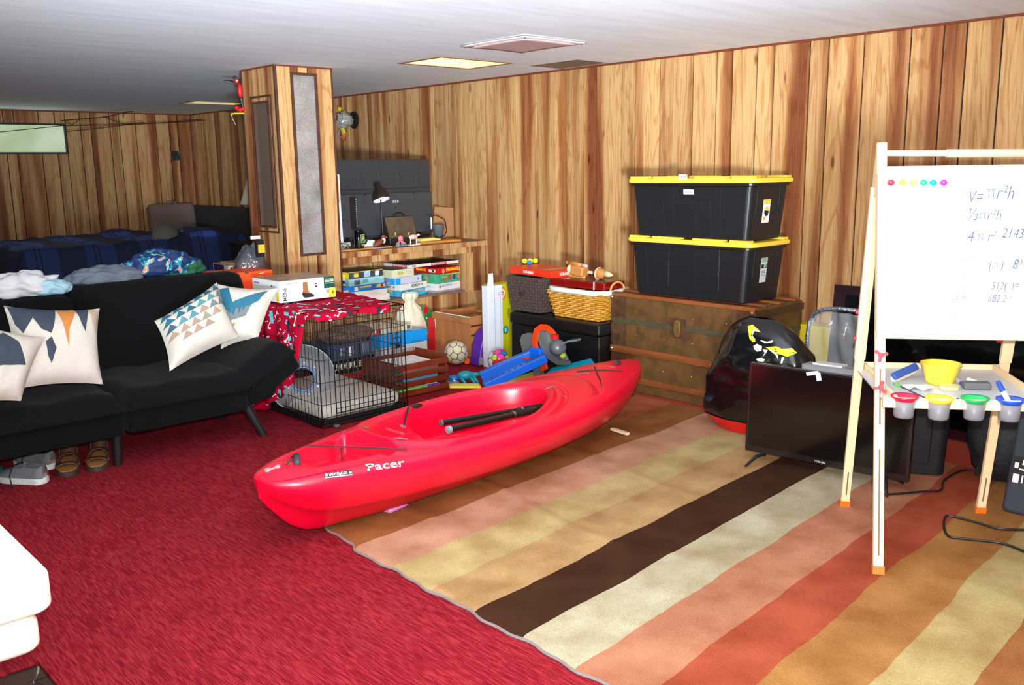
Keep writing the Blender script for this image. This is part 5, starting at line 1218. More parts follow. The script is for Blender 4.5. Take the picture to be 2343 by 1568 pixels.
# blanket with a printed pattern
m, nt, bs, N = new_nodes('blanket_print'); L = nt.links.new
tc = N('ShaderNodeTexCoord')
base = (172, 8, 42); prev = None
rgbn = N('ShaderNodeRGB'); rgbn.outputs[0].default_value = rgb(base); prev = rgbn.outputs[0]
for sc, th, col, sd, anis in ((13, .15, (226, 206, 216), 0, (1, 1, 2.6)), (10, .15, (96, 176, 196), 3.3, (1, 1, 1.4)), (11, .13, (36, 16, 34), 7.1, (1, 1, 1)), (17, .12, (150, 150, 200), 11.7, (1.8, 1, 1))):
    mp = N('ShaderNodeMapping'); mp.inputs['Location'].default_value = (sd, sd*.7, sd*.3); mp.inputs['Scale'].default_value = anis; L(tc.outputs['Object'], mp.inputs[0])
    nz = N('ShaderNodeTexNoise'); nz.inputs['Scale'].default_value = sc*1.4; L(mp.outputs[0], nz.inputs['Vector'])
    ad = N('ShaderNodeMix', data_type='RGBA', blend_type='ADD'); ad.inputs[0].default_value = .05; L(mp.outputs[0], ad.inputs[6]); L(nz.outputs['Color'], ad.inputs[7])
    vo = N('ShaderNodeTexVoronoi'); vo.inputs['Scale'].default_value = sc; L(ad.outputs[2], vo.inputs['Vector'])
    lt = N('ShaderNodeMath', operation='LESS_THAN'); L(vo.outputs['Distance'], lt.inputs[0]); lt.inputs[1].default_value = th
    mx = N('ShaderNodeMix', data_type='RGBA'); L(lt.outputs[0], mx.inputs[0]); L(prev, mx.inputs[6]); mx.inputs[7].default_value = rgb(col); prev = mx.outputs[2]
L(prev, bs.inputs['Base Color']); bs.inputs['Roughness'].default_value = .95; bs.inputs['Specular IOR Level'].default_value = .1
M_BLK = m
bt = thing('printed_blanket', 'crimson blanket printed with bones and paws draped over the dog crate', 'blanket', (2.7, 4.5, 0))
def top_b(u, v):
    """u along x (0 left .. 1 right), v along y"""
    y = CY0-.012+(CY1+.06-CY0)*v; xl = CX0-.012; xr = CX1+.012 - .11*(1-v)**3
    x = xl+(xr-xl)*u
    z = CZ+.008+.012*abs(noise.noise(Vector((x*7, y*7, 0))))+.006*noise.noise(Vector((x*19, y*19, 3)))
    if v < .04: z -= .012*(1-v/.04)
    if u < .06: z -= .010*(1-u/.06)
    return Vector((x, y, z))
b = B(); b.grid(top_b, 40, 46)
# left hanging part: front border curves back toward the floor
def left_b(u, v):
    """u: 0 top .. 1 floor, v: 0 front .. 1 back"""
    yf = CY0-.012+spl([(0, 0), (.06, .11), (.18, .135), (.5, .18), (.75, .33), (1, .56)], u); yb = CY1+.07
    y = yf+(yb-yf)*v; z = (CZ+.0)*(1-u)+.012*u
    x = CX0-.014-.022*math.sin(u*math.pi*.5)-.10*u*u*smooth01(0, .3, v)*.6+(.022*math.sin(y*42+u*2)+.012*noise.noise(Vector((y*9, z*6, 1))))*min(1, u*2)
    return Vector((x, y, z))
b.grid(left_b, 40, 50)
# short front lip, right/back hanging flap
b.grid(lambda u, v: Vector((CX0-.012+(CX1-CX0-.09)*u, CY0-.013-.003*math.sin(u*40), CZ-.0-.022*v*(1+.4*math.sin(u*9)))), 30, 3)
b.grid(lambda u, v: Vector((CX0+.12+.30*u+.12*v*(1-u), CY1+.055+.012*math.sin(u*14), CZ-(.30*(1-abs(u-.22)*1.2))*v)), 16, 12)
b.obj('cloth', M_BLK, bt, smooth=True, solid=.002)
# bones and patches in the print that can be told apart
BONE = [(-.5, .12), (-.44, .34), (-.3, .34), (-.26, .12), (.26, .12), (.3, .34), (.44, .34), (.5, .12), (.42, 0), (.5, -.12), (.44, -.34), (.3, -.34), (.26, -.12), (-.26, -.12), (-.3, -.34), (-.44, -.34), (-.5, -.12), (-.42, 0)]
BB = BVHTree.FromPolygons([tuple(p) for p in b.v], [list(f) for f in b.f])
MP = [mat('print_bone', (236, 226, 222), .8), mat('print_aqua', (104, 182, 200), .8), mat('print_black', (34, 20, 34), .8)]
rr = random.Random(5)
def bdecal(u, v, w, h, ang, m, poly):
    loc, n, i, d = BB.ray_cast(CAM, ray(u, v).normalized())
    if loc is None: return
    if n.dot(CAM-loc) < 0: n = -n
    x = (R_-n*R_.dot(n)).normalized(); y = n.cross(x); x2 = x*math.cos(ang)+y*math.sin(ang); F = axes(loc+n*.003, x2, n.cross(x2))
    B(F).prism([(p[0]*w, p[1]*h) for p in poly], .0006).obj('printed_motif', m, bt)
for (u, v, w, a, k) in ((658, 775, .06, .9, 0), (676, 735, .06, 1.3, 0), (782, 707, .045, .5, 0), (604, 940, .06, .2, 0), (633, 720, .05, .8, 0)): bdecal(u, v, w, .026, a, MP[k], BONE)
for (u, v, w, h, a, k) in ((622, 726, .028, .07, .1, 1), (668, 800, .035, .07, .2, 1), (705, 709, .07, .018, .1, 1), (660, 748, .02, .06, .2, 2), (690, 697, .05, .014, .3, 0), (770, 697, .03, .012, .6, 1), (845, 690, .04, .014, .5, 1), (672, 776, .022, .022, 0, 1), (780, 690, .02, .014, 0, 2), (812, 700, .02, .01, .4, 2), (646, 860, .05, .012, .7, 0), (630, 880, .04, .012, 1.2, 0), (640, 900, .02, .05, -.2, 1)):
    bdecal(u, v, w, h, a, MP[k], [(-.5, -.5), (.5, -.5), (.5, .5), (-.5, .5)])

SQ = [(-.5, -.5), (.5, -.5), (.5, .5), (-.5, .5)]; SCV = [(-.5, -.1), (-.3, .35), (0, .2), (.25, -.1), (.42, .1), (.36, .4), (.5, .3), (.5, 0), (.28, -.35), (0, -.05), (-.25, .1), (-.4, -.25)]
MP += [mat('print_lilac', (170, 160, 214), .8), mat('print_khaki', (190, 176, 130), .8)]
for k in range(64):
    if k % 2: u = rr.uniform(655, 885); v = rr.uniform(692, 726) 
    else: v = rr.uniform(705, 935); u = rr.uniform(604, 690)
    kk = rr.randrange(5); pl_ = [BONE, SQ, oval(10), SCV, SCV][kk]; s_ = rr.uniform(.022, .046)
    bdecal(u, v, s_, s_*(.45 if kk != 2 else .7), rr.uniform(-.6, 1.4), MP[[0, 1, 2, 3, 0][kk]], pl_)
# ================================================================ GAME BOXES and other printed cartons
def carton(name, label, o, w, d, h, yaw, side, top=None, group=None, cat='box', lid=0, r=.0015):
    """o: front-left bottom corner; x runs right along the front, y goes back"""
    F = Matrix.Translation(Vector(o)) @ Euler((0, 0, math.radians(yaw))).to_matrix().to_4x4()
    t = thing(name, label, cat, F @ Vector((w/2, d/2, 0)), group)
    B(F).bb((0, 0, 0), (w, d, h)).obj('box_body', side, t, bevel=r)
    if top is not None: B(F).bb((.002, .002, h-.0004), (w-.002, d-.002, h+.0012)).obj('top_print', top, t)
    return t, F
def fr_front(F, x, z): return F @ axes((x, -.0006, z), (1, 0, 0), (0, 0, 1))
def fr_left(F, y, z): return F @ axes((-.0006, y, z), (0, -1, 0), (0, 0, 1))
def fr_right(F, w, y, z): return F @ axes((w+.0006, y, z), (0, 1, 0), (0, 0, 1))
# niche games; NZ = shelf height, HY = wall plane
GY = HY+.035
G = 'game and puzzle boxes in the wall niche'
def nx(u, v=650, y=GY): return PY(u, v, y).x
wht = mat('card_white', (232, 232, 228), .45); crm = mat('card_cream', (222, 218, 184), .5); sky = mat('card_sky', (70, 178, 222), .4, vary=(26, .25)); blu = mat('card_blue', (24, 130, 226), .4); gry = mat('card_dark', (66, 66, 74), .5); yel = mat('card_yellow', (232, 206, 50), .5); pale = mat('card_pale_aqua', (150, 206, 214), .5); red = mat('card_red', (208, 22, 26), .4); grn = mat('card_green', (72, 170, 130), .5, vary=(30, .25)); dkt = mat('card_brown_dark', (66, 48, 46), .5, vary=(30, .3)); pol = mat('card_pink_dots', (240, 214, 212), .5); nav = mat('card_navy', (30, 32, 48), .5); prp = mat('card_purple', (96, 74, 140), .5); tea = mat('card_teal', (40, 130, 130), .5); goldp = mat('print_gold', (228, 190, 50), .5)
def zrow(v, u=900, y=GY): return PY(u, v, y).z
# left stack (front faces from u~790 to ~885)
def stack_box(label, u0, u1, ztop, zbot, side, top, d=.24, yaw=2.5, name='game_box', y=GY):
    x0, x1 = nx(u0, 660, y), nx(u1, 660, y)
    return carton(name, label, (x0, y, zbot), x1-x0, d, ztop-zbot-.001, yaw, side, top, G)
z = NZ+.001
zs = [z, z+.028, z+.062, z+.104, z+.148, z+.196]
t, F = stack_box('pink dotted flat box at the bottom of the left niche stack', 806, 891, NZ+.046, z, pol, pol, yaw=0)
w = nx(891, 660)-nx(806, 660)
for i in range(26): decal(fr_front(F, w*.25+.0155*(i % 13)*w*3.4*.24+.004*(i//13), .008+.010*(i//13)), .0025, .0025, mat('dot_red', (206, 90, 96), .5), t, 'printed_dot')
t, F = stack_box('white flat box second from the bottom of the left niche stack', 800, 886, NZ+.086, NZ+.047, mat('card_offwhite', (222, 216, 204), .5), None, yaw=0)
for i in range(2): decal(fr_front(F, .20, .016-i*.007), .07, .0016, mat('grey_print', (170, 166, 160), .5), t, 'printed_line')
t, F = stack_box('bright blue cartoon puzzle box in the left niche stack', 782, 886, NZ+.126, NZ+.087, blu, None, yaw=1)
for (a, c, w_, h_, m) in ((.03, .010, .05, .014, mat('p_peach', (240, 178, 130), .5)), (.12, .018, .03, .028, wht), (.20, .028, .10, .012, goldp), (.165, .012, .03, .016, blu), (.27, .020, .028, .030, prp), (.335, .024, .075, .024, mat('p_mix', (196, 170, 90), .5, vary=(90, .7))), (.345, .024, .02, .022, red), (.30, .004, .14, .006, mat('p_dblue', (40, 80, 180), .5))): decal(fr_front(F, a, c), w_, h_, m, t)
t, F = stack_box('pale aqua puzzle box marked 300 in the left niche stack', 799, 884, NZ+.178, NZ+.127, pale, pale, yaw=4)
text('300', fr_front(F, .145, .026), .024, tea, t, bold=.0004); decal(fr_front(F, .075, .024), .055, .032, mat('p_scene', (90, 90, 120), .5, vary=(70, .8)), t); text('pieces', fr_front(F, .25, .034), .009, tea, t)
for i in range(2): decal(fr_front(F, .27, .026-i*.008), .12, .0012, mat('aqua_print', (100, 160, 176), .5), t, 'printed_line')
t, F = stack_box('dark grey and yellow game box on top of the left niche stack', 800, 883, NZ+.226, NZ+.179, gry, mat('card_top_dark', (84, 96, 110), .4, vary=(24, .4)), yaw=5)
wd_ = nx(883, 660)-nx(800, 660)
decal(fr_left(F, .12, .024), .236, .046, yel, t, 'yellow_end'); decal(fr_front(F, wd_*.2, .024), .04, .028, yel, t); decal(fr_front(F, wd_*.2, .034), .036, .010, wht, t); decal(fr_front(F, wd_*.52, .024), .058, .042, mat('p_sky', (170, 200, 226), .5, vary=(60, .3)), t); decal(fr_front(F, wd_*.82, .022), .038, .034, wht, t); decal(fr_front(F, wd_*.5, .0465), wd_*.98, .0035, yel, t, 'yellow_edge')
# narrow boxes far left, seen behind
xl = NX0+.004
for k, (a, c, m, lb) in enumerate(((.095, .128, nav, 'lowest dark narrow box at the far left of the niche'), (.129, .143, wht, 'thin white narrow box above the lowest dark one at the niche left'), (.144, .166, mat('card_black', (20, 20, 30), .5), 'black narrow box between two white ones at the niche left'), (.167, .180, mat('card_white2', (214, 226, 222), .5), 'upper thin white narrow box at the niche left'), (.181, .212, yel, 'small yellow box topmost at the far left of the niche'))):
    carton('game_box', lb, (xl, GY+.05, z+a), .085, .2, c-a-.001, 0, m, None, G)
# middle stack
t, F = stack_box('sky blue cartoon box at the bottom of the middle niche stack', 923, 986, NZ+.050, z, sky, None, yaw=12, d=.26)
for (a, c, w_, h_, m) in ((.03, .026, .03, .036, goldp), (.055, .014, .02, .02, mat('p_pink', (226, 150, 190), .5)), (.13, .036, .09, .010, mat('p_grey', (170, 186, 196), .5)), (.20, .034, .05, .012, mat('p_orange', (236, 160, 60), .5)), (.26, .03, .02, .03, wht)): decal(fr_front(F, a, c), w_, h_, m, t)
for (a, c, w_, h_, m) in ((.16, .036, .10, .012, goldp),): decal(fr_left(F, a, c), w_, h_, m, t)
t, F = stack_box('white game box lettered SORRY in the middle niche stack', 917, 989, NZ+.098, NZ+.051, wht, None, yaw=11, d=.27)
text('SORRY!', fr_front(F, .165, .026), .021, M_INK, t, bold=.0006); decal(fr_front(F, .228, .03), .016, .022, mat('p_green', (60, 150, 80), .5), t, poly=[(-.5, -.5), (.1, -.5), (.2, .3), (-.1, .5)]); decal(fr_front(F, .242, .028), .014, .020, red, t, poly=[(-.5, -.3), (.5, -.5), (.0, .5)])
text('SORRY!', fr_left(F, .14, .022), .016, M_INK, t, bold=.0005); decal(fr_left(F, .07, .022), .012, .014, red, t)
t, F = stack_box('white box with a bright blue left corner in the middle niche stack', 905, 977, NZ+.152, NZ+.099, mat('card_lilac', (214, 212, 232), .45), prp, yaw=11, d=.25)
decal(fr_front(F, .028, .0235), .054, .044, mat('card_cyan', (14, 170, 244), .4), t, 'blue_corner'); decal(fr_left(F, .125, .0235), .246, .044, mat('card_cyan', (14, 170, 244), .4), t, 'blue_end'); decal(fr_front(F, .25, .026), .016, .02, prp, t, poly=[(-.5, -.5), (.5, -.5), (0, .5)])
t, F = stack_box('cream game box on top of the middle niche stack', 898, 953, NZ+.211, NZ+.153, crm, mat('card_top_brown', (150, 126, 104), .5), yaw=6, d=.24)
decal(fr_front(F, .085, .030), .06, .028, mat('p_olive', (196, 190, 90), .5, vary=(60, .4)), t, poly=oval(14)); decal(fr_left(F, .09, .03), .03, .022, MATS['p_olive'], t, poly=oval(12)); decal(fr_front(F, .18, .036), .06, .0015, mat('tan_print', (170, 160, 120), .5), t, 'printed_line'); decal(fr_front(F, .19, .02), .07, .0015, MATS['tan_print'], t, 'printed_line')
# box between stacks (grey with character art) standing behind
t, F = carton('game_box', 'grey box with small colourful print between the left and middle stacks', (nx(886, 640, GY+.06), GY+.06, z+.095), .10, .2, .062, 0, mat('card_grey', (150, 146, 152), .5), None, G)
decal(fr_front(F, .018, .034), .03, .022, blu, t); decal(fr_front(F, .018, .015), .026, .018, mat('p_coral', (240, 120, 90), .5), t)
# right stack
t, F = stack_box('flat pinkish board at the bottom of the right niche stack', 996, 1064, NZ+.014, z, mat('card_pinkgrey', (176, 140, 144), .5), mat('card_greytop', (176, 166, 160), .5), yaw=6, d=.30)
t, F = stack_box('white game box lettered SEQUENCE in the right niche stack', 1001, 1060, NZ+.070, NZ+.015, wht, None, yaw=8, d=.28)
text('SEQUENCE', fr_front(F, .105, .036), .017, mat('p_bluegrey', (110, 140, 180), .5), t, bold=.0004); text('for kids', fr_front(F, .20, .038), .013, mat('p_peachy', (226, 176, 160), .5), t); decal(fr_front(F, .03, .03), .022, .026, mat('p_rose', (214, 110, 140), .5), t, poly=oval(12)); text('SEQUENCE', fr_left(F, .12, .03), .014, MATS['p_bluegrey'], t)
t, F = stack_box('green game box with three round pictures in the right niche stack', 1005, 1061, NZ+.142, NZ+.071, grn, None, yaw=8, d=.28)
decal(fr_front(F, .055, .038), .075, .05, mat('p_teal2', (50, 160, 140), .5), t); decal(fr_front(F, .06, .045), .06, .014, goldp, t); decal(fr_front(F, .06, .024), .066, .016, mat('p_orange2', (240, 180, 40), .5), t)
for i, m in enumerate((mat('p_red3', (220, 70, 60), .5), mat('p_blue3', (40, 80, 150), .5), mat('p_tan3', (190, 150, 100), .5))): 
    decal(fr_front(F, .125+i*.046, .038), .036, .042, dkt, t, poly=oval(16)); decal(fr_front(F, .125+i*.046, .038) @ Matrix.Translation((0, 0, .0006)), .030, .036, m, t, poly=oval(16))
for i, m in enumerate((MATS['p_blue3'], MATS['p_tan3'])): decal(fr_left(F, .19-i*.06, .036), .040, .044, m, t, poly=oval(16))
decal(fr_front(F, .16, .064), .17, .010, mat('p_lime', (170, 200, 80), .5), t)
t, F = stack_box('red game box with yellow lettering in the right niche stack', 1005, 1059, NZ+.190, NZ+.143, red, None, yaw=8, d=.28)
text('HEDBANZ', fr_front(F, .155, .026), .022, mat('p_yel4', (250, 226, 40), .4), t, bold=.0009); decal(fr_front(F, .05, .020), .026, .036, mat('p_skin', (236, 176, 120), .5), t, poly=oval(12)); decal(fr_front(F, .235, .022), .018, .034, mat('p_clown', (220, 190, 170), .5, vary=(90, .5)), t, poly=oval(12))
text('HEDBANZ', fr_left(F, .19, .026), .017, MATS['p_yel4'], t, bold=.0006); decal(fr_left(F, .07, .022), .07, .022, wht, t); decal(fr_left(F, .06, .022) @ Matrix.Translation((0, 0, .0006)), .02, .012, M_INK, t)
t, F = carton('game_box', 'white MONOPOLY game box lying on top of the right stacks', (nx(938, 618, GY-.0), GY+.012, NZ+.2125), nx(1056, 612)-nx(938, 618), .30, .022, 2.5, mat('card_white3', (226, 222, 216), .45), dkt, G)
w = nx(1056, 612)-nx(938, 618)
decal(fr_front(F, w*.59, .0112), w*.31, .0205, mat('p_crimson', (196, 18, 44), .4), t); text('MONOPOLY', fr_front(F, w*.59, .0112) @ Matrix.Translation((0, 0, .001)), .014, wht, t, bold=.0005, width=w*.285)
decal(fr_left(F, .11, .0112), .17, .0205, MATS['p_crimson'], t); text('MONOPOLY', fr_left(F, .11, .0112) @ Matrix.Translation((0, 0, .001)), .014, wht, t, bold=.0005, width=.155); decal(fr_front(F, w*.10, .011), w*.07, .014, mat('grey_codes', (150, 146, 146), .5, vary=(300, .5)), t)

# ---------------- boxes on the blanket and behind the futon
bz = CZ+.024
bx = thing('snow_boot_box', 'white boot carton printed with a boot, on the blanket over the crate', 'box', (2.64, 4.68, bz))
F = Matrix.Translation((2.462, 4.525, bz)); w, d, h = .348, .315, .118
B(F).bb((0, 0, 0), (w, d, h)).obj('box_body', mat('carton_white', (238, 238, 238), .45), bx, bevel=.0015)
B(F).bb((.001, .001, h), (w-.001, d-.001, h+.0015)).obj('top_print', mat('carton_top', (168, 142, 122), .35, vary=(9, .25)), bx)
B(F).bb((w*.80, -.0012, h*.46), (w+.0012, .0, h+.0016)).obj('green_corner', mat('p_forest', (18, 74, 52), .5), bx); B(F).bb((w, -.0012, .004), (w+.0014, d, h+.0012)).obj('green_end', MATS['p_forest'], bx)
text('INSULATED', fr_front(F, w*.90, h*.80) @ Matrix.Translation((0, 0, .001)), .012, wht, bx, bold=.0004, width=.058)
for zz in (.70, .90): decal(fr_front(F, w*.90, h*zz) @ Matrix.Translation((0, 0, .001)), .058, .0016, wht, bx, 'printed_line')
decal(fr_front(F, w*.95, h*.22), .044, h*.42, yel, bx, 'size_label'); text('8', fr_front(F, w*.957, h*.23) @ Matrix.Translation((0, 0, .001)), .018, M_INK, bx, bold=.0005)
decal(fr_front(F, w*.86, h*.30), .022, .024, mat('barcode', (150, 150, 150), .5, vary=(400, .6), scalexyz=(1, 1, .02)), bx, 'barcode')
RM = Matrix.Rotation(math.pi/2, 4, 'Z')
text('MENS', fr_front(F, w*.085, h*.38) @ RM, .024, M_INK, bx, bold=.0003, width=.072); text('SNOW BOOT', fr_front(F, w*.165, h*.42) @ RM, .010, mat('ink_soft', (70, 70, 74), .6), bx, width=.076)
text('STAMECKUM', fr_front(F, w*.20, h*.86), .009, MATS['ink_soft'], bx, width=.08)
boot = [(-.34, .5), (.06, .5), (.12, .05), (.16, -.16), (.42, -.28), (.5, -.4), (.44, -.5), (-.36, -.5), (-.42, -.3), (-.36, 0)]
decal(fr_front(F, w*.48, h*.50), .070, .086, mat('boot_brown', (150, 100, 60), .5), bx, 'boot_picture', poly=boot)
decal(fr_front(F, w*.50, h*.26) @ Matrix.Translation((0, 0, .0008)), .076, .034, mat('boot_rubber', (38, 32, 38), .5), bx, 'boot_picture', poly=[(-.5, .5), (-.1, .2), (.3, .1), (.5, -.2), (.44, -.5), (-.3, -.5), (-.5, 0)])
for k, (a, c) in enumerate(((.36, .62), (.36, .28), (.36, .14), (.74, .74), (.76, .60))): decal(fr_front(F, w*a, h*c), .034, .0014, mat('faint_print', (170, 170, 176), .5), bx, 'printed_line')
decal(fr_front(F, w*.655, h*.74), .014, .008, red, bx); decal(fr_front(F, w*.655, h*.60), .014, .010, M_INK, bx)
text('STAMECKUM', fr_left(F, .265, h*.80), .008, MATS['ink_soft'], bx); decal(fr_left(F, .03, h*.26), .030, .052, yel, bx, 'size_label'); decal(fr_left(F, .09, h*.74), .010, .010, M_INK, bx); decal(fr_left(F, .065, h*.76), .005, .005, red, bx)
# orange shoe box with lid
sb = thing('shoe_box', 'orange shoe box with a small white swoosh behind the boot carton', 'box', (2.40, 4.92, .62))
M_OR = mat('card_orange', (240, 76, 22), .4); F = Matrix.Translation((2.36, 5.05, .646)) @ Euler((0, 0, math.radians(-3))).to_matrix().to_4x4()
B(F).bb((0, 0, -.03), (.33, .22, .112)).obj('box_body', M_OR, sb, bevel=.001); B(F).bb((-.004, -.004, .078), (.334, .224, .118)).obj('lid', M_OR, sb, bevel=.001)
sw_ = [(-.5, .1), (-.42, -.3), (-.2, -.35), (.5, .5), (-.1, .0), (-.3, .0)]
decal(F @ axes((.27, -.0046, .104), (1, 0, 0), (0, 0, 1)), .042, .016, wht, sb, 'white_swoosh', poly=sw_)
decal(F @ axes((.17, -.0046, .112), (1, 0, 0), (0, 0, 1)), .03, .012, mat('notch_dark', (90, 50, 20), .6), sb, 'finger_notch', poly=[(-.5, .5), (-.3, -.3), (0, -.5), (.3, -.3), (.5, .5)])
# a low side table carries the cartons behind the futon
tb = thing('side_table', 'low dark side table behind the futon holding shoe and toy cartons', 'table', (2.46, 5.40, 0))
B().rbox((2.46, 5.40, .60), (.90, .72, .03), .01, 2).obj('table_top', mat('table_dark', (60, 40, 30), .5), tb)
for x in (2.06, 2.86):
    for y in (5.08, 5.70): B().bb((x-.02, y-.02, 0), (x+.02, y+.02, .586)).obj('leg', MATS['table_dark'], tb)
def at(u, v, z): return PZ(u, v, z)
a = at(492, 606, .69); c = at(524, 632, .66)
t, F = carton('toy_box', 'toy carton with a pinkish picture top and navy end behind the futon', PZ(523, 627, .66)+Vector((0, 0, 0)), .26, .30, .055, -6, wht, mat('toy_top', (176, 120, 120), .4, vary=(22, .45)), None)
F0 = F; decal(fr_left(F, .18, .028), .20, .05, mat('p_navy5', (30, 36, 110), .5), t, 'navy_end'); decal(fr_left(F, .23, .034), .03, .02, red, t); decal(fr_left(F, .19, .03), .04, .014, goldp, t); decal(fr_front(F, .03, .026), .03, .034, dkt, t); decal(fr_front(F, .12, .028), .012, .04, red, t)
q = PZ(478, 634, .66); t, F = carton('yellow_packet', 'crumpled yellow packet beside the toy carton', q, .14, .10, .03, -5, yel, None, None)
q = PZ(556, 616, .70); t, F = carton('cardboard_tray', 'open tan cardboard carton behind the orange shoe box', q+Vector((0, .06, -.02)), .26, .24, .055, 4, mat('kraft', (196, 158, 112), .7), mat('kraft_in', (150, 118, 88), .7, vary=(24, .3)), None)
# plastic bag with dark things by the pillar
q = PY(575, 580, 5.30); pb_ = thing('plastic_bag', 'clear plastic bag with a yellow and black pack beside the pillar', 'bag', (q.x, q.y, .615))
pc = PY(571, 560, q.y)
blob('bag_film', (pc.x, pc.y, .75), (.10, .08, .145), mat('film', (90, 92, 100), .15, alpha=.45, spec=.8, bump=(30, 1.)), pb_, 9, amp=.3, fr=3)
B().box((pc.x+.01, pc.y-.11, pc.z-.02), (.05, .02, .10)).obj('yellow_pack', M_BLACK, pb_); B().box((pc.x+.015, pc.y-.122, pc.z-.02), (.042, .004, .05)).obj('pack_label', mat('amber', (226, 170, 40), .5), pb_)
B().box((pc.x-.01, pc.y-.1, pc.z+.05), (.06, .01, .02)).obj('white_strip', wht, pb_)
# ================================================================ THINGS ON THE COUNTER
Cz = ZT
def vplate(y, x0, x1, z0, z1, t=.03): b = B(); b.bb((x0, y, z0), (x1, y+t, z1)); return b
ty = 5.75; tx0, tx1 = 3.50, PY(986, 450, ty).x; tz0, tz1 = .842, PY(900, 365, ty).z
t2 = thing('television', 'television seen from the back on the half wall counter', 'television', ((tx0+tx1)/2, ty, Cz))
M_TVB = mat('tv_back_grey', (44, 46, 50), .45, bump=(90, .1)); M_TVB2 = mat('tv_back_grey2', (54, 56, 60), .42)
B().rbox(((tx0+tx1)/2, ty+.03, (tz0+tz1)/2), (tx1-tx0, .045, tz1-tz0), .004, 2, rz=.004).obj('back_cover', M_TVB, t2)
zs_ = PY(900, 441, ty).z
B().bb((tx0+.06, ty-.028, tz0+.02), (tx1-.012, ty+.01, zs_)).obj('electronics_cover', M_TVB2, t2, bevel=.008)
B().bb((tx0, ty+.001, zs_+.030), (tx1-.004, ty+.009, zs_+.034)).obj('seam', M_BLACK, t2)
for u in (823, 868, 912, 954):
    p = PY(u, 405, ty+.006); s = .040
    for a, c in (((-s*.6, -s*.9), (-s*.2, s*.9)), ((-s*.2, s*.9), (s*.2, s*.9)), ((s*.25, s*.9), (s*.9, -s*.9)), ((-s*.6, -s*.9), (s*.2, -s*.9))):
        B().tube([(p.x+a[0], ty+.004, p.z+a[1]), (p.x+c[0], ty+.004, p.z+c[1])], .0022, 5).obj('embossed_line', M_TVB2, t2)
p = PY(803, 470, ty); B().bb((p.x-.03, ty-.032, p.z-.17), (p.x+.02, ty-.026, p.z+.06)).obj('port_recess', M_BLACK, t2)
for i in range(12): B().bb((p.x+.022, ty-.031, p.z-.15+i*.017), (p.x+.028, ty-.028, p.z-.142+i*.017)).obj('port_label', mat('label_grey', (150, 152, 156), .5), t2)
p = PY(896, 461, ty-.03); 
for k in range(3): B().bb((p.x+.01+k*.02, ty-.031, p.z-.012), (p.x+.024+k*.02, ty-.028, p.z+.008)).obj('approval_mark', MATS['label_grey'], t2)
for u, v in ((787, 446), (835, 446), (946, 443), (905, 475), (796, 506)): q = PY(u, v, ty-.03); B().cyl((q.x, ty-.030, q.z), (q.x, ty-.027, q.z), .006, n=10).obj('screw_hole', M_BLACK, t2)
q = PY(984, 512, ty); B().bb((q.x-.016, ty-.032, q.z-.04), (q.x-.006, ty-.028, q.z+.05)).obj('white_label', wht, t2)
for xc in (3.70, 4.36):
    for s in (-1, 1): B().tube([(xc, ty, tz0+.02), (xc+s*.02, ty-.03, tz0), (xc+s*.09, ty-.12, Cz+.006)] if s < 0 else [(xc, ty, tz0+.02), (xc+.03, ty+.02, tz0), (xc+.07, ty-.05, Cz+.006)], [.012, .011, .007], 8).obj('stand_foot', M_BLACK, t2)
# white screen edge at the left, behind the pillar
q0, q1 = PY(771, 392, 5.68), PY(781, 545, 5.68)
t = thing('computer_monitor', 'narrow strip of a white framed monitor beside the pillar', 'monitor', (q0.x, 5.68, Cz)); b = B(); b.prism([(3.462, Cz+.002), (q1.x+.012, Cz+.002), (q1.x+.004, 1.18), (q0.x+.012, 1.32), (3.462, 1.36)], .012, plane='xz', off=5.67); b.obj('frame', mat('monitor_white', (216, 218, 222), .4), t, bevel=.003)
b = B(); b.bb((3.462, 5.668, 1.12), (q0.x, 5.670, 1.30)); b.obj('picture', mat('orange_print', (214, 120, 60), .5), t)
# desk lamp
ly = 5.60; lp0 = PY(877, 556, ly); lpt = PY(872, 466, ly); lt = thing('desk_lamp', 'black metal desk lamp with bell shade on the counter', 'lamp', (lp0.x, ly, Cz))
M_LMP = mat('lamp_bronze', (44, 34, 26), .35, metal=.3)
B(Matrix.Translation((lp0.x, ly, Cz+.001))).lathe([(.0, 0), (.06, 0), (.06, .010), (.05, .016), (0, .018)], 24, cap=False).obj('base', M_BLACK, lt)
B().cyl((lp0.x, ly, Cz+.01), (lpt.x-.002, ly, lpt.z+.06), .0055, n=10).obj('pole', M_BLACK, lt)
sc_ = PY(873, 458, ly-.03); axs = Vector((.02, -.42, -1)).normalized()
b = B(Matrix.Translation(sc_)); b.lathe([(.066, .0), (.064, -.02), (.056, -.048), (.040, -.072), (.026, -.085), (.025, -.128), (.020, -.132), (.0, -.133)], 28, cap=False, axis=axs); b.obj('lamp_shade', M_LMP, lt, smooth=True)
b = B(Matrix.Translation(sc_+axs*-.003)); b.lathe([(.063, .002), (.060, -.02), (.050, -.046), (.030, -.066), (0, -.07)], 28, cap=False, axis=axs); b.obj('shade_lining', mat('lamp_lining', (226, 226, 240), .4), lt, smooth=True)
B().sphere(sc_-axs*.028, .026, 14, 10).obj('bulb', mat('bulb_white', (240, 240, 244), .3), lt, smooth=True)
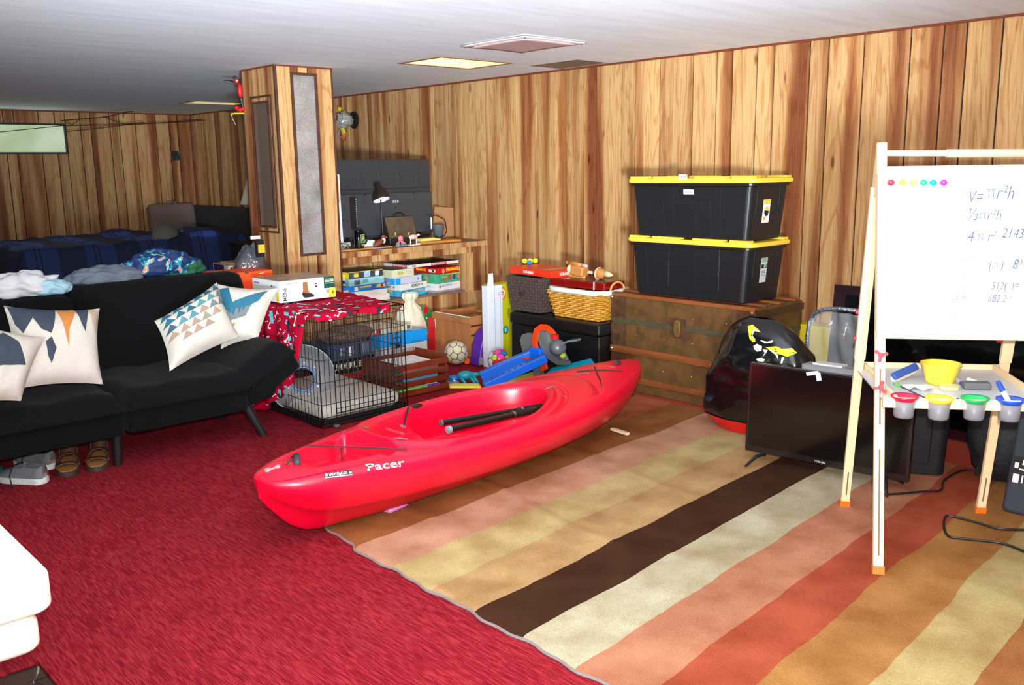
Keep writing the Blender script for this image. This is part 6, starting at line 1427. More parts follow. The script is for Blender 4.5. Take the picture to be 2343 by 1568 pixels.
# mug
mp_ = PY(827, 567, 5.50); mg = thing('mug', 'black beer mug with a green and yellow deer emblem on the counter', 'mug', (mp_.x, 5.53, Cz+.012))
B(Matrix.Translation((mp_.x, 5.53, Cz+.013))).lathe([(.0, 0), (.036, 0), (.038, .008), (.035, .012), (.035, .118), (.038, .124), (.034, .126), (.032, .118), (.032, .01), (0, .01)], 26, cap=False).obj('mug_body', mat('mug_black', (12, 10, 14), .12, coat=.5), mg, smooth=True)
B().tube([(mp_.x+.034, 5.53, Cz+.10), (mp_.x+.062, 5.53, Cz+.102), (mp_.x+.072, 5.53, Cz+.07), (mp_.x+.058, 5.53, Cz+.04), (mp_.x+.035, 5.53, Cz+.036)], .007, 8).obj('mug_handle', MATS['mug_black'], mg, smooth=True)
em = mat('emblem_green', (62, 130, 70), .4); ey = mat('emblem_yellow', (216, 206, 60), .4)
fr = axes((mp_.x+.012, 5.53-.0335, Cz+.078), (1, .30, 0), (0, 0, 1)); decal(fr, .042, .058, mat('emblem_edge', (200, 206, 170), .4), mg, 'emblem'); decal(fr @ Matrix.Translation((0, 0, .001)), .038, .054, em, mg, 'emblem')
DEER = [(-.5, -.45), (-.3, -.2), (-.38, .02), (-.1, .1), (.05, .28), (-.02, .5), (.1, .4), (.18, .48), (.22, .3), (.42, .26), (.24, .14), (.3, -.05), (.5, -.1), (.28, -.2), (.12, -.08), (-.08, -.12), (-.18, -.3)]
decal(fr @ Matrix.Translation((0, .003, .002)), .028, .040, ey, mg, 'deer_mark', poly=DEER)
for k in range(2): decal(fr @ Matrix.Translation((0, -.040-k*.007, .001)), .032, .003, ey, mg, 'printed_line')
# doctor's bag
by = 5.60; bx0, bx1 = PY(893, 553, by).x, PY(952, 553, by).x; dz0 = Cz+.002; dzt = PY(915, 498, by).z
bg = thing('leather_satchel', 'worn dark brown leather satchel with two brass clasps on the counter', 'bag', ((bx0+bx1)/2, by+.05, dz0))
b = B(); xa, xb = bx0, bx1; b.add([(xa, by, dz0), (xb, by, dz0), (xb, by+.11, dz0), (xa, by+.11, dz0), (xa-.004, by-.002, dz0+.06), (xb+.002, by-.002, dz0+.06), (xb+.002, by+.112, dz0+.06), (xa-.004, by+.112, dz0+.06), (xa-.02, by+.035, dzt), (xb-.01, by+.035, dzt), (xb-.01, by+.075, dzt), (xa-.02, by+.075, dzt)], [(0, 1, 2, 3), (8, 9, 10, 11)]+[(i+4*k, (i+1) % 4+4*k, (i+1) % 4+4*k+4, i+4*k+4) for k in (0, 1) for i in range(4)])
b.obj('bag_body', mat('satchel_leather', (30, 24, 22), .45, vary=(14, .4)), bg, bevel=.008)
b = B(); b.add([(xa-.01, by-.006, dz0+.055), (xb+.004, by-.006, dz0+.055), (xb-.006, by+.030, dzt+.003), (xa-.022, by+.030, dzt+.003)], [(0, 1, 2, 3)]); b.obj('flap', mat('satchel_suede', (84, 66, 48), .8, vary=(16, .35)), bg, solid=.005)
for u in (905, 936): q = PY(u, 536, by-.01); B().bb((q.x-.007, by-.014, q.z-.016), (q.x+.007, by-.004, q.z+.016)).obj('clasp', M_BRASS, bg, bevel=.002)
q = PY(913, 490, by+.05); B().tube([(q.x-.045, by+.05, dzt), (q.x-.040, by+.05, dzt+.022), (q.x-.01, by+.05, dzt+.034), (q.x+.02, by+.05, dzt+.032), (q.x+.045, by+.05, dzt+.016), (q.x+.052, by+.05, dzt)], .005, 8).obj('handle', M_BLACK, bg)
# bird figure on a plate
q = PY(868, 567, 5.49); bf = thing('bird_figurine', 'small brown bird figurine on a pale base at the counter edge', 'figurine', (q.x, 5.49, Cz))
B(Matrix.Translation((q.x, 5.49, Cz+.002))).rbox((0, 0, .004), (.13, .05, .007), .02, 2, rz=.003).obj('base', mat('base_bluegrey', (150, 166, 190), .5), bf)
B(Matrix.Translation((q.x-.004, 5.49, Cz+.040)) @ Euler((0, -.38, 0)).to_matrix().to_4x4()).sphere((0, 0, 0), .05, 16, 10, (1, .5, .42)).obj('body', mat('bird_brown', (120, 60, 40), .6), bf, smooth=True)
B().sphere((q.x+.038, 5.488, Cz+.055), .022, 14, 10, (.75, .7, 1)).obj('breast', mat('bird_white', (220, 214, 210), .6), bf, smooth=True)
B().sphere((q.x+.040, 5.488, Cz+.082), .018, 14, 10, (1.05, .8, .7)).obj('head', mat('bird_red', (150, 58, 48), .6), bf, smooth=True)
B().cyl((q.x+.056, 5.488, Cz+.076), (q.x+.072, 5.488, Cz+.074), .004, .001, n=8).obj('beak', mat('beak_grey', (170, 170, 170), .5), bf)
# pink octopus with plants, translucent animal on a stand
q = PY(917, 561, 5.50); oc = thing('octopus_toy', 'pink octopus figure among green plants on the counter', 'toy', (q.x, 5.5, Cz)); M_PNK = mat('octo_pink', (232, 120, 150), .45)
B(Matrix.Translation((q.x, 5.5, Cz+.002))).rbox((.0, 0, .004), (.10, .05, .007), .015, 2, rz=.003).obj('base', MATS['base_bluegrey'], oc)
B().sphere((q.x, 5.5, Cz+.058), .021, 16, 10, (1, .9, 1.15)).obj('head', M_PNK, oc, smooth=True)
for k, (dx, dy, lx) in enumerate(((-.03, .0, -.045), (.024, -.012, .045), (.03, .01, .055), (-.006, -.02, -.01), (.012, -.018, .028))): B().tube([(q.x, 5.5, Cz+.045), (q.x+dx*.7, 5.5+dy, Cz+.03), (q.x+lx, 5.5+dy*1.2, Cz+.012)], [.010, .007, .003], 8).obj('arm', M_PNK, oc, smooth=True)
for k, dx in enumerate((-.045, -.02, .012)): B().lathe([(.009, .008), (.006, .02), (.0, .036)], 8, (q.x+dx, 5.488, Cz)).obj('plant', mat('plant_green', (40, 150, 80), .5), oc)
B().sphere((q.x-.03, 5.486, Cz+.016), .009, 8, 6).obj('shell', mat('shell_orange', (226, 110, 50), .5), oc)
q = PY(947, 559, 5.51); an = thing('animal_figure', 'translucent pinkish animal figure on a white stand on the counter', 'figurine', (q.x, 5.51, Cz))
B().sphere((q.x-.005, 5.51, Cz+.062), .030, 16, 10, (1.35, .6, .62)).obj('body', mat('glass_pink', (236, 196, 190), .2), an, smooth=True); B().sphere((q.x+.04, 5.505, Cz+.075), .012, 10, 8, (1.3, .8, .8)).obj('head', MATS['glass_pink'], an, smooth=True)
for dx in (-.03, .024): B().cyl((q.x+dx, 5.51, Cz+.008), (q.x+dx, 5.51, Cz+.05), .0035, n=8).obj('stand_leg', wht, an)
B().rbox((q.x, 5.505, Cz+.004), (.10, .04, .006), .01, 2, rz=.002).obj('base', wht, an); B().bb((q.x-.022, 5.51, Cz+.008), (q.x+.018, 5.52, Cz+.034)).obj('dark_block', dkt, an)
# trays, boxes, pot, cardboard
q0, q1 = PY(772, 575, 5.47), PY(902, 562, 5.47); t = B().rbox(((3.47+q1.x)/2, 5.545, Cz+.0055), (q1.x-3.47, .13, .010), .01, 2, rz=.003).obj('serving_board', mat('honey_wood', (204, 134, 58), .4, vary=(18, .15), scalexyz=(.2, 1, 1))); tag(t, 'honey coloured wooden board under the mug on the counter', 'board', 'wooden boards on the counter')
q0, q1 = PY(955, 556, 5.50), PY(1056, 548, 5.50); t = B().rbox(((q0.x+q1.x)/2, 5.56, Cz+.009), (q1.x-q0.x, .13, .017), .01, 2, rz=.004).obj('serving_board', MATS['honey_wood']); tag(t, 'honey coloured wooden board under the yellow packet at the counter right end', 'board', 'wooden boards on the counter')
q0, q1 = PY(964, 545, 5.56), PY(1010, 540, 5.56); t, F = carton('small_box', 'flat yellow printed box on the right wooden board', (q0.x, 5.56, Cz+.018), q1.x-q0.x, .08, .020, 3, mat('card_lemon', (226, 214, 120), .5), None, None)
q0, q1 = PY(833, 560, 5.62), PY(853, 556, 5.62); t, F = carton('small_box', 'small white box right of the black mug', (q0.x, 5.62, Cz+.001), q1.x-q0.x+.02, .10, .05, 0, wht, None, None)
q0 = PY(776, 566, 5.62); t, F = carton('small_box', 'white box with grey top among the cables left of the mug', (q0.x-.01, 5.64, Cz+.001), .12, .09, .045, 0, mat('card_grey2', (190, 190, 190), .5), None, None)
pp = PY(1007, 541, 5.64); pt = thing('plant_pot', 'dark grey tapered pot on a saucer at the counter right end', 'pot', (pp.x, 5.66, Cz))
B(Matrix.Translation((pp.x, 5.66, Cz+.009))).lathe([(.0, 0), (.034, 0), (.048, .120), (.049, .124), (.045, .124), (.032, .006), (0, .006)], 28, cap=False).obj('pot_body', mat('pot_grey', (92, 98, 102), .3), pt, smooth=True); B(Matrix.Translation((pp.x+.01, 5.66, Cz+.001))).lathe([(0, 0), (.05, 0), (.056, .008), (0, .006)], 24, cap=False).obj('saucer', M_BLACK, pt)
pa, pc, pd, pe = PY(1048, 540, 5.86), PY(1038, 476, 5.86), PY(995, 473, 5.86), PY(992, 545, 5.86)
b = B(); b.prism([(pe.x-.02, Cz+.001), (pa.x+.02, Cz+.001), (pc.x+.01, pc.z), (pd.x, pd.z)], .006, plane='xz', off=5.86); tag(b.obj('cardboard_sheet', mat('kraft2', (176, 126, 80), .75)), 'brown cardboard sheet standing behind the grey pot', 'cardboard')
t = thing('cable_tangle', 'thin black cables lying between the television and the counter edge', 'cable', (3.55, 5.6, Cz))
for pts in ([(3.49, 5.60, 1.0), (3.50, 5.56, .88), (3.53, 5.53, Cz+.016), (3.58, 5.52, Cz+.02), (3.62, 5.53, Cz+.016)], [(3.47, 5.50, Cz+.02), (3.52, 5.49, Cz+.04), (3.57, 5.50, Cz+.016), (3.60, 5.56, Cz+.016)], [(3.48, 5.58, Cz+.06), (3.53, 5.50, Cz+.05), (3.57, 5.49, Cz+.016)]): B().tube(pts, .0025, 6).obj('cable', M_BLACK, t)
q = PY(980, 492, 5.70); t = B().tube([(q.x, 5.72, q.z), (q.x+.05, 5.66, q.z-.005), (q.x+.10, 5.62, q.z-.04), (q.x+.10, 5.60, q.z-.12), (q.x+.06, 5.58, Cz+.05), (q.x-.02, 5.54, Cz+.035), (q.x-.08, 5.52, Cz+.045)], .004, 8).obj('power_cord', M_BLACK); tag(t, 'black plug cord hanging from the television back over the pot', 'cable')
t = B().bb((4.700, HY-.002, .735), (4.735, HY-.022, .770)).obj('light_switch', wht) if False else None
# ================================================================ WALL AND PILLAR ORNAMENTS
q = PX(811, 275, XW); t = thing('wall_ornament', 'black round wall mount with a clear and yellow plastic toy above the television', 'wall toy', (XW-.03, q.y, q.z-.06))
b = B(Matrix.Translation((XW-.001, q.y, q.z))); b.lathe([(0, 0), (.075, 0), (.075, .012), (.06, .02), (0, .022)], 28, cap=False, axis=(-1, 0, 0)); b.obj('mount_disc', M_BLACK, t)
M_CLR = mat('clear_toy', (170, 168, 160), .15, alpha=.75); M_YT = mat('toy_yellow', (236, 204, 30), .4)
blob('clear_body', (XW-.10, q.y+.0, q.z+.0), (.075, .06, .065), M_CLR, t, 4, amp=.5, fr=3, flat=False)
for k in range(4): an = k*1.6; B().tube([(XW-.08, q.y+.05*math.cos(an), q.z+.05*math.sin(an)), (XW-.13, q.y+.08*math.cos(an+.5), q.z+.08*math.sin(an+.5)), (XW-.16, q.y+.06*math.cos(an+1), q.z+.06*math.sin(an+1))], .007, 6).obj('clear_arm', M_CLR, t)
for dy, dz, rt in ((.07, .10, .3), (.03, -.09, -.5)):
    B(Matrix.Translation((XW-.11, q.y+dy, q.z+dz)) @ Euler((rt, 0, 0)).to_matrix().to_4x4()).box((0, 0, 0), (.02, .035, .10 if dz < 0 else .035)).obj('yellow_piece', M_YT, t, bevel=.004)
B().tube([(XW-.12, q.y-.01+.035*math.cos(a/10*6.283), q.z-.155+.03*math.sin(a/10*6.283)) for a in range(10)], .005, 6, closed=True).obj('orange_ring', mat('toy_orange', (226, 84, 30), .4), t)
B().tube([(XW-.12, q.y+.06+.04*math.cos(a/10*6.283), q.z-.12+.035*math.sin(a/10*6.283)) for a in range(10)], .004, 6, closed=True).obj('clear_ring', M_CLR, t)
# hummingbird-like ornaments clipped to the pillar's far edge
q = PX(560, 200, PX0); t = thing('bird_ornament', 'red ornament bird with a long dark beak near the pillar top', 'ornament', (PX0-.03, PY1-.0, q.z-.08))
yb = PY1-.01
B().sphere((PX0-.022, yb, q.z-.02), .022, 12, 9, (.8, .7, 2.2)).obj('body', mat('bird_redbright', (200, 24, 24), .4), t, smooth=True); B().sphere((PX0-.045, yb, q.z+.038), .018, 12, 8).obj('head', MATS['bird_redbright'], t, smooth=True); B().sphere((PX0-.048, yb-.016, q.z+.042), .007, 8, 6).obj('cheek', wht, t)
B().tube([(PX0-.055, yb, q.z+.034), (PX0-.10, yb, q.z+.044), (PX0-.135, yb, q.z+.040)], [.006, .004, .002], 8).obj('beak', M_BLACK, t); B().tube([(PX0-.02, yb, q.z-.07), (PX0-.008, yb, q.z-.13)], [.01, .003], 8).obj('tail', M_BLACK, t)
q = PX(560, 252, PX0); t = thing('flower_ornament', 'red flower ornament with yellow strip below the bird on the pillar', 'ornament', (PX0-.04, yb, q.z-.02))
for k, (dx, dz, r_) in enumerate(((-.055, .012, .018), (-.03, .0, .02), (-.01, .008, .016))): B().sphere((PX0+dx, yb, q.z+dz), r_, 12, 8, (1, 1, .8)).obj('petal', MATS['bird_redbright'], t, smooth=True)
B().tube([(PX0-.005, yb, q.z-.022), (PX0-.07, yb, q.z-.024), (PX0-.10, yb, q.z-.03)], .005, 6).obj('yellow_strip', M_YT, t); B().tube([(PX0-.06, yb, q.z-.006), (PX0-.13, yb, q.z-.012)], .006, 6).obj('stem', M_BLACK, t); B().tube([(PX0-.10, yb, q.z-.03), (PX0-.085, yb, q.z-.07), (PX0-.07, yb, q.z-.10)], .0025, 6).obj('wire', MATS['label_grey'], t)
# loose wires under the ceiling of the bedroom end
t = thing('hanging_wires', 'thin dark wires strung below the ceiling at the bedroom end', 'wires', (3.4, 9.8, ZC-.1)); M_W = mat('wire_dark', (60, 40, 32), .6)
def wire(pts, yy, r=.004):
    P = [PY(u, v, yy) for u, v in pts]
    for p in P: p.z = min(p.z, ZC-.008)
    B().tube(P, r, 5).obj('wire', M_W, t)
wire([(0, 302), (60, 296), (140, 288), (250, 286), (340, 283), (430, 277), (500, 268), (560, 262)], 10.4); wire([(148, 272), (150, 280), (165, 285), (178, 278), (182, 270)], 10.3); wire([(150, 301), (200, 296), (290, 286), (440, 278), (560, 266)], 10.3); wire([(140, 276), (240, 268), (292, 256), (303, 255)], 9.3, .005); wire([(236, 266), (260, 276), (286, 284), (330, 280)], 10.2)
q = PY(402, 357, YB); t = thing('wall_outlet', 'black open wall box with hanging plug on the far wall', 'outlet', (q.x, YB, q.z-.08)); B().bb((q.x-.04, YB-.006, q.z-.05), (q.x+.035, YB-.001, q.z+.055)).obj('box_plate', M_BLACK, t); B().bb((q.x-.01, YB-.035, q.z-.05), (q.x+.04, YB-.004, q.z+.01)).obj('plug', mat('plug_dark', (30, 36, 40), .4), t, bevel=.004)
# ================================================================ BED
bd = thing('bed', 'double bed with navy plaid comforter and dark grey headboard', 'bed', (3.45, 9.75, 0))
m, nt, bs, N = new_nodes('plaid_comforter'); L = nt.links.new
tc = N('ShaderNodeTexCoord'); sp = N('ShaderNodeSeparateXYZ'); L(tc.outputs['Object'], sp.inputs[0])
ysum = N('ShaderNodeMath', operation='SUBTRACT'); L(sp.outputs[1], ysum.inputs[0]); L(sp.outputs[2], ysum.inputs[1])
def band(src, per, wd, off):
    a = N('ShaderNodeMath', operation='ADD'); L(src, a.inputs[0]); a.inputs[1].default_value = off+20
    d = N('ShaderNodeMath', operation='MODULO'); L(a.outputs[0], d.inputs[0]); d.inputs[1].default_value = per
    g = N('ShaderNodeMath', operation='LESS_THAN'); L(d.outputs[0], g.inputs[0]); g.inputs[1].default_value = wd; return g.outputs[0]
cur = None
base = N('ShaderNodeRGB'); base.outputs[0].default_value = rgb((56, 88, 176)); cur = base.outputs[0]
for src, per, wd, off, col, f in ((sp.outputs[0], .52, .24, 0, (20, 28, 52), .8), (ysum.outputs[0], .52, .24, .1, (20, 28, 52), .7), (sp.outputs[0], .52, .012, .20, (4, 6, 12), .8), (sp.outputs[0], .52, .012, .16, (4, 6, 12), .8), (ysum.outputs[0], .52, .012, .26, (4, 6, 12), .8), (ysum.outputs[0], .52, .012, .30, (4, 6, 12), .8)):
    mm = N('ShaderNodeMath', operation='MULTIPLY'); L(band(src, per, wd, off), mm.inputs[0]); mm.inputs[1].default_value = f
    mx = N('ShaderNodeMix', data_type='RGBA'); L(mm.outputs[0], mx.inputs[0]); L(cur, mx.inputs[6]); mx.inputs[7].default_value = rgb(col); cur = mx.outputs[2]
L(cur, bs.inputs['Base Color']); bs.inputs['Roughness'].default_value = .8
def comf(u, v):
    x = 2.12+2.46*u; y = 8.94+1.70*v; 
    ex = smooth01(2.12, 2.46, x); ey = smooth01(8.94, 9.10, y); top = .69+.02*noise.noise(Vector((x*2, y*2, 4)))+.10*math.exp(-(((x-4.15)/.30)**2+((y-9.35)/.35)**2))+.06*math.exp(-(((x-3.7)/.22)**2+((y-10.3)/.25)**2))
    top += .02*noise.noise(Vector((x*6, y*4, 9)))+.012*noise.noise(Vector((x*16, y*12, 2)))
    return Vector((x-.02*(1-ex), y, .10+(top-.10)*min(ex, 1)*(.12+.88*ey)**.6 if ey < 1 else .10+(top-.10)*ex))
b = B(); b.grid(comf, 90, 70)
b.grid(lambda u, v: Vector((2.12+2.46*u, 8.94+.015*math.sin(u*60), .10+(comf(u, 0).z-.10)*v)), 90, 6)
b.obj('comforter', m, bd, smooth=True)
B().bb((2.35, 9.02, .02), (4.62, 10.60, .40)).obj('mattress', mat('mattress_dark', (40, 40, 50), .8), bd, bevel=.03)
B().rbox((4.68, 9.86, .49), (.10, 1.60, .955), .03, 3, rz=.02).obj('headboard', mat('headboard_grey', (52, 50, 50), .85, vary=(30, .12)), bd)
# reading pillow with a handle
qa, qb = PY(345, 530, 10.45), PY(445, 476, 10.45); cx, cz = (qa.x+qb.x)/2, (qa.z+qb.z)/2
rp = thing('reading_pillow', 'taupe backrest pillow with a loop handle against the far wall', 'pillow', (cx, 10.45, qa.z))
B(axes((cx, 10.47, cz), (1, 0, 0), (0, .12, 1))).rbox((0, 0, 0), (qb.x-qa.x, qb.z-qa.z+.12, .16), .06, 4, rz=.05).obj('pillow_body', mat('taupe_plush', (126, 108, 100), .95, bump=(60, .3)), rp, smooth=True)
B().tube([(cx-.05, 10.44, qb.z+.02), (cx-.04, 10.44, qb.z+.075), (cx+.04, 10.44, qb.z+.075), (cx+.05, 10.44, qb.z+.02)], .014, 8).obj('loop_handle', MATS['taupe_plush'], rp)
q = PZ(378, 541, .84); q = CAM+(q-CAM)*((9.25-0)/q.y); ps = thing('plush_toy', 'round grey plush toy lying on the plaid comforter', 'plush toy', (q.x, q.y, q.z-.10)); M_PL = mat('plush_grey', (120, 122, 120), .95, bump=(50, .4))
blob('body', q, (.135, .13, .115), M_PL, ps, 2, amp=.08); B().sphere(q+Vector((.16, -.02, -.03)), .05, 12, 8, (1, .6, .7)).obj('ear', M_PL, ps, smooth=True); B().sphere(q+Vector((-.12, -.04, -.08)), .04, 12, 8, (1, .7, .7)).obj('foot', mat('plush_pale', (176, 182, 170), .95), ps, smooth=True); B().tube([q+Vector((.10, 0, 0)), q+Vector((.15, 0, .015)), q+Vector((.19, 0, .05))], [.02, .016, .02], 8).obj('tail', M_PL, ps, smooth=True)
# bedside table and lamp half hidden by the pillar
B().bb((4.30, 8.50, 0), (4.76, 8.88, .62)).obj('body', mat('nightstand_dark', (40, 32, 30), .5), (ns := thing('nightstand', 'dark nightstand between bed and pillar under the white lamp', 'nightstand', (4.53, 8.69, 0))), bevel=.006)
B().bb((4.29, 8.49, .62), (4.77, 8.89, .64)).obj('table_top', MATS['nightstand_dark'], ns)
lq = PX(577, 466, 4.55); tl2 = thing('table_lamp', 'table lamp with a cream conical shade left of the pillar', 'lamp', (4.55, 8.72, .64))
B(Matrix.Translation((4.55, 8.72, 0))).lathe([(0, .641), (.08, .641), (.08, .66), (.03, .68), (.05, .76), (.04, .90), (.012, .96), (.012, 1.04), (0, 1.04)], 20, cap=False).obj('base', mat('lamp_base', (90, 80, 70), .4), tl2, smooth=True)
B(Matrix.Translation((4.55, 8.72, 0))).lathe([(.17, 1.02), (.075, 1.30)], 28, cap=False).obj('lamp_shade', mat('shade_cream', (232, 226, 204), .7), tl2, smooth=True, solid=.004)
# ================================================================ CLOTHES on the futon back
def cloth(name, label, c, r, m, seed, group, amp=.35, cat='clothes', rot=0):
    b = B(frame(c, rot)); 
    def fn(u, v):
        a = 2*math.pi*u; e = math.pi*(.002+v*.996); d = Vector((math.sin(e)*math.cos(a), math.sin(e)*math.sin(a), math.cos(e)))
        n1 = noise.noise(Vector((d.x*3, d.y*3, d.z*2))+Vector((seed, 0, 0))); n2 = abs(noise.noise(Vector((d.x*6, d.y*6, d.z*6))+Vector((0, seed, 0))))
        k = 1+amp*n1-amp*.5*n2
        p = Vector((d.x*r[0]*k, d.y*r[1]*k, d.z*r[2]*k)); p.z = max(p.z, -r[2]*.55); return p
    b.grid(fn, 48, 28, cu=True); return tag(b.obj(name, m, smooth=True), label, cat, group)
G2 = 'clothes draped along the futon back'
def cpos(u, v, y): p = PY(u, v, y); return p
m_wh = mat('cloth_white', (206, 204, 206), .85, vary=(12, .08)); m_lb = mat('cloth_lightblue', (160, 196, 210), .85, vary=(10, .1)); m_gr = mat('cloth_grey', (92, 98, 110), .9, vary=(20, .12)); m_gn = mat('cloth_green', (20, 84, 54), .85)
m, nt, bs, N = new_nodes('cloth_floral'); L = nt.links.new; tc = N('ShaderNodeTexCoord'); n = N('ShaderNodeTexNoise'); n.inputs['Scale'].default_value = 17; n.inputs['Detail'].default_value = 1.5; n.inputs['Distortion'].default_value = 1.2; L(tc.outputs['Object'], n.inputs['Vector'])
r = ramp(nt, [(0, (10, 34, 84)), (.50, (14, 48, 104)), (.56, (20, 130, 140)), (.62, (150, 200, 190)), (.66, (220, 80, 90)), (.72, (236, 170, 120))], 'CONSTANT'); L(n.outputs['Fac'], r.inputs[0]); L(r.outputs[0], bs.inputs['Base Color']); bs.inputs['Roughness'].default_value = .7
p = cpos(55, 662, 4.97); o = cloth('white_shirt', 'crumpled white shirt with a small print at the left of the futon back', (p.x-.02, 4.98, .80), (.19, .10, .075), m_wh, 3, G2, .4)
for k, (u, v, w, h, c) in enumerate(((75, 658, .05, .02, (220, 140, 50)), (62, 668, .03, .014, (200, 60, 50)), (88, 664, .03, .012, (90, 120, 90)))): q = PY(u, v, 4.895); B(axes(q, (1, 0, 0), (0, .5, 1))).prism([(a*w, c2*h) for a, c2 in oval(10)], .001).obj('shirt_print', mat('sprint%d' % k, c, .7), None) if False else None
p = cpos(105, 668, 4.95); cloth('light_blue_shirt', 'pale blue folded shirt beside the white one on the futon back', (p.x, 4.97, .785), (.12, .09, .05), m_lb, 6, G2, .25)
p = cpos(250, 640, 4.97); cloth('grey_shirt', 'grey shirt lying along the middle of the futon back', (p.x, 5.0, .815), (.20, .09, .060), m_gr, 9, G2, .25)
p = cpos(372, 622, 4.98); cloth('floral_shirt', 'blue tropical print shirt bunched on the futon back', (p.x, 5.02, .85), (.20, .10, .085), m, 12, G2, .3)
p = cpos(425, 630, 4.99); cloth('green_shirt', 'dark green shirt end under the tropical print shirt', (p.x, 5.06, .825), (.13, .10, .065), m_gn, 15, G2, .25)
# ================================================================ SHOES under the futon
def foot_frame(toe, heel):
    y = (heel-toe); y.z = 0; return axes(toe, Vector((y.y, -y.x, 0)), y)   # x across, y from toe to heel
def wprof(s, W): return W*spl([(0, .12), (.04, .5), (.15, .88), (.32, 1.0), (.55, .86), (.75, .78), (.92, .72), (.98, .45), (1, .12)], s)
M_SOLEW = mat('sole_white', (214, 216, 212), .6); M_CANV = mat('canvas_grey', (112, 112, 116), .85, vary=(60, .12)); M_LACE = mat('lace_black', (18, 20, 26), .7)
def sneaker(label, toe, heel, group):
    F = foot_frame(toe, heel); Ls = (heel-toe).length; W = .048; t = thing('sneaker', label, 'shoe', toe.lerp(heel, .5), group)
    ol = [(wprof(s, W+.004), s*Ls) for s in [i/24 for i in range(25)]]; poly = ol+[(-x, y) for x, y in reversed(ol)]
    B(F).prism(poly, .028).obj('sole', M_SOLEW, t, bevel=.003)
    def up(s): return spl([(0, .040), (.12, .050), (.3, .066), (.45, .082), (.6, .088), (.85, .086), (1, .092)], s)
    def fn(u, v):
        s = .01+.98*u; w = wprof(s, W); a = math.pi*v; h = up(s); op = smooth01(.42, .52, s)*smooth01(.97, .90, s)
        c = math.cos(a); sn = math.sin(a); x = w*c*(1-.18*sn)
        z = .026+(h-.026)*sn**.6
        if op > 0 and abs(c) < .62: z = z*(1-op)+op*(.036+.0*sn); x = x
        return Vector((x, s*Ls, z))
    b = B(F); b.grid(fn, 40, 30); b.obj('upper', M_CANV, t, smooth=True)
    b = B(F); b.prism([(wprof(s, W)*.62, s*Ls) for s in (.5, .6, .7, .8, .9, .97)]+[(-wprof(s, W)*.62, s*Ls) for s in (.97, .9, .8, .7, .6, .5)], .003, off=.040); b.obj('insole', mat('insole_orange', (206, 110, 70), .8), t)
    for k in range(4): s = .30+k*.055; z = up(s)+.002; B(F).tube([(-.018, s*Ls, z-.004), (0, s*Ls+.003, z+.002), (.018, s*Ls, z-.004)], .0028, 6).obj('lace', M_LACE, t)
    B(F).tube([(.005, .46*Ls, .090), (.03, .40*Ls, .07), (.055, .42*Ls, .04), (.068, .50*Ls, .004), (.085, .6*Ls, .004)], .0028, 6).obj('lace', M_LACE, t)
    return t
G3 = 'shoes under the futon'
sneaker('grey canvas sneaker with black laces lying nearest the camera by the futon', Vector((.985, 4.475, 0)), Vector((1.115, 4.265, 0)), G3)
sneaker('grey canvas sneaker pushed farther under the futon', Vector((1.105, 4.675, 0)), Vector((1.205, 4.455, 0)), G3)
M_SAN = mat('sandal_leather', (84, 52, 36), .6, vary=(30, .25)); M_FB = mat('footbed_tan', (170, 112, 56), .7, vary=(16, .2))
def sandal(label, toe, heel, group):
    F = foot_frame(toe, heel); Ls = (heel-toe).length; W = .046; t = thing('sandal', label, 'sandal', toe.lerp(heel, .5), group)
    ol = [(wprof(s, W+.003), s*Ls) for s in [i/24 for i in range(25)]]; poly = ol+[(-x, y) for x, y in reversed(ol)]
    B(F).prism(poly, .026).obj('sole', mat('sandal_sole', (60, 46, 40), .7), t, bevel=.003)
    ol = [(wprof(s, W-.004), s*Ls) for s in [.03+i/25*.94 for i in range(25)]]; B(F).prism(ol+[(-x, y) for x, y in reversed(ol)], .006, off=.0245).obj('footbed', M_FB, t)
    for s0, s1, hh in ((.18, .32, .052), (.47, .60, .075), (.74, .96, .10)):
        def fn(u, v, s0=s0, s1=s1, hh=hh):
            s = s0+(s1-s0)*u; w = wprof(s, W); a = math.pi*v; return Vector((w*math.cos(a)*(1.02), s*Ls, .022+(hh-.022)*math.sin(a)**.7+.003*math.sin(u*6)))
        b = B(F)
        if s0 > .7: b.grid(lambda u, v: Vector((wprof(min(.99, .72+.27*math.sin(math.pi*v)), W)*math.cos(math.pi*v)*1.04, (.70+.30*math.sin(math.pi*v)**.6)*Ls, .024+.060*u)), 4, 20)
        else: b.grid(fn, 4, 16)
        b.obj('strap', M_SAN, t, smooth=True, solid=.004)
    for sd in (-1, 1): B(F).tube([(sd*wprof(.3, W), .3*Ls, .035), (sd*wprof(.5, W)*1.05, .5*Ls, .045), (sd*wprof(.72, W)*1.04, .72*Ls, .055)], .007, 6).obj('side_strap', M_SAN, t)
    return t
sandal('brown leather sandal nearer the sneakers, under the futon edge', Vector((1.205, 4.275, 0)), Vector((1.30, 4.525, 0)), G3)
sandal('brown leather sandal nearer the futon leg', Vector((1.325, 4.255, 0)), Vector((1.44, 4.505, 0)), G3)
q = PZ(-4, 1100, .0); t = blob('teal_sock', (q.x-.04, q.y, .035), (.07, .05, .04), mat('teal_cloth', (24, 90, 84), .9), None, 5, amp=.2); tag(t, 'teal bunched cloth at the left edge beside the sneaker', 'cloth')
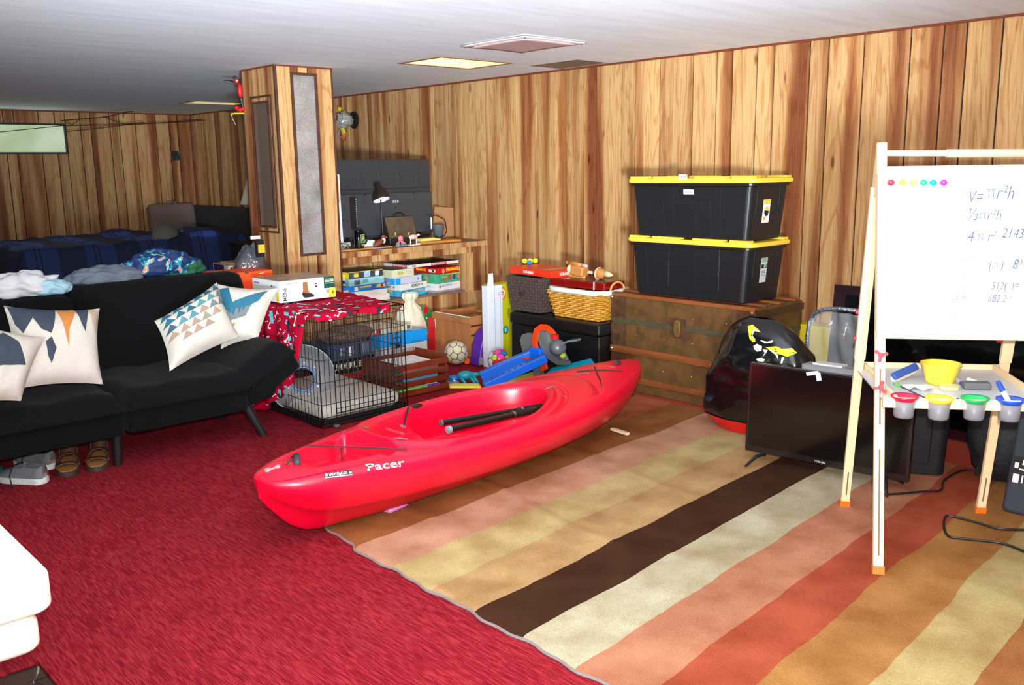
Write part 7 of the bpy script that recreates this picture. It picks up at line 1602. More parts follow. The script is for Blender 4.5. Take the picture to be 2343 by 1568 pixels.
# ================================================================ BEHIND THE CRATE: cartons and cushion
def yy(u, v, y): return PY(u, v, y)
SA = 5.02
x0, x1 = 3.00, 3.40
t, F = carton('red_box', 'flat red box at the bottom of the pile behind the dog crate', (3.04, SA-.02, .001), .40, .30, .040, 2, mat('box_red', (206, 20, 24), .45), mat('box_mixed', (120, 90, 60), .5, vary=(20, .5)))
t, F = carton('game_carton', 'black game carton with white lettering on the red box', (3.01, SA, .043), .40, .30, .085, 3, mat('box_black', (22, 20, 22), .4), None)
text('RUMMIKUB', fr_front(F, .165, .045), .044, mat('box_ivory', (226, 220, 196), .5), t, bold=.001, width=.26); decal(fr_front(F, .34, .02), .05, .012, yel, t); decal(fr_left(F, .15, .02), .2, .006, yel, t)
t, F = carton('dark_blue_box', 'slate blue worn carton below the brown fur cushion', (3.05, SA+.01, .130), .36, .28, .105, 4, mat('box_slate', (62, 76, 104), .5, vary=(16, .3)), None)
for a, c, w_, h_, m in ((.11, .055, .03, .05, MATS['label_grey']), (.18, .05, .035, .06, wht), (.25, .055, .012, .07, M_INK), (.30, .05, .05, .08, mat('box_light_slate', (110, 122, 150), .5))): decal(fr_front(F, a, c), w_, h_, m, t)
o = blob('fur_cushion', (3.27, SA+.13, .275), (.20, .14, .055), mat('fur_brown', (112, 88, 70), .95, vary=(30, .35), bump=(80, 1.)), None, 7, amp=.15); tag(o, 'brown fur cushion squashed on the slate blue carton behind the crate', 'cushion')
t, F = carton('white_box', 'white carton with grey lettering under the bright blue one', (3.50, 5.08, .001), .40, .26, .150, 2, mat('box_white5', (222, 224, 226), .5), None); text('PET GATE', fr_front(F, .22, .11), .022, mat('grey_letter', (90, 94, 104), .5), t); text('7', fr_left(F, .1, .08), .04, M_INK, t)
t, F = carton('blue_box', 'bright blue carton stacked on the white one behind the slatted crate', (3.47, 5.07, .153), .43, .27, .085, 3, mat('box_cyan', (10, 150, 230), .35), mat('box_cyan2', (40, 130, 190), .3)); text('ZOOB', fr_front(F, .16, .04) @ RM, .03, mat('ink_navy', (20, 30, 90), .5), t)
t, F = carton('printed_box', 'white and red printed box on the bright blue carton', (3.42, 5.12, .241), .38, .22, .040, 2, mat('box_ivory2', (216, 206, 180), .5), None); decal(fr_front(F, .06, .02), .10, .036, red, t); text('LCR', fr_front(F, .05, .02) @ Matrix.Translation((0, 0, .001)), .022, wht, t, bold=.001); decal(fr_front(F, .35, .02), .03, .03, mat('qr_grey', (90, 84, 80), .5), t)
decal(fr_front(F, .25, .02), .06, .034, mat('p_ochre', (196, 160, 90), .5, vary=(60, .4)), t)
# cream drawstring bag
cb_ = yy(948, 750, 5.33); dbg = thing('drawstring_bag', 'cream cotton drawstring bag with black lettering behind the blue carton', 'bag', (cb_.x, 5.36, .0)); M_COT = mat('cotton_cream', (228, 218, 194), .85, bump=(25, .3))
def sack(u, v):
    a = 2*math.pi*u; z = .012+.45*v; R = spl([(0, .10), (.1, .125), (.45, .130), (.68, .105), (.80, .052), (.86, .036), (.93, .060), (1, .055)], v)
    k = 1+(.10*math.sin(a*9)*smooth01(.5, .85, v))+.05*noise.noise(Vector((math.cos(a)*2, math.sin(a)*2, z*6)))
    return Vector((cb_.x+R*k*math.cos(a)*1.05, 5.37+R*k*math.sin(a)*.7, z))
b = B(); b.grid(sack, 60, 40, cu=True); b.obj('sack', M_COT, dbg, smooth=True)
SB = BVHTree.FromPolygons([tuple(p) for p in b.v], [list(f) for f in b.f])
def on(bv, s, u, v, h, m, par, **k):
    loc, n, i, d = bv.ray_cast(CAM, ray(u, v).normalized())
    if loc is None: return
    if n.dot(CAM-loc) < 0: n = -n
    x = (R_-n*R_.dot(n)).normalized(); o = text(s, axes(loc+n*.004, x, n.cross(x)), h, m, par, **k)
    for vx in o.data.vertices:
        w = vx.co+Vector(ORG[o.name]); l2, n2, ii, dd = bv.find_nearest(w)
        if n2.dot(CAM-l2) < 0: n2 = -n2
        vx.co = l2+n2*.002-Vector(ORG[o.name])
on(SB, 'ST.', 933, 745, .030, M_INK, dbg, bold=.001); on(SB, 'LONDON', 930, 757, .022, M_INK, dbg)
B().tube([(cb_.x-.03, 5.30, .40), (cb_.x-.035, 5.275, .33), (cb_.x-.03, 5.27, .25)], .003, 6).obj('drawstring', M_COT, dbg)
# gift bags
p = yy(985, 760, 5.30); gb = thing('gift_bag', 'green and red christmas gift bag beside the cream bag', 'gift bag', (p.x, 5.33, .001)); b = B(); b.prism([(p.x-.06, .002), (p.x+.06, .002), (p.x+.055, .29), (p.x-.03, .36), (p.x-.06, .34)], .07, plane='xz', off=5.30); b.obj('bag_body', mat('gift_green', (20, 128, 64), .35), gb, bevel=.004)
b = B(); b.prism([(p.x-.058, .30), (p.x-.01, .31), (p.x-.03, .365), (p.x-.058, .345)], .004, plane='xz', off=5.296); b.obj('red_top', mat('gift_red', (206, 24, 34), .3), gb)
rr = random.Random(9)
for k in range(9): B().cyl((p.x-.045+rr.random()*.09, 5.2985, .05+rr.random()*.24), (p.x-.045+rr.random()*.0+0.0+rr.random()*.0, 5.2985, 0), .0, n=3) if False else decal(axes((p.x-.045+rr.random()*.09, 5.2995, .14+rr.random()*.15), (1, 0, 0), (0, 0, 1)), .012, .012, wht, gb, 'printed_dot', poly=oval(8))
p = yy(1012, 775, 5.22); rb = thing('gift_bag', 'red glossy gift bag with white snowflakes behind the soccer ball', 'gift bag', (p.x, 5.25, .001))
b = B(); b.prism([(p.x-.085, .002), (p.x+.075, .002), (p.x+.095, .12), (p.x+.070, .24), (p.x+.045, .275), (p.x-.078, .285)], .09, plane='xz', off=5.20); b.obj('bag_body', MATS['gift_red'], rb, bevel=.008); M_RB = MATS['gift_red']
for (dx, dz, s) in ((-.05, .17, .030), (-.01, .16, .022), (.045, .13, .018), (-.03, .10, .012), (.03, .24, .014), (-.06, .25, .016), (.0, .22, .008), (.02, .07, .016)):
    for k in range(3 if s > .014 else 0): decal(axes((p.x+dx, 5.1985-.0004*k, dz), (math.cos(k*1.047), 0, math.sin(k*1.047)), (-math.sin(k*1.047), 0, math.cos(k*1.047))), s, s*.16, wht, rb, 'snowflake')
    decal(axes((p.x+dx, 5.1990, dz), (1, 0, 0), (0, 0, 1)), s*.3, s*.3, wht, rb, 'snowflake', poly=oval(6))
B().tube([(p.x-.085, 5.196, .29), (p.x-.075, 5.195, .20), (p.x-.06, 5.195, .13), (p.x-.07, 5.195, .04)], .002, 5).obj('ribbon', wht, rb); b = B(); b.prism([(p.x+.005, .285), (p.x+.055, .275), (p.x+.025, .31)], .003, plane='xz', off=5.23); b.obj('green_tissue', mat('tissue_green', (90, 190, 140), .6), rb)
# ================================================================ SLATTED WOOD CRATE (red-brown)
M_CH = mat('cherry_slat', (112, 44, 20), .32, vary=(20, .25), scalexyz=(.3, 1, 1), coat=.2)
sx0, sx1, sy0, sy1, sz = 3.055, 3.475, 4.335, 4.66, .225
sc = thing('slatted_crate', 'reddish brown slatted wooden crate of books beside the dog crate', 'crate', ((sx0+sx1)/2, (sy0+sy1)/2, 0))
for x in (sx0, sx1-.014): B().bb((x, sy0+.008, .004), (x+.014, sy1-.008, sz)).obj('end_board', M_CH, sc, bevel=.003)
for x in (sx0-.001, sx1-.001+.0): B().tube([(x if x == sx0-.001 else sx1+.001, (sy0+sy1)/2+.06*math.cos(a/12*math.pi), sz-.075+.035*math.sin(a/12*math.pi)) for a in range(13)], .002, 5).obj('handle_edge', mat('cherry_dark', (50, 22, 14), .5), sc)
for k in range(4):
    z0 = .008+k*.054
    B().bb((sx0-.002, sy0-.004, z0), (sx1+.002, sy0+.008, z0+.036)).obj('slat', M_CH, sc, bevel=.004); B().bb((sx0, sy1-.008, z0), (sx1, sy1+.003, z0+.036)).obj('slat', M_CH, sc, bevel=.003)
B().bb((sx0+.01, sy0+.008, .004), (sx1-.01, sy1-.008, .012)).obj('floor_board', M_CH, sc)
bkc = [(.06, (96, 200, 110)), (.10, (222, 220, 214)), (.03, (196, 60, 60)), (.11, (206, 186, 130)), (.12, (230, 228, 222)), (.12, (96, 140, 190)), (.13, (226, 216, 196))]
zz = .014
gb1 = B().rbox((3.22, sy0+.065, zz+.018), (.24, .09, .034), .015, 3, rz=.014).obj('foam_stick', mat('foam_green', (120, 210, 80), .8)); tag(gb1, 'lime green foam bar at the bottom of the slatted crate', 'foam toy'); gb2 = B().rbox((3.39, sy0+.065, zz+.018), (.09, .09, .034), .015, 3, rz=.014).obj('foam_stick', mat('foam_purple', (104, 60, 190), .8)); tag(gb2, 'purple foam bar at the bottom of the slatted crate', 'foam toy')
zz = .050
for k, (c, lab) in enumerate((((222, 218, 206), 'cream'), ((206, 190, 140), 'tan'), ((96, 150, 200), 'blue'), ((226, 224, 220), 'white'), ((60, 130, 110), 'green'), ((190, 60, 60), 'red'), ((232, 232, 236), 'topmost white'))):
    h_ = .016+.004*(k % 3); w_ = .30-.015*(k % 4); b = B(frame((3.27+.01*((k*7) % 3-1), sy0+.15, zz), (k*37) % 11-5)); b.box((0, 0, h_/2), (w_, .24, h_)); t = b.obj('book', mat('bookc%d' % k, c, .6, vary=(50, .15)), bevel=.001); tag(t, lab+' covered book lying flat inside the slatted crate', 'book', 'books in the slatted crate'); zz += h_+.001
B().rbox((sx1+.07, sy0+.08, .012), (.11, .09, .02), .02, 2, rz=.006).obj('grey_scoop', mat('grey_tray', (128, 132, 138), .4)); tag(bpy.data.objects['grey_scoop'], 'grey plastic scoop on the carpet right of the slatted crate', 'toy')
# ================================================================ SOCCER BALLS
def ball(label, c, r, kind):
    t = thing('soccer_ball', label, 'ball', Vector(c)-Vector((0, 0, r)), 'soccer balls among the toys')
    bm = bmesh.new(); bmesh.ops.create_icosphere(bm, subdivisions=1, radius=1)
    # truncated icosahedron from the icosahedron: faces as separate panels
    ico = [v.co.normalized() for v in bm.verts] ; bm.free()
    bm = bmesh.new(); bmesh.ops.create_icosphere(bm, subdivisions=1, radius=1); bm.verts.ensure_lookup_table()
    V = [v.co.copy() for v in bm.verts]; E_ = [tuple(v.index for v in e.verts) for e in bm.edges]; Fc = [tuple(v.index for v in f.verts) for f in bm.faces]; bm.free()
    R3 = Euler((.5, .3, .9) if kind == 0 else (.2, .9, .4)).to_matrix()
    pans = []
    nb = {i: [] for i in range(len(V))}
    for a, c2 in E_: nb[a].append(c2); nb[c2].append(a)
    for i in nb:
        ax = V[i]; u = ax.orthogonal().normalized(); w = ax.cross(u)
        ns = sorted(nb[i], key=lambda j: math.atan2(V[j].dot(w), V[j].dot(u))); pans.append(('p', [(V[i]*2+V[j])/3 for j in ns]))
    for f in Fc:
        P = []
        for k in range(3): a, c2 = V[f[k]], V[f[(k+1) % 3]]; P += [(a*2+c2)/3, (a+c2*2)/3]
        pans.append(('h', P))
    cc_ = Vector(c)
    B(Matrix.Translation(cc_)).sphere((0, 0, 0), r*.984, 28, 18).obj('ball_core', mat('ball_seam', (26, 22, 24), .5), t, smooth=True)
    for n_, (k, P) in enumerate(pans):
        ctr = sum(P, Vector())/len(P); P2 = [ctr+(q-ctr)*.91 for q in P]
        vs = []; fs = []; rings = 3; m_ = len(P2)*2
        ed = []
        for j in range(len(P2)): ed += [P2[j], (P2[j]+P2[(j+1) % len(P2)])/2]
        for g in range(rings+1):
            for q in ed: d = ctr.lerp(q, g/rings).normalized(); vs.append(R3 @ (d*r*(1.0 if g < rings else .99)))
        for g in range(rings):
            for j in range(m_): a = g*m_+j; c3 = g*m_+(j+1) % m_; fs.append((a, c3, c3+m_, a+m_))
        if kind == 0: mm = mat('ball_tan', (206, 192, 168), .5, vary=(14, .12)) if n_ % 3 else mat('ball_tan2', (206, 196, 150), .5, vary=(14, .15))
        else: mm = [mat('ball_white', (226, 224, 230), .35), mat('ball_blue', (40, 130, 200), .35), mat('ball_magenta', (226, 60, 170), .35), mat('ball_white', (226, 224, 230), .35), mat('ball_lime', (190, 220, 40), .35)][(n_*3) % 5]
        B(Matrix.Translation(cc_)).add(vs, fs).obj('panel', mm, t, smooth=True)
    return t
ball('worn cream soccer ball with dark seams in front of the wooden crate', (3.965, 4.850, .086), .084, 0)
ball('white soccer ball with blue and magenta panels before the white carton', (4.02, 4.465, .078), .077, 1)
# ================================================================ PALE WOODEN CRATE
wx0, wx1, wy0, wy1, wz = 4.065, 4.52, 4.80, 5.22, .325
M_PC = mat('crate_wood', (176, 112, 62), .6, vary=(14, .2), scalexyz=(1, 1, .3)); wc_ = thing('wooden_crate', 'open light wooden slat crate in the corner behind the soccer ball', 'crate', ((wx0+wx1)/2, (wy0+wy1)/2, 0))
for k in range(5): z0 = .006+k*.066; B().bb((wx0, wy0, z0), (wx1, wy0+.010, z0+(.052 if k < 4 else .062))).obj('slat', M_PC, wc_, bevel=.002); B().bb((wx0, wy1-.010, z0), (wx1, wy1, z0+.052)).obj('slat', M_PC, wc_, bevel=.002)
for k in range(4): y0 = wy0+.012+k*.0995; B().bb((wx0-.004, y0, .004), (wx0+.006, y0+.096, wz-.04)).obj('end_board', M_PC, wc_, bevel=.001); B().bb((wx1-.006, y0, .004), (wx1+.004, y0+.096, wz-.04)).obj('end_board', M_PC, wc_, bevel=.001)
B().bb((wx0-.016, wy0-.004, wz-.045), (wx0+.010, wy1+.004, wz)).obj('top_rail', M_PC, wc_, bevel=.003); B().bb((wx1-.010, wy0-.004, wz-.045), (wx1+.012, wy1+.004, wz)).obj('top_rail', M_PC, wc_, bevel=.003)
B().bb((wx0-.004, wy0+.01, wz), (wx0+.006, wy1-.02, wz+.004)).obj('white_strip', wht, wc_)
B().bb((wx0+.006, wy0+.01, .01), (wx1-.006, wy1-.01, .018)).obj('floor_board', M_PC, wc_)
b = B(frame((wx1-.12, wy0+.16, wz+.006), 20)); b.rbox((0, 0, 0), (.26, .12, .014), .02, 2, rz=.003); tag(b.obj('wood_offcut', mat('offcut', (160, 112, 84), .6)), 'rough wooden board lying across the open wooden crate', 'board')
# purple toy with a dark window
pv = thing('purple_toy', 'purple rounded toy with a dark window between wooden crate and white carton', 'toy', (4.02, 4.66, 0)); PQ = PY(1112, 790, 4.68)
b = B(); b.prism([(PQ.x-.085, .006), (PQ.x+.09, .006), (PQ.x+.085, .16), (PQ.x+.06, .235), (PQ.x+.02, .262), (PQ.x-.03, .225), (PQ.x-.065, .13)], .10, plane='xz', off=4.66); b.obj('toy_body', mat('toy_purple', (84, 26, 150), .35), pv, bevel=.012)
b = B(); b.prism([(PQ.x-.052, .09), (PQ.x+.07, .075), (PQ.x+.065, .19), (PQ.x-.012, .20), (PQ.x-.035, .15)], .006, plane='xz', off=4.656); b.obj('window', mat('toy_window', (44, 34, 34), .12), pv, bevel=.002); B().bb((PQ.x-.085, 4.650, .02), (PQ.x-.05, 4.662, .07)).obj('grey_vent', MATS['grey_tray'], pv)
# white tall carton and yellow tall box
a0, a1 = PY(1115, 640, 4.60), PY(1149, 640, 4.60); wt = thing('white_carton', 'tall narrow white carton standing beside the yellow box', 'box', ((a0.x+a1.x)/2, 4.62, 0))
tp = PY(1122, 655, 4.60).z
B().bb((a0.x, 4.60, .002), (a1.x, 4.66, tp)).obj('box_body', mat('carton_white2', (226, 226, 232), .5), wt, bevel=.002); b = B(); b.prism([(a0.x, tp), (a0.x+.055, tp), (a0.x+.052, tp+.085), (a0.x+.014, tp+.085)], .004, plane='xz', off=4.60); b.obj('open_flap', MATS['carton_white2'], wt)
decal(axes((a1.x-.022, 4.5985, .32), (0, 0, -1), (1, 0, 0)), .34, .006, mat('faint_violet', (196, 190, 214), .5), wt, 'printed_line'); text('LCD', axes((a1.x-.014, 4.598, tp-.06), (1, 0, 0), (0, 0, 1)), .022, mat('ink_crimson', (170, 30, 60), .5), wt)
B().tube([(a0.x+.062, 4.598, .01), (a0.x+.060, 4.598, tp)], .0015, 4).obj('fold_line', MATS['label_grey'], wt)
a2 = PY(1172, 700, 4.66); yb_ = thing('yellow_carton', 'tall yellow green carton between the white carton and the dark basket', 'box', ((a1.x+a2.x)/2, 4.70, 0)); tpy = PY(1160, 648, 4.67).z
B().bb((a1.x-.03, 4.665, .002), (a2.x+.03, 4.76, tpy)).obj('box_body', mat('carton_chartreuse', (196, 190, 20), .45), yb_, bevel=.002)
gq = PY(1157, 755, 4.665); decal(axes((gq.x, 4.664, gq.z), (1, 0, 0), (0, 0, 1)), .055, .060, mat('badge_teal', (16, 140, 130), .5), yb_, 'round_badge', poly=oval(18)); text('40', axes((gq.x, 4.6625, gq.z), (1, 0, 0), (0, 0, 1)) @ RM, .022, wht, yb_)
gq = PY(1150, 672, 4.665); decal(axes((gq.x+.005, 4.664, gq.z), (1, 0, 0), (0, 0, 1)), .05, .09, mat('art_orange', (236, 120, 50), .5), yb_, 'printed_art', poly=oval(14)); decal(axes((gq.x-.002, 4.663, gq.z), (1, 0, 0), (0, 0, 1)), .036, .07, mat('art_yellow', (240, 226, 70), .5), yb_, 'printed_art', poly=oval(14)); decal(axes((gq.x+.014, 4.662, gq.z+.008), (1, 0, 0), (0, 0, 1)), .012, .030, wht, yb_, 'printed_art', poly=oval(10))
# ================================================================ DARK WOVEN BASKET with game box
M_WV = mat('woven_brown', (78, 62, 56), .6, vary=(40, .2)); kb_ = thing('woven_basket', 'dark brown woven strap basket on the left of the ottoman', 'basket', (4.25, 4.40, .42))
bx0, bx1, by0, by1, bz0, bz1 = 4.075, 4.37, 4.125, 4.44, .420, .645
def corner(f, h):   # tapered: wider at the top
    k = .86+.14*h; cx, cy = (bx0+bx1)/2, (by0+by1)/2; return Vector((cx+(f[0]-cx)*k, cy+(f[1]-cy)*k, bz0+(bz1-bz0)*h))
b = B(); cs = [(bx0, by0), (bx1, by0), (bx1, by1), (bx0, by1)]
b.add([corner(c, 0) for c in cs]+[corner(c, 1) for c in cs], [(0, 1, 2, 3)]+[(i, (i+1) % 4, (i+1) % 4+4, i+4) for i in range(4)]); b.obj('liner', mat('basket_liner', (44, 34, 30), .8), kb_)
b = B(); NR, NCc = 11, 12
for s in range(4):
    A, C2 = cs[s], cs[(s+1) % 4]; nrm = Vector(((C2[1]-A[1]), -(C2[0]-A[0]), 0)).normalized()
    for i in range(NCc):
        for j in range(NR):
            q = [corner((A[0]+(C2[0]-A[0])*a/NCc, A[1]+(C2[1]-A[1])*a/NCc), h/NR) for a, h in ((i+.04, j+.04), (i+.96, j+.04), (i+.96, j+.96), (i+.04, j+.96))]
            up_ = .0035 if (i+j) % 2 else .0012; m1 = (q[0]+q[3])/2; m2 = (q[1]+q[2])/2; m3 = (q[0]+q[1])/2; m4 = (q[3]+q[2])/2; ce = (m1+m2)/2
            b.add([p+nrm*.0008 for p in q]+[ce+nrm*up_*1.4]+[m+nrm*up_ for m in ((m1, m2) if (i+j) % 2 else (m3, m4))], [(0, 1, 4), (1, 2, 4), (2, 3, 4), (3, 0, 4)])
o = b.obj('woven_straps', M_WV, kb_); o['kind'] = 'stuff'
B().tube([corner(c, 1.0) for c in cs]+[corner(cs[0], 1.0)], .006, 6).obj('rim', M_WV, kb_)
for s in (0,): q1, q2 = corner((bx0, by0+.19), .72), corner((bx0, by0+.11), .72); ribbon(B(), [q1+Vector((-.006, 0, 0)), q1+Vector((-.022, -.006, -.03)), (q1+q2)/2+Vector((-.03, 0, -.045)), q2+Vector((-.022, .006, -.03)), q2+Vector((-.006, 0, 0))], .022, (0, 0, 1)).obj('strap_handle', M_WV, kb_)
c0 = PZ(1262, 631, .650); cL = PZ(1157, 609, .650); cR = PZ(1300, 611, .650)
F = axes((0, 0, 0), (cR-c0), Vector((0, 0, 1)).cross(cR-c0)); gbx = thing('board_game_box', 'bright orange red word game box on top of the dark basket', 'box', (4.25, 4.38, .650)); 
M_SC = mat('box_vermilion', (232, 52, 24), .4)
w_, d_ = .24, .44; F = frame((4.115, 4.065, .6535), -6)
B(F).bb((0, 0, 0), (w_, d_, .042)).obj('box_body', M_SC, gbx, bevel=.0015)
text('SCRABBLE', F @ axes((w_*.52, -.0008, .020), (1, 0, 0), (0, 0, 1)), .017, wht, gbx, bold=.0006); text('SCRABBLE', F @ axes((-.0008, d_*.53, .020), (0, -1, 0), (0, 0, 1)), .017, wht, gbx, bold=.0006)
decal(F @ axes((w_*.5, d_*.25, .0425), (1, 0, 0), (0, 1, 0)), w_*.7, d_*.1, mat('tile_tan', (206, 170, 120), .5, vary=(80, .3)), gbx, 'printed_tiles')
q = PZ(1213, 603, .70); yt_ = thing('toy_caterpillar', 'small yellow toy with a blue block on the orange red game box', 'toy', (q.x, q.y, .697))
for dx in (-.035, .0, .035): B().sphere((q.x+dx*.9, q.y-dx*.6, .718), .020, 12, 8, (1, 1, .9)).obj('yellow_segment', mat('toy_yellow2', (250, 216, 40), .3), yt_, smooth=True)
B().box((q.x-.025, q.y-.018, .712), (.022, .022, .026)).obj('blue_block', mat('toy_blue', (10, 140, 226), .3), yt_, bevel=.002)
# ================================================================ WICKER BASKET
M_WK = mat('wicker', (206, 146, 52), .35, vary=(60, .3), coat=.2); wk = thing('wicker_basket', 'golden wicker basket with white cloth liner on the right of the ottoman', 'basket', (4.22, 3.85, .42))
kx0, kx1, ky0, ky1 = 4.095, 4.375, 3.625, 4.075; kz0, kz1 = .420, .588
def wc2(f, h):
    k = .80+.20*h; cx, cy = (kx0+kx1)/2, (ky0+ky1)/2; return Vector((cx+(f[0]-cx)*k, cy+(f[1]-cy)*(k), kz0+(kz1-kz0)*h))
cs = [(kx0, ky0), (kx1, ky0), (kx1, ky1), (kx0, ky1)]
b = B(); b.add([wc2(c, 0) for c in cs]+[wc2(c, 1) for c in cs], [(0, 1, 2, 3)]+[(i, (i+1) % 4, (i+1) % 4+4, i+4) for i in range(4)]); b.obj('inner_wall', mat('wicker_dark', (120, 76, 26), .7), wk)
b = B(); rows = 13; nst = [14, 22, 14, 22]
for j in range(rows):
    h = (j+.5)/rows; P = []
    for s in range(4):
        A, C2 = cs[s], cs[(s+1) % 4]; nrm = Vector(((C2[1]-A[1]), -(C2[0]-A[0]), 0)).normalized(); n = nst[s]
        for i in range(n): a = i/n; P.append(wc2((A[0]+(C2[0]-A[0])*a, A[1]+(C2[1]-A[1])*a), h)+nrm*(.004+.0045*(1 if (i//2+j) % 2 else -1)))
    b.tube(P, .0068, 5, closed=True)
o = b.obj('woven_rods', M_WK, wk); o['kind'] = 'stuff'
for h in (.02,): B().tube([wc2(c, h)+Vector((0, 0, 0)) for c in cs]+[wc2(cs[0], h)], .008, 6).obj('base_rod', M_WK, wk)
def rring(h, out, z): 
    P = []
    for s in range(4):
        A, C2 = cs[s], cs[(s+1) % 4]; nrm = Vector(((C2[1]-A[1]), -(C2[0]-A[0]), 0)).normalized()
        for i in range(1, 8): a = i/8; P.append(wc2((A[0]+(C2[0]-A[0])*a, A[1]+(C2[1]-A[1])*a), h)+nrm*out+Vector((0, 0, z+.003*noise.noise(Vector((a*9, s, 1))))))
    return P
B().tube(rring(1, .008, .004), .017, 8, closed=True).obj('cloth_liner', mat('liner_white', (226, 222, 214), .85, bump=(40, .2)), wk, smooth=True)
for yk in (ky0+.005, ky1-.005):
    sg = -1 if yk < 3.8 else 1
    B().tube([Vector(((kx0+kx1)/2+.065*math.cos(math.pi*a/10), yk+sg*.014, kz1+.012+.055*math.sin(math.pi*a/10))) for a in range(11)], .0065, 8).obj('loop_handle', mat('cane_handle', (216, 160, 90), .4), wk)
rbx = thing('wooden_tray', 'glossy dark red wooden box laid in the wicker basket', 'box', (4.22, 3.86, .60)); fr_ = frame((4.235, 3.865, .612), 2)
B(fr_).rbox((0, 0, .018), (.20, .44, .044), .006, 2, rz=.004).obj('box_body', mat('mahogany_gloss', (126, 14, 10), .15, coat=.6), rbx); B(fr_).box((0, 0, .041), (.17, .41, .002)).obj('top_inlay', mat('mahogany_dark', (84, 30, 20), .2), rbx)
B(fr_).bb((-.107, -.145, -.006), (-.101, -.139, .044)).obj('light_line', mat('pearl', (220, 190, 180), .3), rbx)
# wooden jointed figure lying on the box
M_DF = mat('doll_wood', (196, 128, 66), .4, vary=(24, .12)); df = thing('wooden_figure', 'jointed light wooden doll figure with pointed hat on the red box', 'figure', (4.28, 3.95, .68))
def dp(u, v, y=None): return PX(u, v, 4.27)
bp_ = dp(1326, 620); ax_ = Vector((0, -1, -.10)).normalized()
def ell(c, r, n_, m_=M_DF): return B(axes(c, ax_, (1, 0, 0))).sphere((0, 0, 0), 1, 16, 10, r).obj(n_, m_, df, smooth=True)
B(axes(bp_, ax_, (1, 0, 0))).rbox((0, 0, 0), (.105, .07, .065), .014, 3, rz=.014).obj('torso', M_DF, df, smooth=False)
hd = dp(1374, 626); B(axes(hd, ax_, (1, 0, 0))).lathe([(.0, -.045), (.022, -.040), (.034, -.02), (.036, .0), (.030, .024), (.012, .05), (.0, .072)], 18, axis=(1, 0, 0), cap=False).obj('head', M_DF, df, smooth=True)
B(axes(dp(1391, 628), ax_, (1, 0, 0))).lathe([(.026, -.015), (.014, .02), (.0, .045)], 16, axis=(1, 0, 0)).obj('pointed_hat', mat('doll_pale', (220, 196, 150), .5), df, smooth=True)
B().tube([dp(1346, 623), dp(1354, 624)], .010, 10).obj('neck', mat('doll_brass', (226, 200, 180), .3), df); B(axes(dp(1370, 626), ax_, (1, 0, 0))).tube([Vector((0, .037*math.cos(a/14*6.283), .037*math.sin(a/14*6.283))) for a in range(14)], .004, 6, closed=True).obj('head_band', MATS['doll_brass'], df)
B().tube([dp(1302, 602), dp(1318, 604), dp(1331, 608)], [.016, .013, .015], 10).obj('upper_arm', M_DF, df, smooth=True); B().tube([dp(1333, 607), dp(1344, 610)], [.012, .010], 10).obj('hand', mat('doll_pink', (226, 180, 170), .4), df, smooth=True)
B().tube([dp(1293, 628), dp(1306, 631), dp(1322, 635), dp(1340, 634)], [.013, .014, .016, .012], 10).obj('lower_arm', M_DF, df, smooth=True); B(axes(dp(1305, 615), ax_, (1, 0, 0))).sphere((0, 0, 0), 1, 12, 8, (.014, .03, .03)).obj('hip', MATS['doll_pale'], df, smooth=True)
B().tube([dp(1296, 600), dp(1304, 603)], [.012, .015], 10).obj('foot', M_DF, df, smooth=True)
# ================================================================ TRACK TOYS between kayak and ottoman
TY = 4.05
def tp(u, v, y=TY): return PX(u, v, 3.955+(y-4.05)*.8)   # the playset stands in a plane just before the ottoman
M_BLU = mat('track_blue', (4, 104, 226), .35); M_LIM = mat('track_lime', (206, 214, 60), .4); M_CYN = mat('track_cyan', (20, 178, 214), .35); M_GT = mat('track_grey', (104, 106, 104), .45); M_OT = mat('track_orange', (232, 66, 16), .35)
ts = thing('track_playset', 'blue and orange loop track playset with grey motor behind the kayak', 'toy track', (3.95, 4.1, 0))
def channel(a, c, w, h, m, name):
    """track piece: floor and two side rails between two points"""
    d = (c-a); L_ = d.length; s = Vector((d.y, -d.x, 0)).normalized(); F = axes((a+c)/2, d, Vector((0, 0, 1)).cross(d)); b = B(F)
    b.box((0, 0, 0), (L_, w, .006)); b.box((0, w/2, h/2), (L_, .006, h)); b.box((0, -w/2, h/2), (L_, .006, h)); 
    return b.obj(name, m, ts)
a1_, c1_ = PZ(1100, 862, .04), Vector(tp(1216, 806, 4.15)); c1_ = tp(1222, 808, 4.10)
F = axes((a1_+c1_)/2, c1_-a1_, Vector((0, 0, 1)).cross(c1_-a1_)); L_ = (c1_-a1_).length; b = B(F); b.prism([(-.03, -.035), (.03, -.035), (.03, .03), (-.03, .03)], L_, plane='yz', off=-L_/2); b.obj('ramp_body', M_BLU, ts, bevel=.006)
a2_, c2_ = PZ(1108, 884, .032), tp(1248, 818, 4.00); F = axes((a2_+c2_)/2, c2_-a2_, Vector((0, 0, 1)).cross(c2_-a2_)); L2_ = (c2_-a2_).length; b = B(F); b.prism([(-.032, -.028), (.032, -.028), (.032, .022), (-.032, .022)], L2_, plane='yz', off=-L2_/2); b.obj('ramp_body', M_BLU, ts, bevel=.005)
for k in range(9): b = B(F); b.box((-L2_/2+.06+k*L2_/10.5, .0, .024), (.018, .010, .004)); b.obj('ramp_notch', mat('track_blue_dark', (4, 60, 150), .4), ts)
tw = tp(1232, 808, 4.06); B().rbox((tw.x, tw.y, tw.z-.01), (.07, .09, .09), .008, 2).obj('ramp_tower', M_BLU, ts); B().bb((tw.x-.02, tw.y-.03, .002), (tw.x+.02, tw.y+.03, tw.z-.05)).obj('tower_post', M_GT, ts)
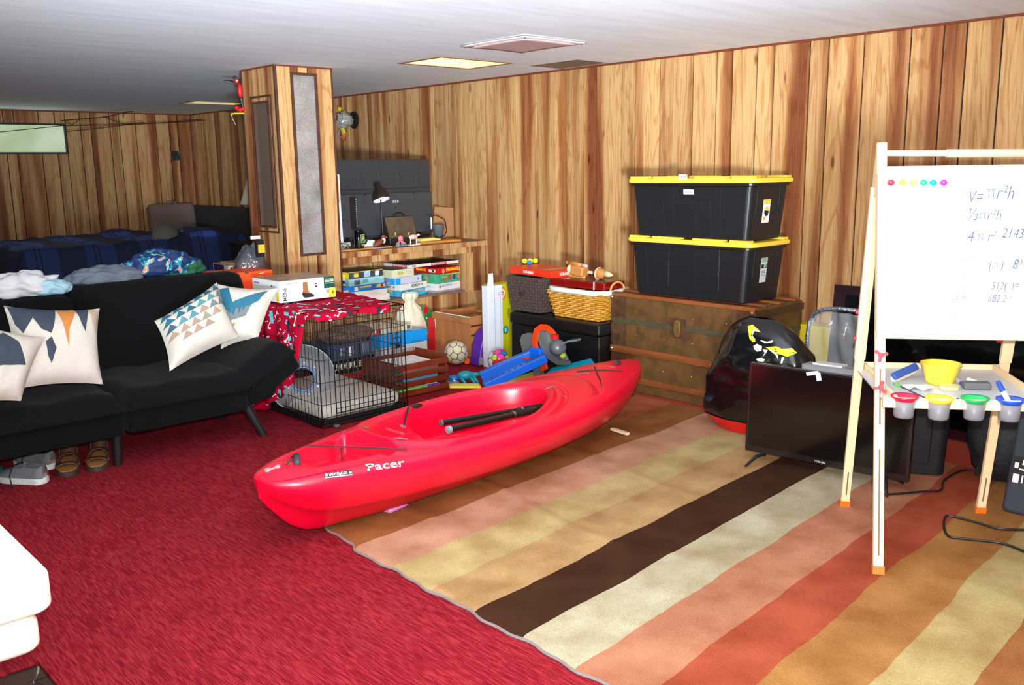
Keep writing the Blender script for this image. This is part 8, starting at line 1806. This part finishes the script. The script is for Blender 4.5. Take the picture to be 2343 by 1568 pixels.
# grey half discs and orange arc
def disc_arc(pts, w, m, name, y=TY, t=.012):
    b = B(); P = [tp(u, v, y) for u, v in pts]; b.prism([(p.y, p.z) for p in P], t, plane='yz', off=3.955+(y-4.05)*.8); return b.obj(name, m, ts, bevel=.002)
disc_arc([(1206, 762), (1219, 765), (1222, 790), (1226, 812), (1219, 826), (1205, 824), (1194, 802), (1189, 778), (1194, 766)], 0, M_GT, 'grey_wheel', 4.13, .03)
b = B(axes(tp(1262, 796, 4.10), (1, -.35, 0), (.35, .6, .8))); 
arcf = []
for k in range(25): an = math.radians(55+250*k/24); arcf.append((.100*math.cos(an), .100*math.sin(an)))
for k in range(25): an = math.radians(305-250*k/24); arcf.append((.058*math.cos(an), .058*math.sin(an)))
disc_arc([(1230, 757), (1236, 752), (1243, 762), (1250, 785), (1262, 808), (1280, 824), (1299, 828), (1298, 836), (1275, 836), (1252, 822), (1238, 800), (1230, 778)], 0, M_GT, 'grey_wheel', 4.06, .03)
disc_arc([(1243, 762), (1256, 757), (1270, 768), (1286, 800), (1299, 830), (1280, 824), (1262, 808), (1250, 785)], 0, mat('track_grey_light', (124, 126, 124), .45), 'grey_wheel', 4.085, .02)
P = [tp(u, v, 4.08) for u, v in ((1232, 842), (1226, 820), (1222, 796), (1221, 772), (1228, 755), (1240, 746), (1252, 747), (1262, 756), (1272, 770))]; ribbon(B(), [p.copy() for p in P], .035, (1, 0, 0), .008).obj('orange_loop', M_OT, ts)
b = B(); Po = [(1217, 772), (1222, 752), (1236, 742), (1250, 743), (1264, 754), (1276, 774), (1268, 776), (1256, 762), (1243, 755), (1232, 760), (1228, 780), (1233, 815), (1226, 816), (1219, 795)]
disc_arc(Po, 0, M_OT, 'orange_loop', 4.05, .01)
disc_arc([(1234, 835), (1246, 830), (1250, 845), (1238, 852)], 0, M_OT, 'orange_track', 4.02, .02)
mc = tp(1276, 796, 4.02); B(axes(mc, (1, 0, 0), (0, 1, 0))).lathe([(0, -.05), (.042, -.05), (.048, -.03), (.048, .035), (.036, .05), (0, .052)], 24, axis=(-.5, -.7, .25), cap=False).obj('motor', mat('motor_grey', (88, 90, 92), .35), ts, smooth=True)
q = tp(1270, 771, 4.02); B().cyl((q.x, q.y, q.z-.012), (q.x, q.y, q.z+.012), .024, n=14).obj('red_cap', mat('cap_red', (226, 24, 20), .3), ts); q = tp(1288, 815, 4.0); B().box((q.x, q.y, q.z), (.03, .02, .02), rot=(0, -.5, 0)).obj('lime_tab', M_LIM, ts, bevel=.002)
q0, q1 = tp(1288, 786, 4.0), tp(1324, 778, 4.0); ribbon(B(), [q0, (q0+q1)/2+Vector((0, 0, .006)), q1], .05, (1, .2, 0), .012).obj('launch_arm', mat('arm_grey', (110, 114, 122), .4), ts)
# separate track pieces
a, c = PZ(1030, 880, .006), PZ(1112, 876, .006); a3 = PZ(1098, 884, .006)
def slab(name, pts, h, m, label, cat='toy track', grp='loose track pieces behind the kayak', z0=.002):
    b = B(); P = [PZ(u, v, z0+h) for u, v in pts]; b.prism([(p.x, p.y) for p in P], h, off=z0); t = b.obj(name, m, bevel=.002); return tag(t, label, cat, grp)
slab('track_piece', [(1028, 877), (1096, 877), (1100, 884), (1029, 884)], .014, mat('track_yellow', (236, 226, 70), .4), 'yellow track strip under the teal toy animal')
slab('track_piece', [(1160, 869), (1246, 842), (1243, 852), (1175, 872)], .03, M_LIM, 'lime track base between blue ramp and cyan ramp')
b = B(); Pc = [PX(1243, 862, 3.90), PX(1370, 843, 3.90), PX(1352, 820, 4.03), PX(1262, 842, 4.03)]; b.add([p for p in Pc]+[Vector((p.x, p.y, .002)) for p in Pc], [(0, 1, 2, 3), (7, 6, 5, 4)]+[(i, (i+1) % 4, (i+1) % 4+4, i+4) for i in range(4)]); t = b.obj('ramp_piece', M_CYN, bevel=.003); tag(t, 'cyan plastic ramp piece lying against the far kayak end', 'toy track')
P = [PX(u, v, 3.93) for u, v in ((1130, 830), (1150, 823), (1185, 817), (1212, 822))]; t = ribbon(B(), P, .03, (1, 0, 0), .01).obj('curved_track', M_OT); tag(t, 'orange curved track strip behind the blue ramp', 'toy track', 'loose track pieces behind the kayak')
# teal toy animal
dn = thing('toy_animal', 'teal rubber toy animal lying by the yellow track strip', 'toy', PZ(1065, 868, .0)); M_TL = mat('toy_teal', (14, 140, 156), .45, vary=(30, .15)); o_ = PZ(1065, 866, .03)
dx = (PZ(1090, 864, .03)-PZ(1040, 866, .03)).normalized(); dy = Vector((0, 0, 1)).cross(dx)
def dq(a, c, z): return o_+dx*a+dy*c+Vector((0, 0, z))
B(axes(dq(0, 0, .02), dx, dy)).sphere((0, 0, 0), .05, 16, 10, (1.1, .62, .6)).obj('body', M_TL, dn, smooth=True); B(axes(dq(-.075, -.01, .006), dx, dy)).sphere((0, 0, 0), .03, 14, 8, (1.3, .8, .7)).obj('head', mat('toy_teal_dark', (12, 100, 170), .4), dn, smooth=True)
B().tube([dq(.04, 0, .02), dq(.09, .01, .02), dq(.13, .03, .01)], [.022, .012, .004], 10).obj('tail', M_TL, dn, smooth=True)
for a, c, e in ((-.03, -.03, -.05), (.03, -.03, -.055), (.05, -.02, -.06)): B().tube([dq(a, c*.6, .012), dq(a+.012, c*1.3, -.004), dq(a+.03, c*1.9, -.024)], [.014, .010, .007], 8).obj('leg', M_TL, dn, smooth=True)
B().tube([dq(-.085, -.026, .004), dq(-.07, -.034, -.006), dq(-.055, -.030, -.012)], .004, 6).obj('mouth_line', wht, dn)
# toy car with orange wheels
cq = PZ(1090, 822, .03); tc_ = thing('toy_car', 'toy car with orange wheels and bright blue body by the soccer balls', 'toy car', (cq.x, cq.y, 0)); cdx = Vector((.55, -.83, 0)); F = axes((cq.x, cq.y, .03), cdx, Vector((.83, .55, 0)))
B(F).rbox((0, 0, 0), (.13, .06, .034), .008, 2, rz=.006).obj('chassis', mat('car_dark', (70, 66, 66), .5), tc_); b = B(F); b.prism([(.0, .016), (.10, .016), (.11, .05), (.06, .062), (.01, .05)], .055, plane='xz', off=-.03); b.obj('car_body', M_CYN, tc_, bevel=.004)
for sx_ in (-.055, .045):
    for sy_ in (-.04, .04): B(F @ Matrix.Translation((sx_, sy_, -.006))).lathe([(0, -.012), (.022, -.012), (.024, 0), (.022, .012), (0, .012)], 14, axis=(0, 1, 0), cap=False).obj('wheel', mat('wheel_orange', (240, 96, 20), .4), tc_)
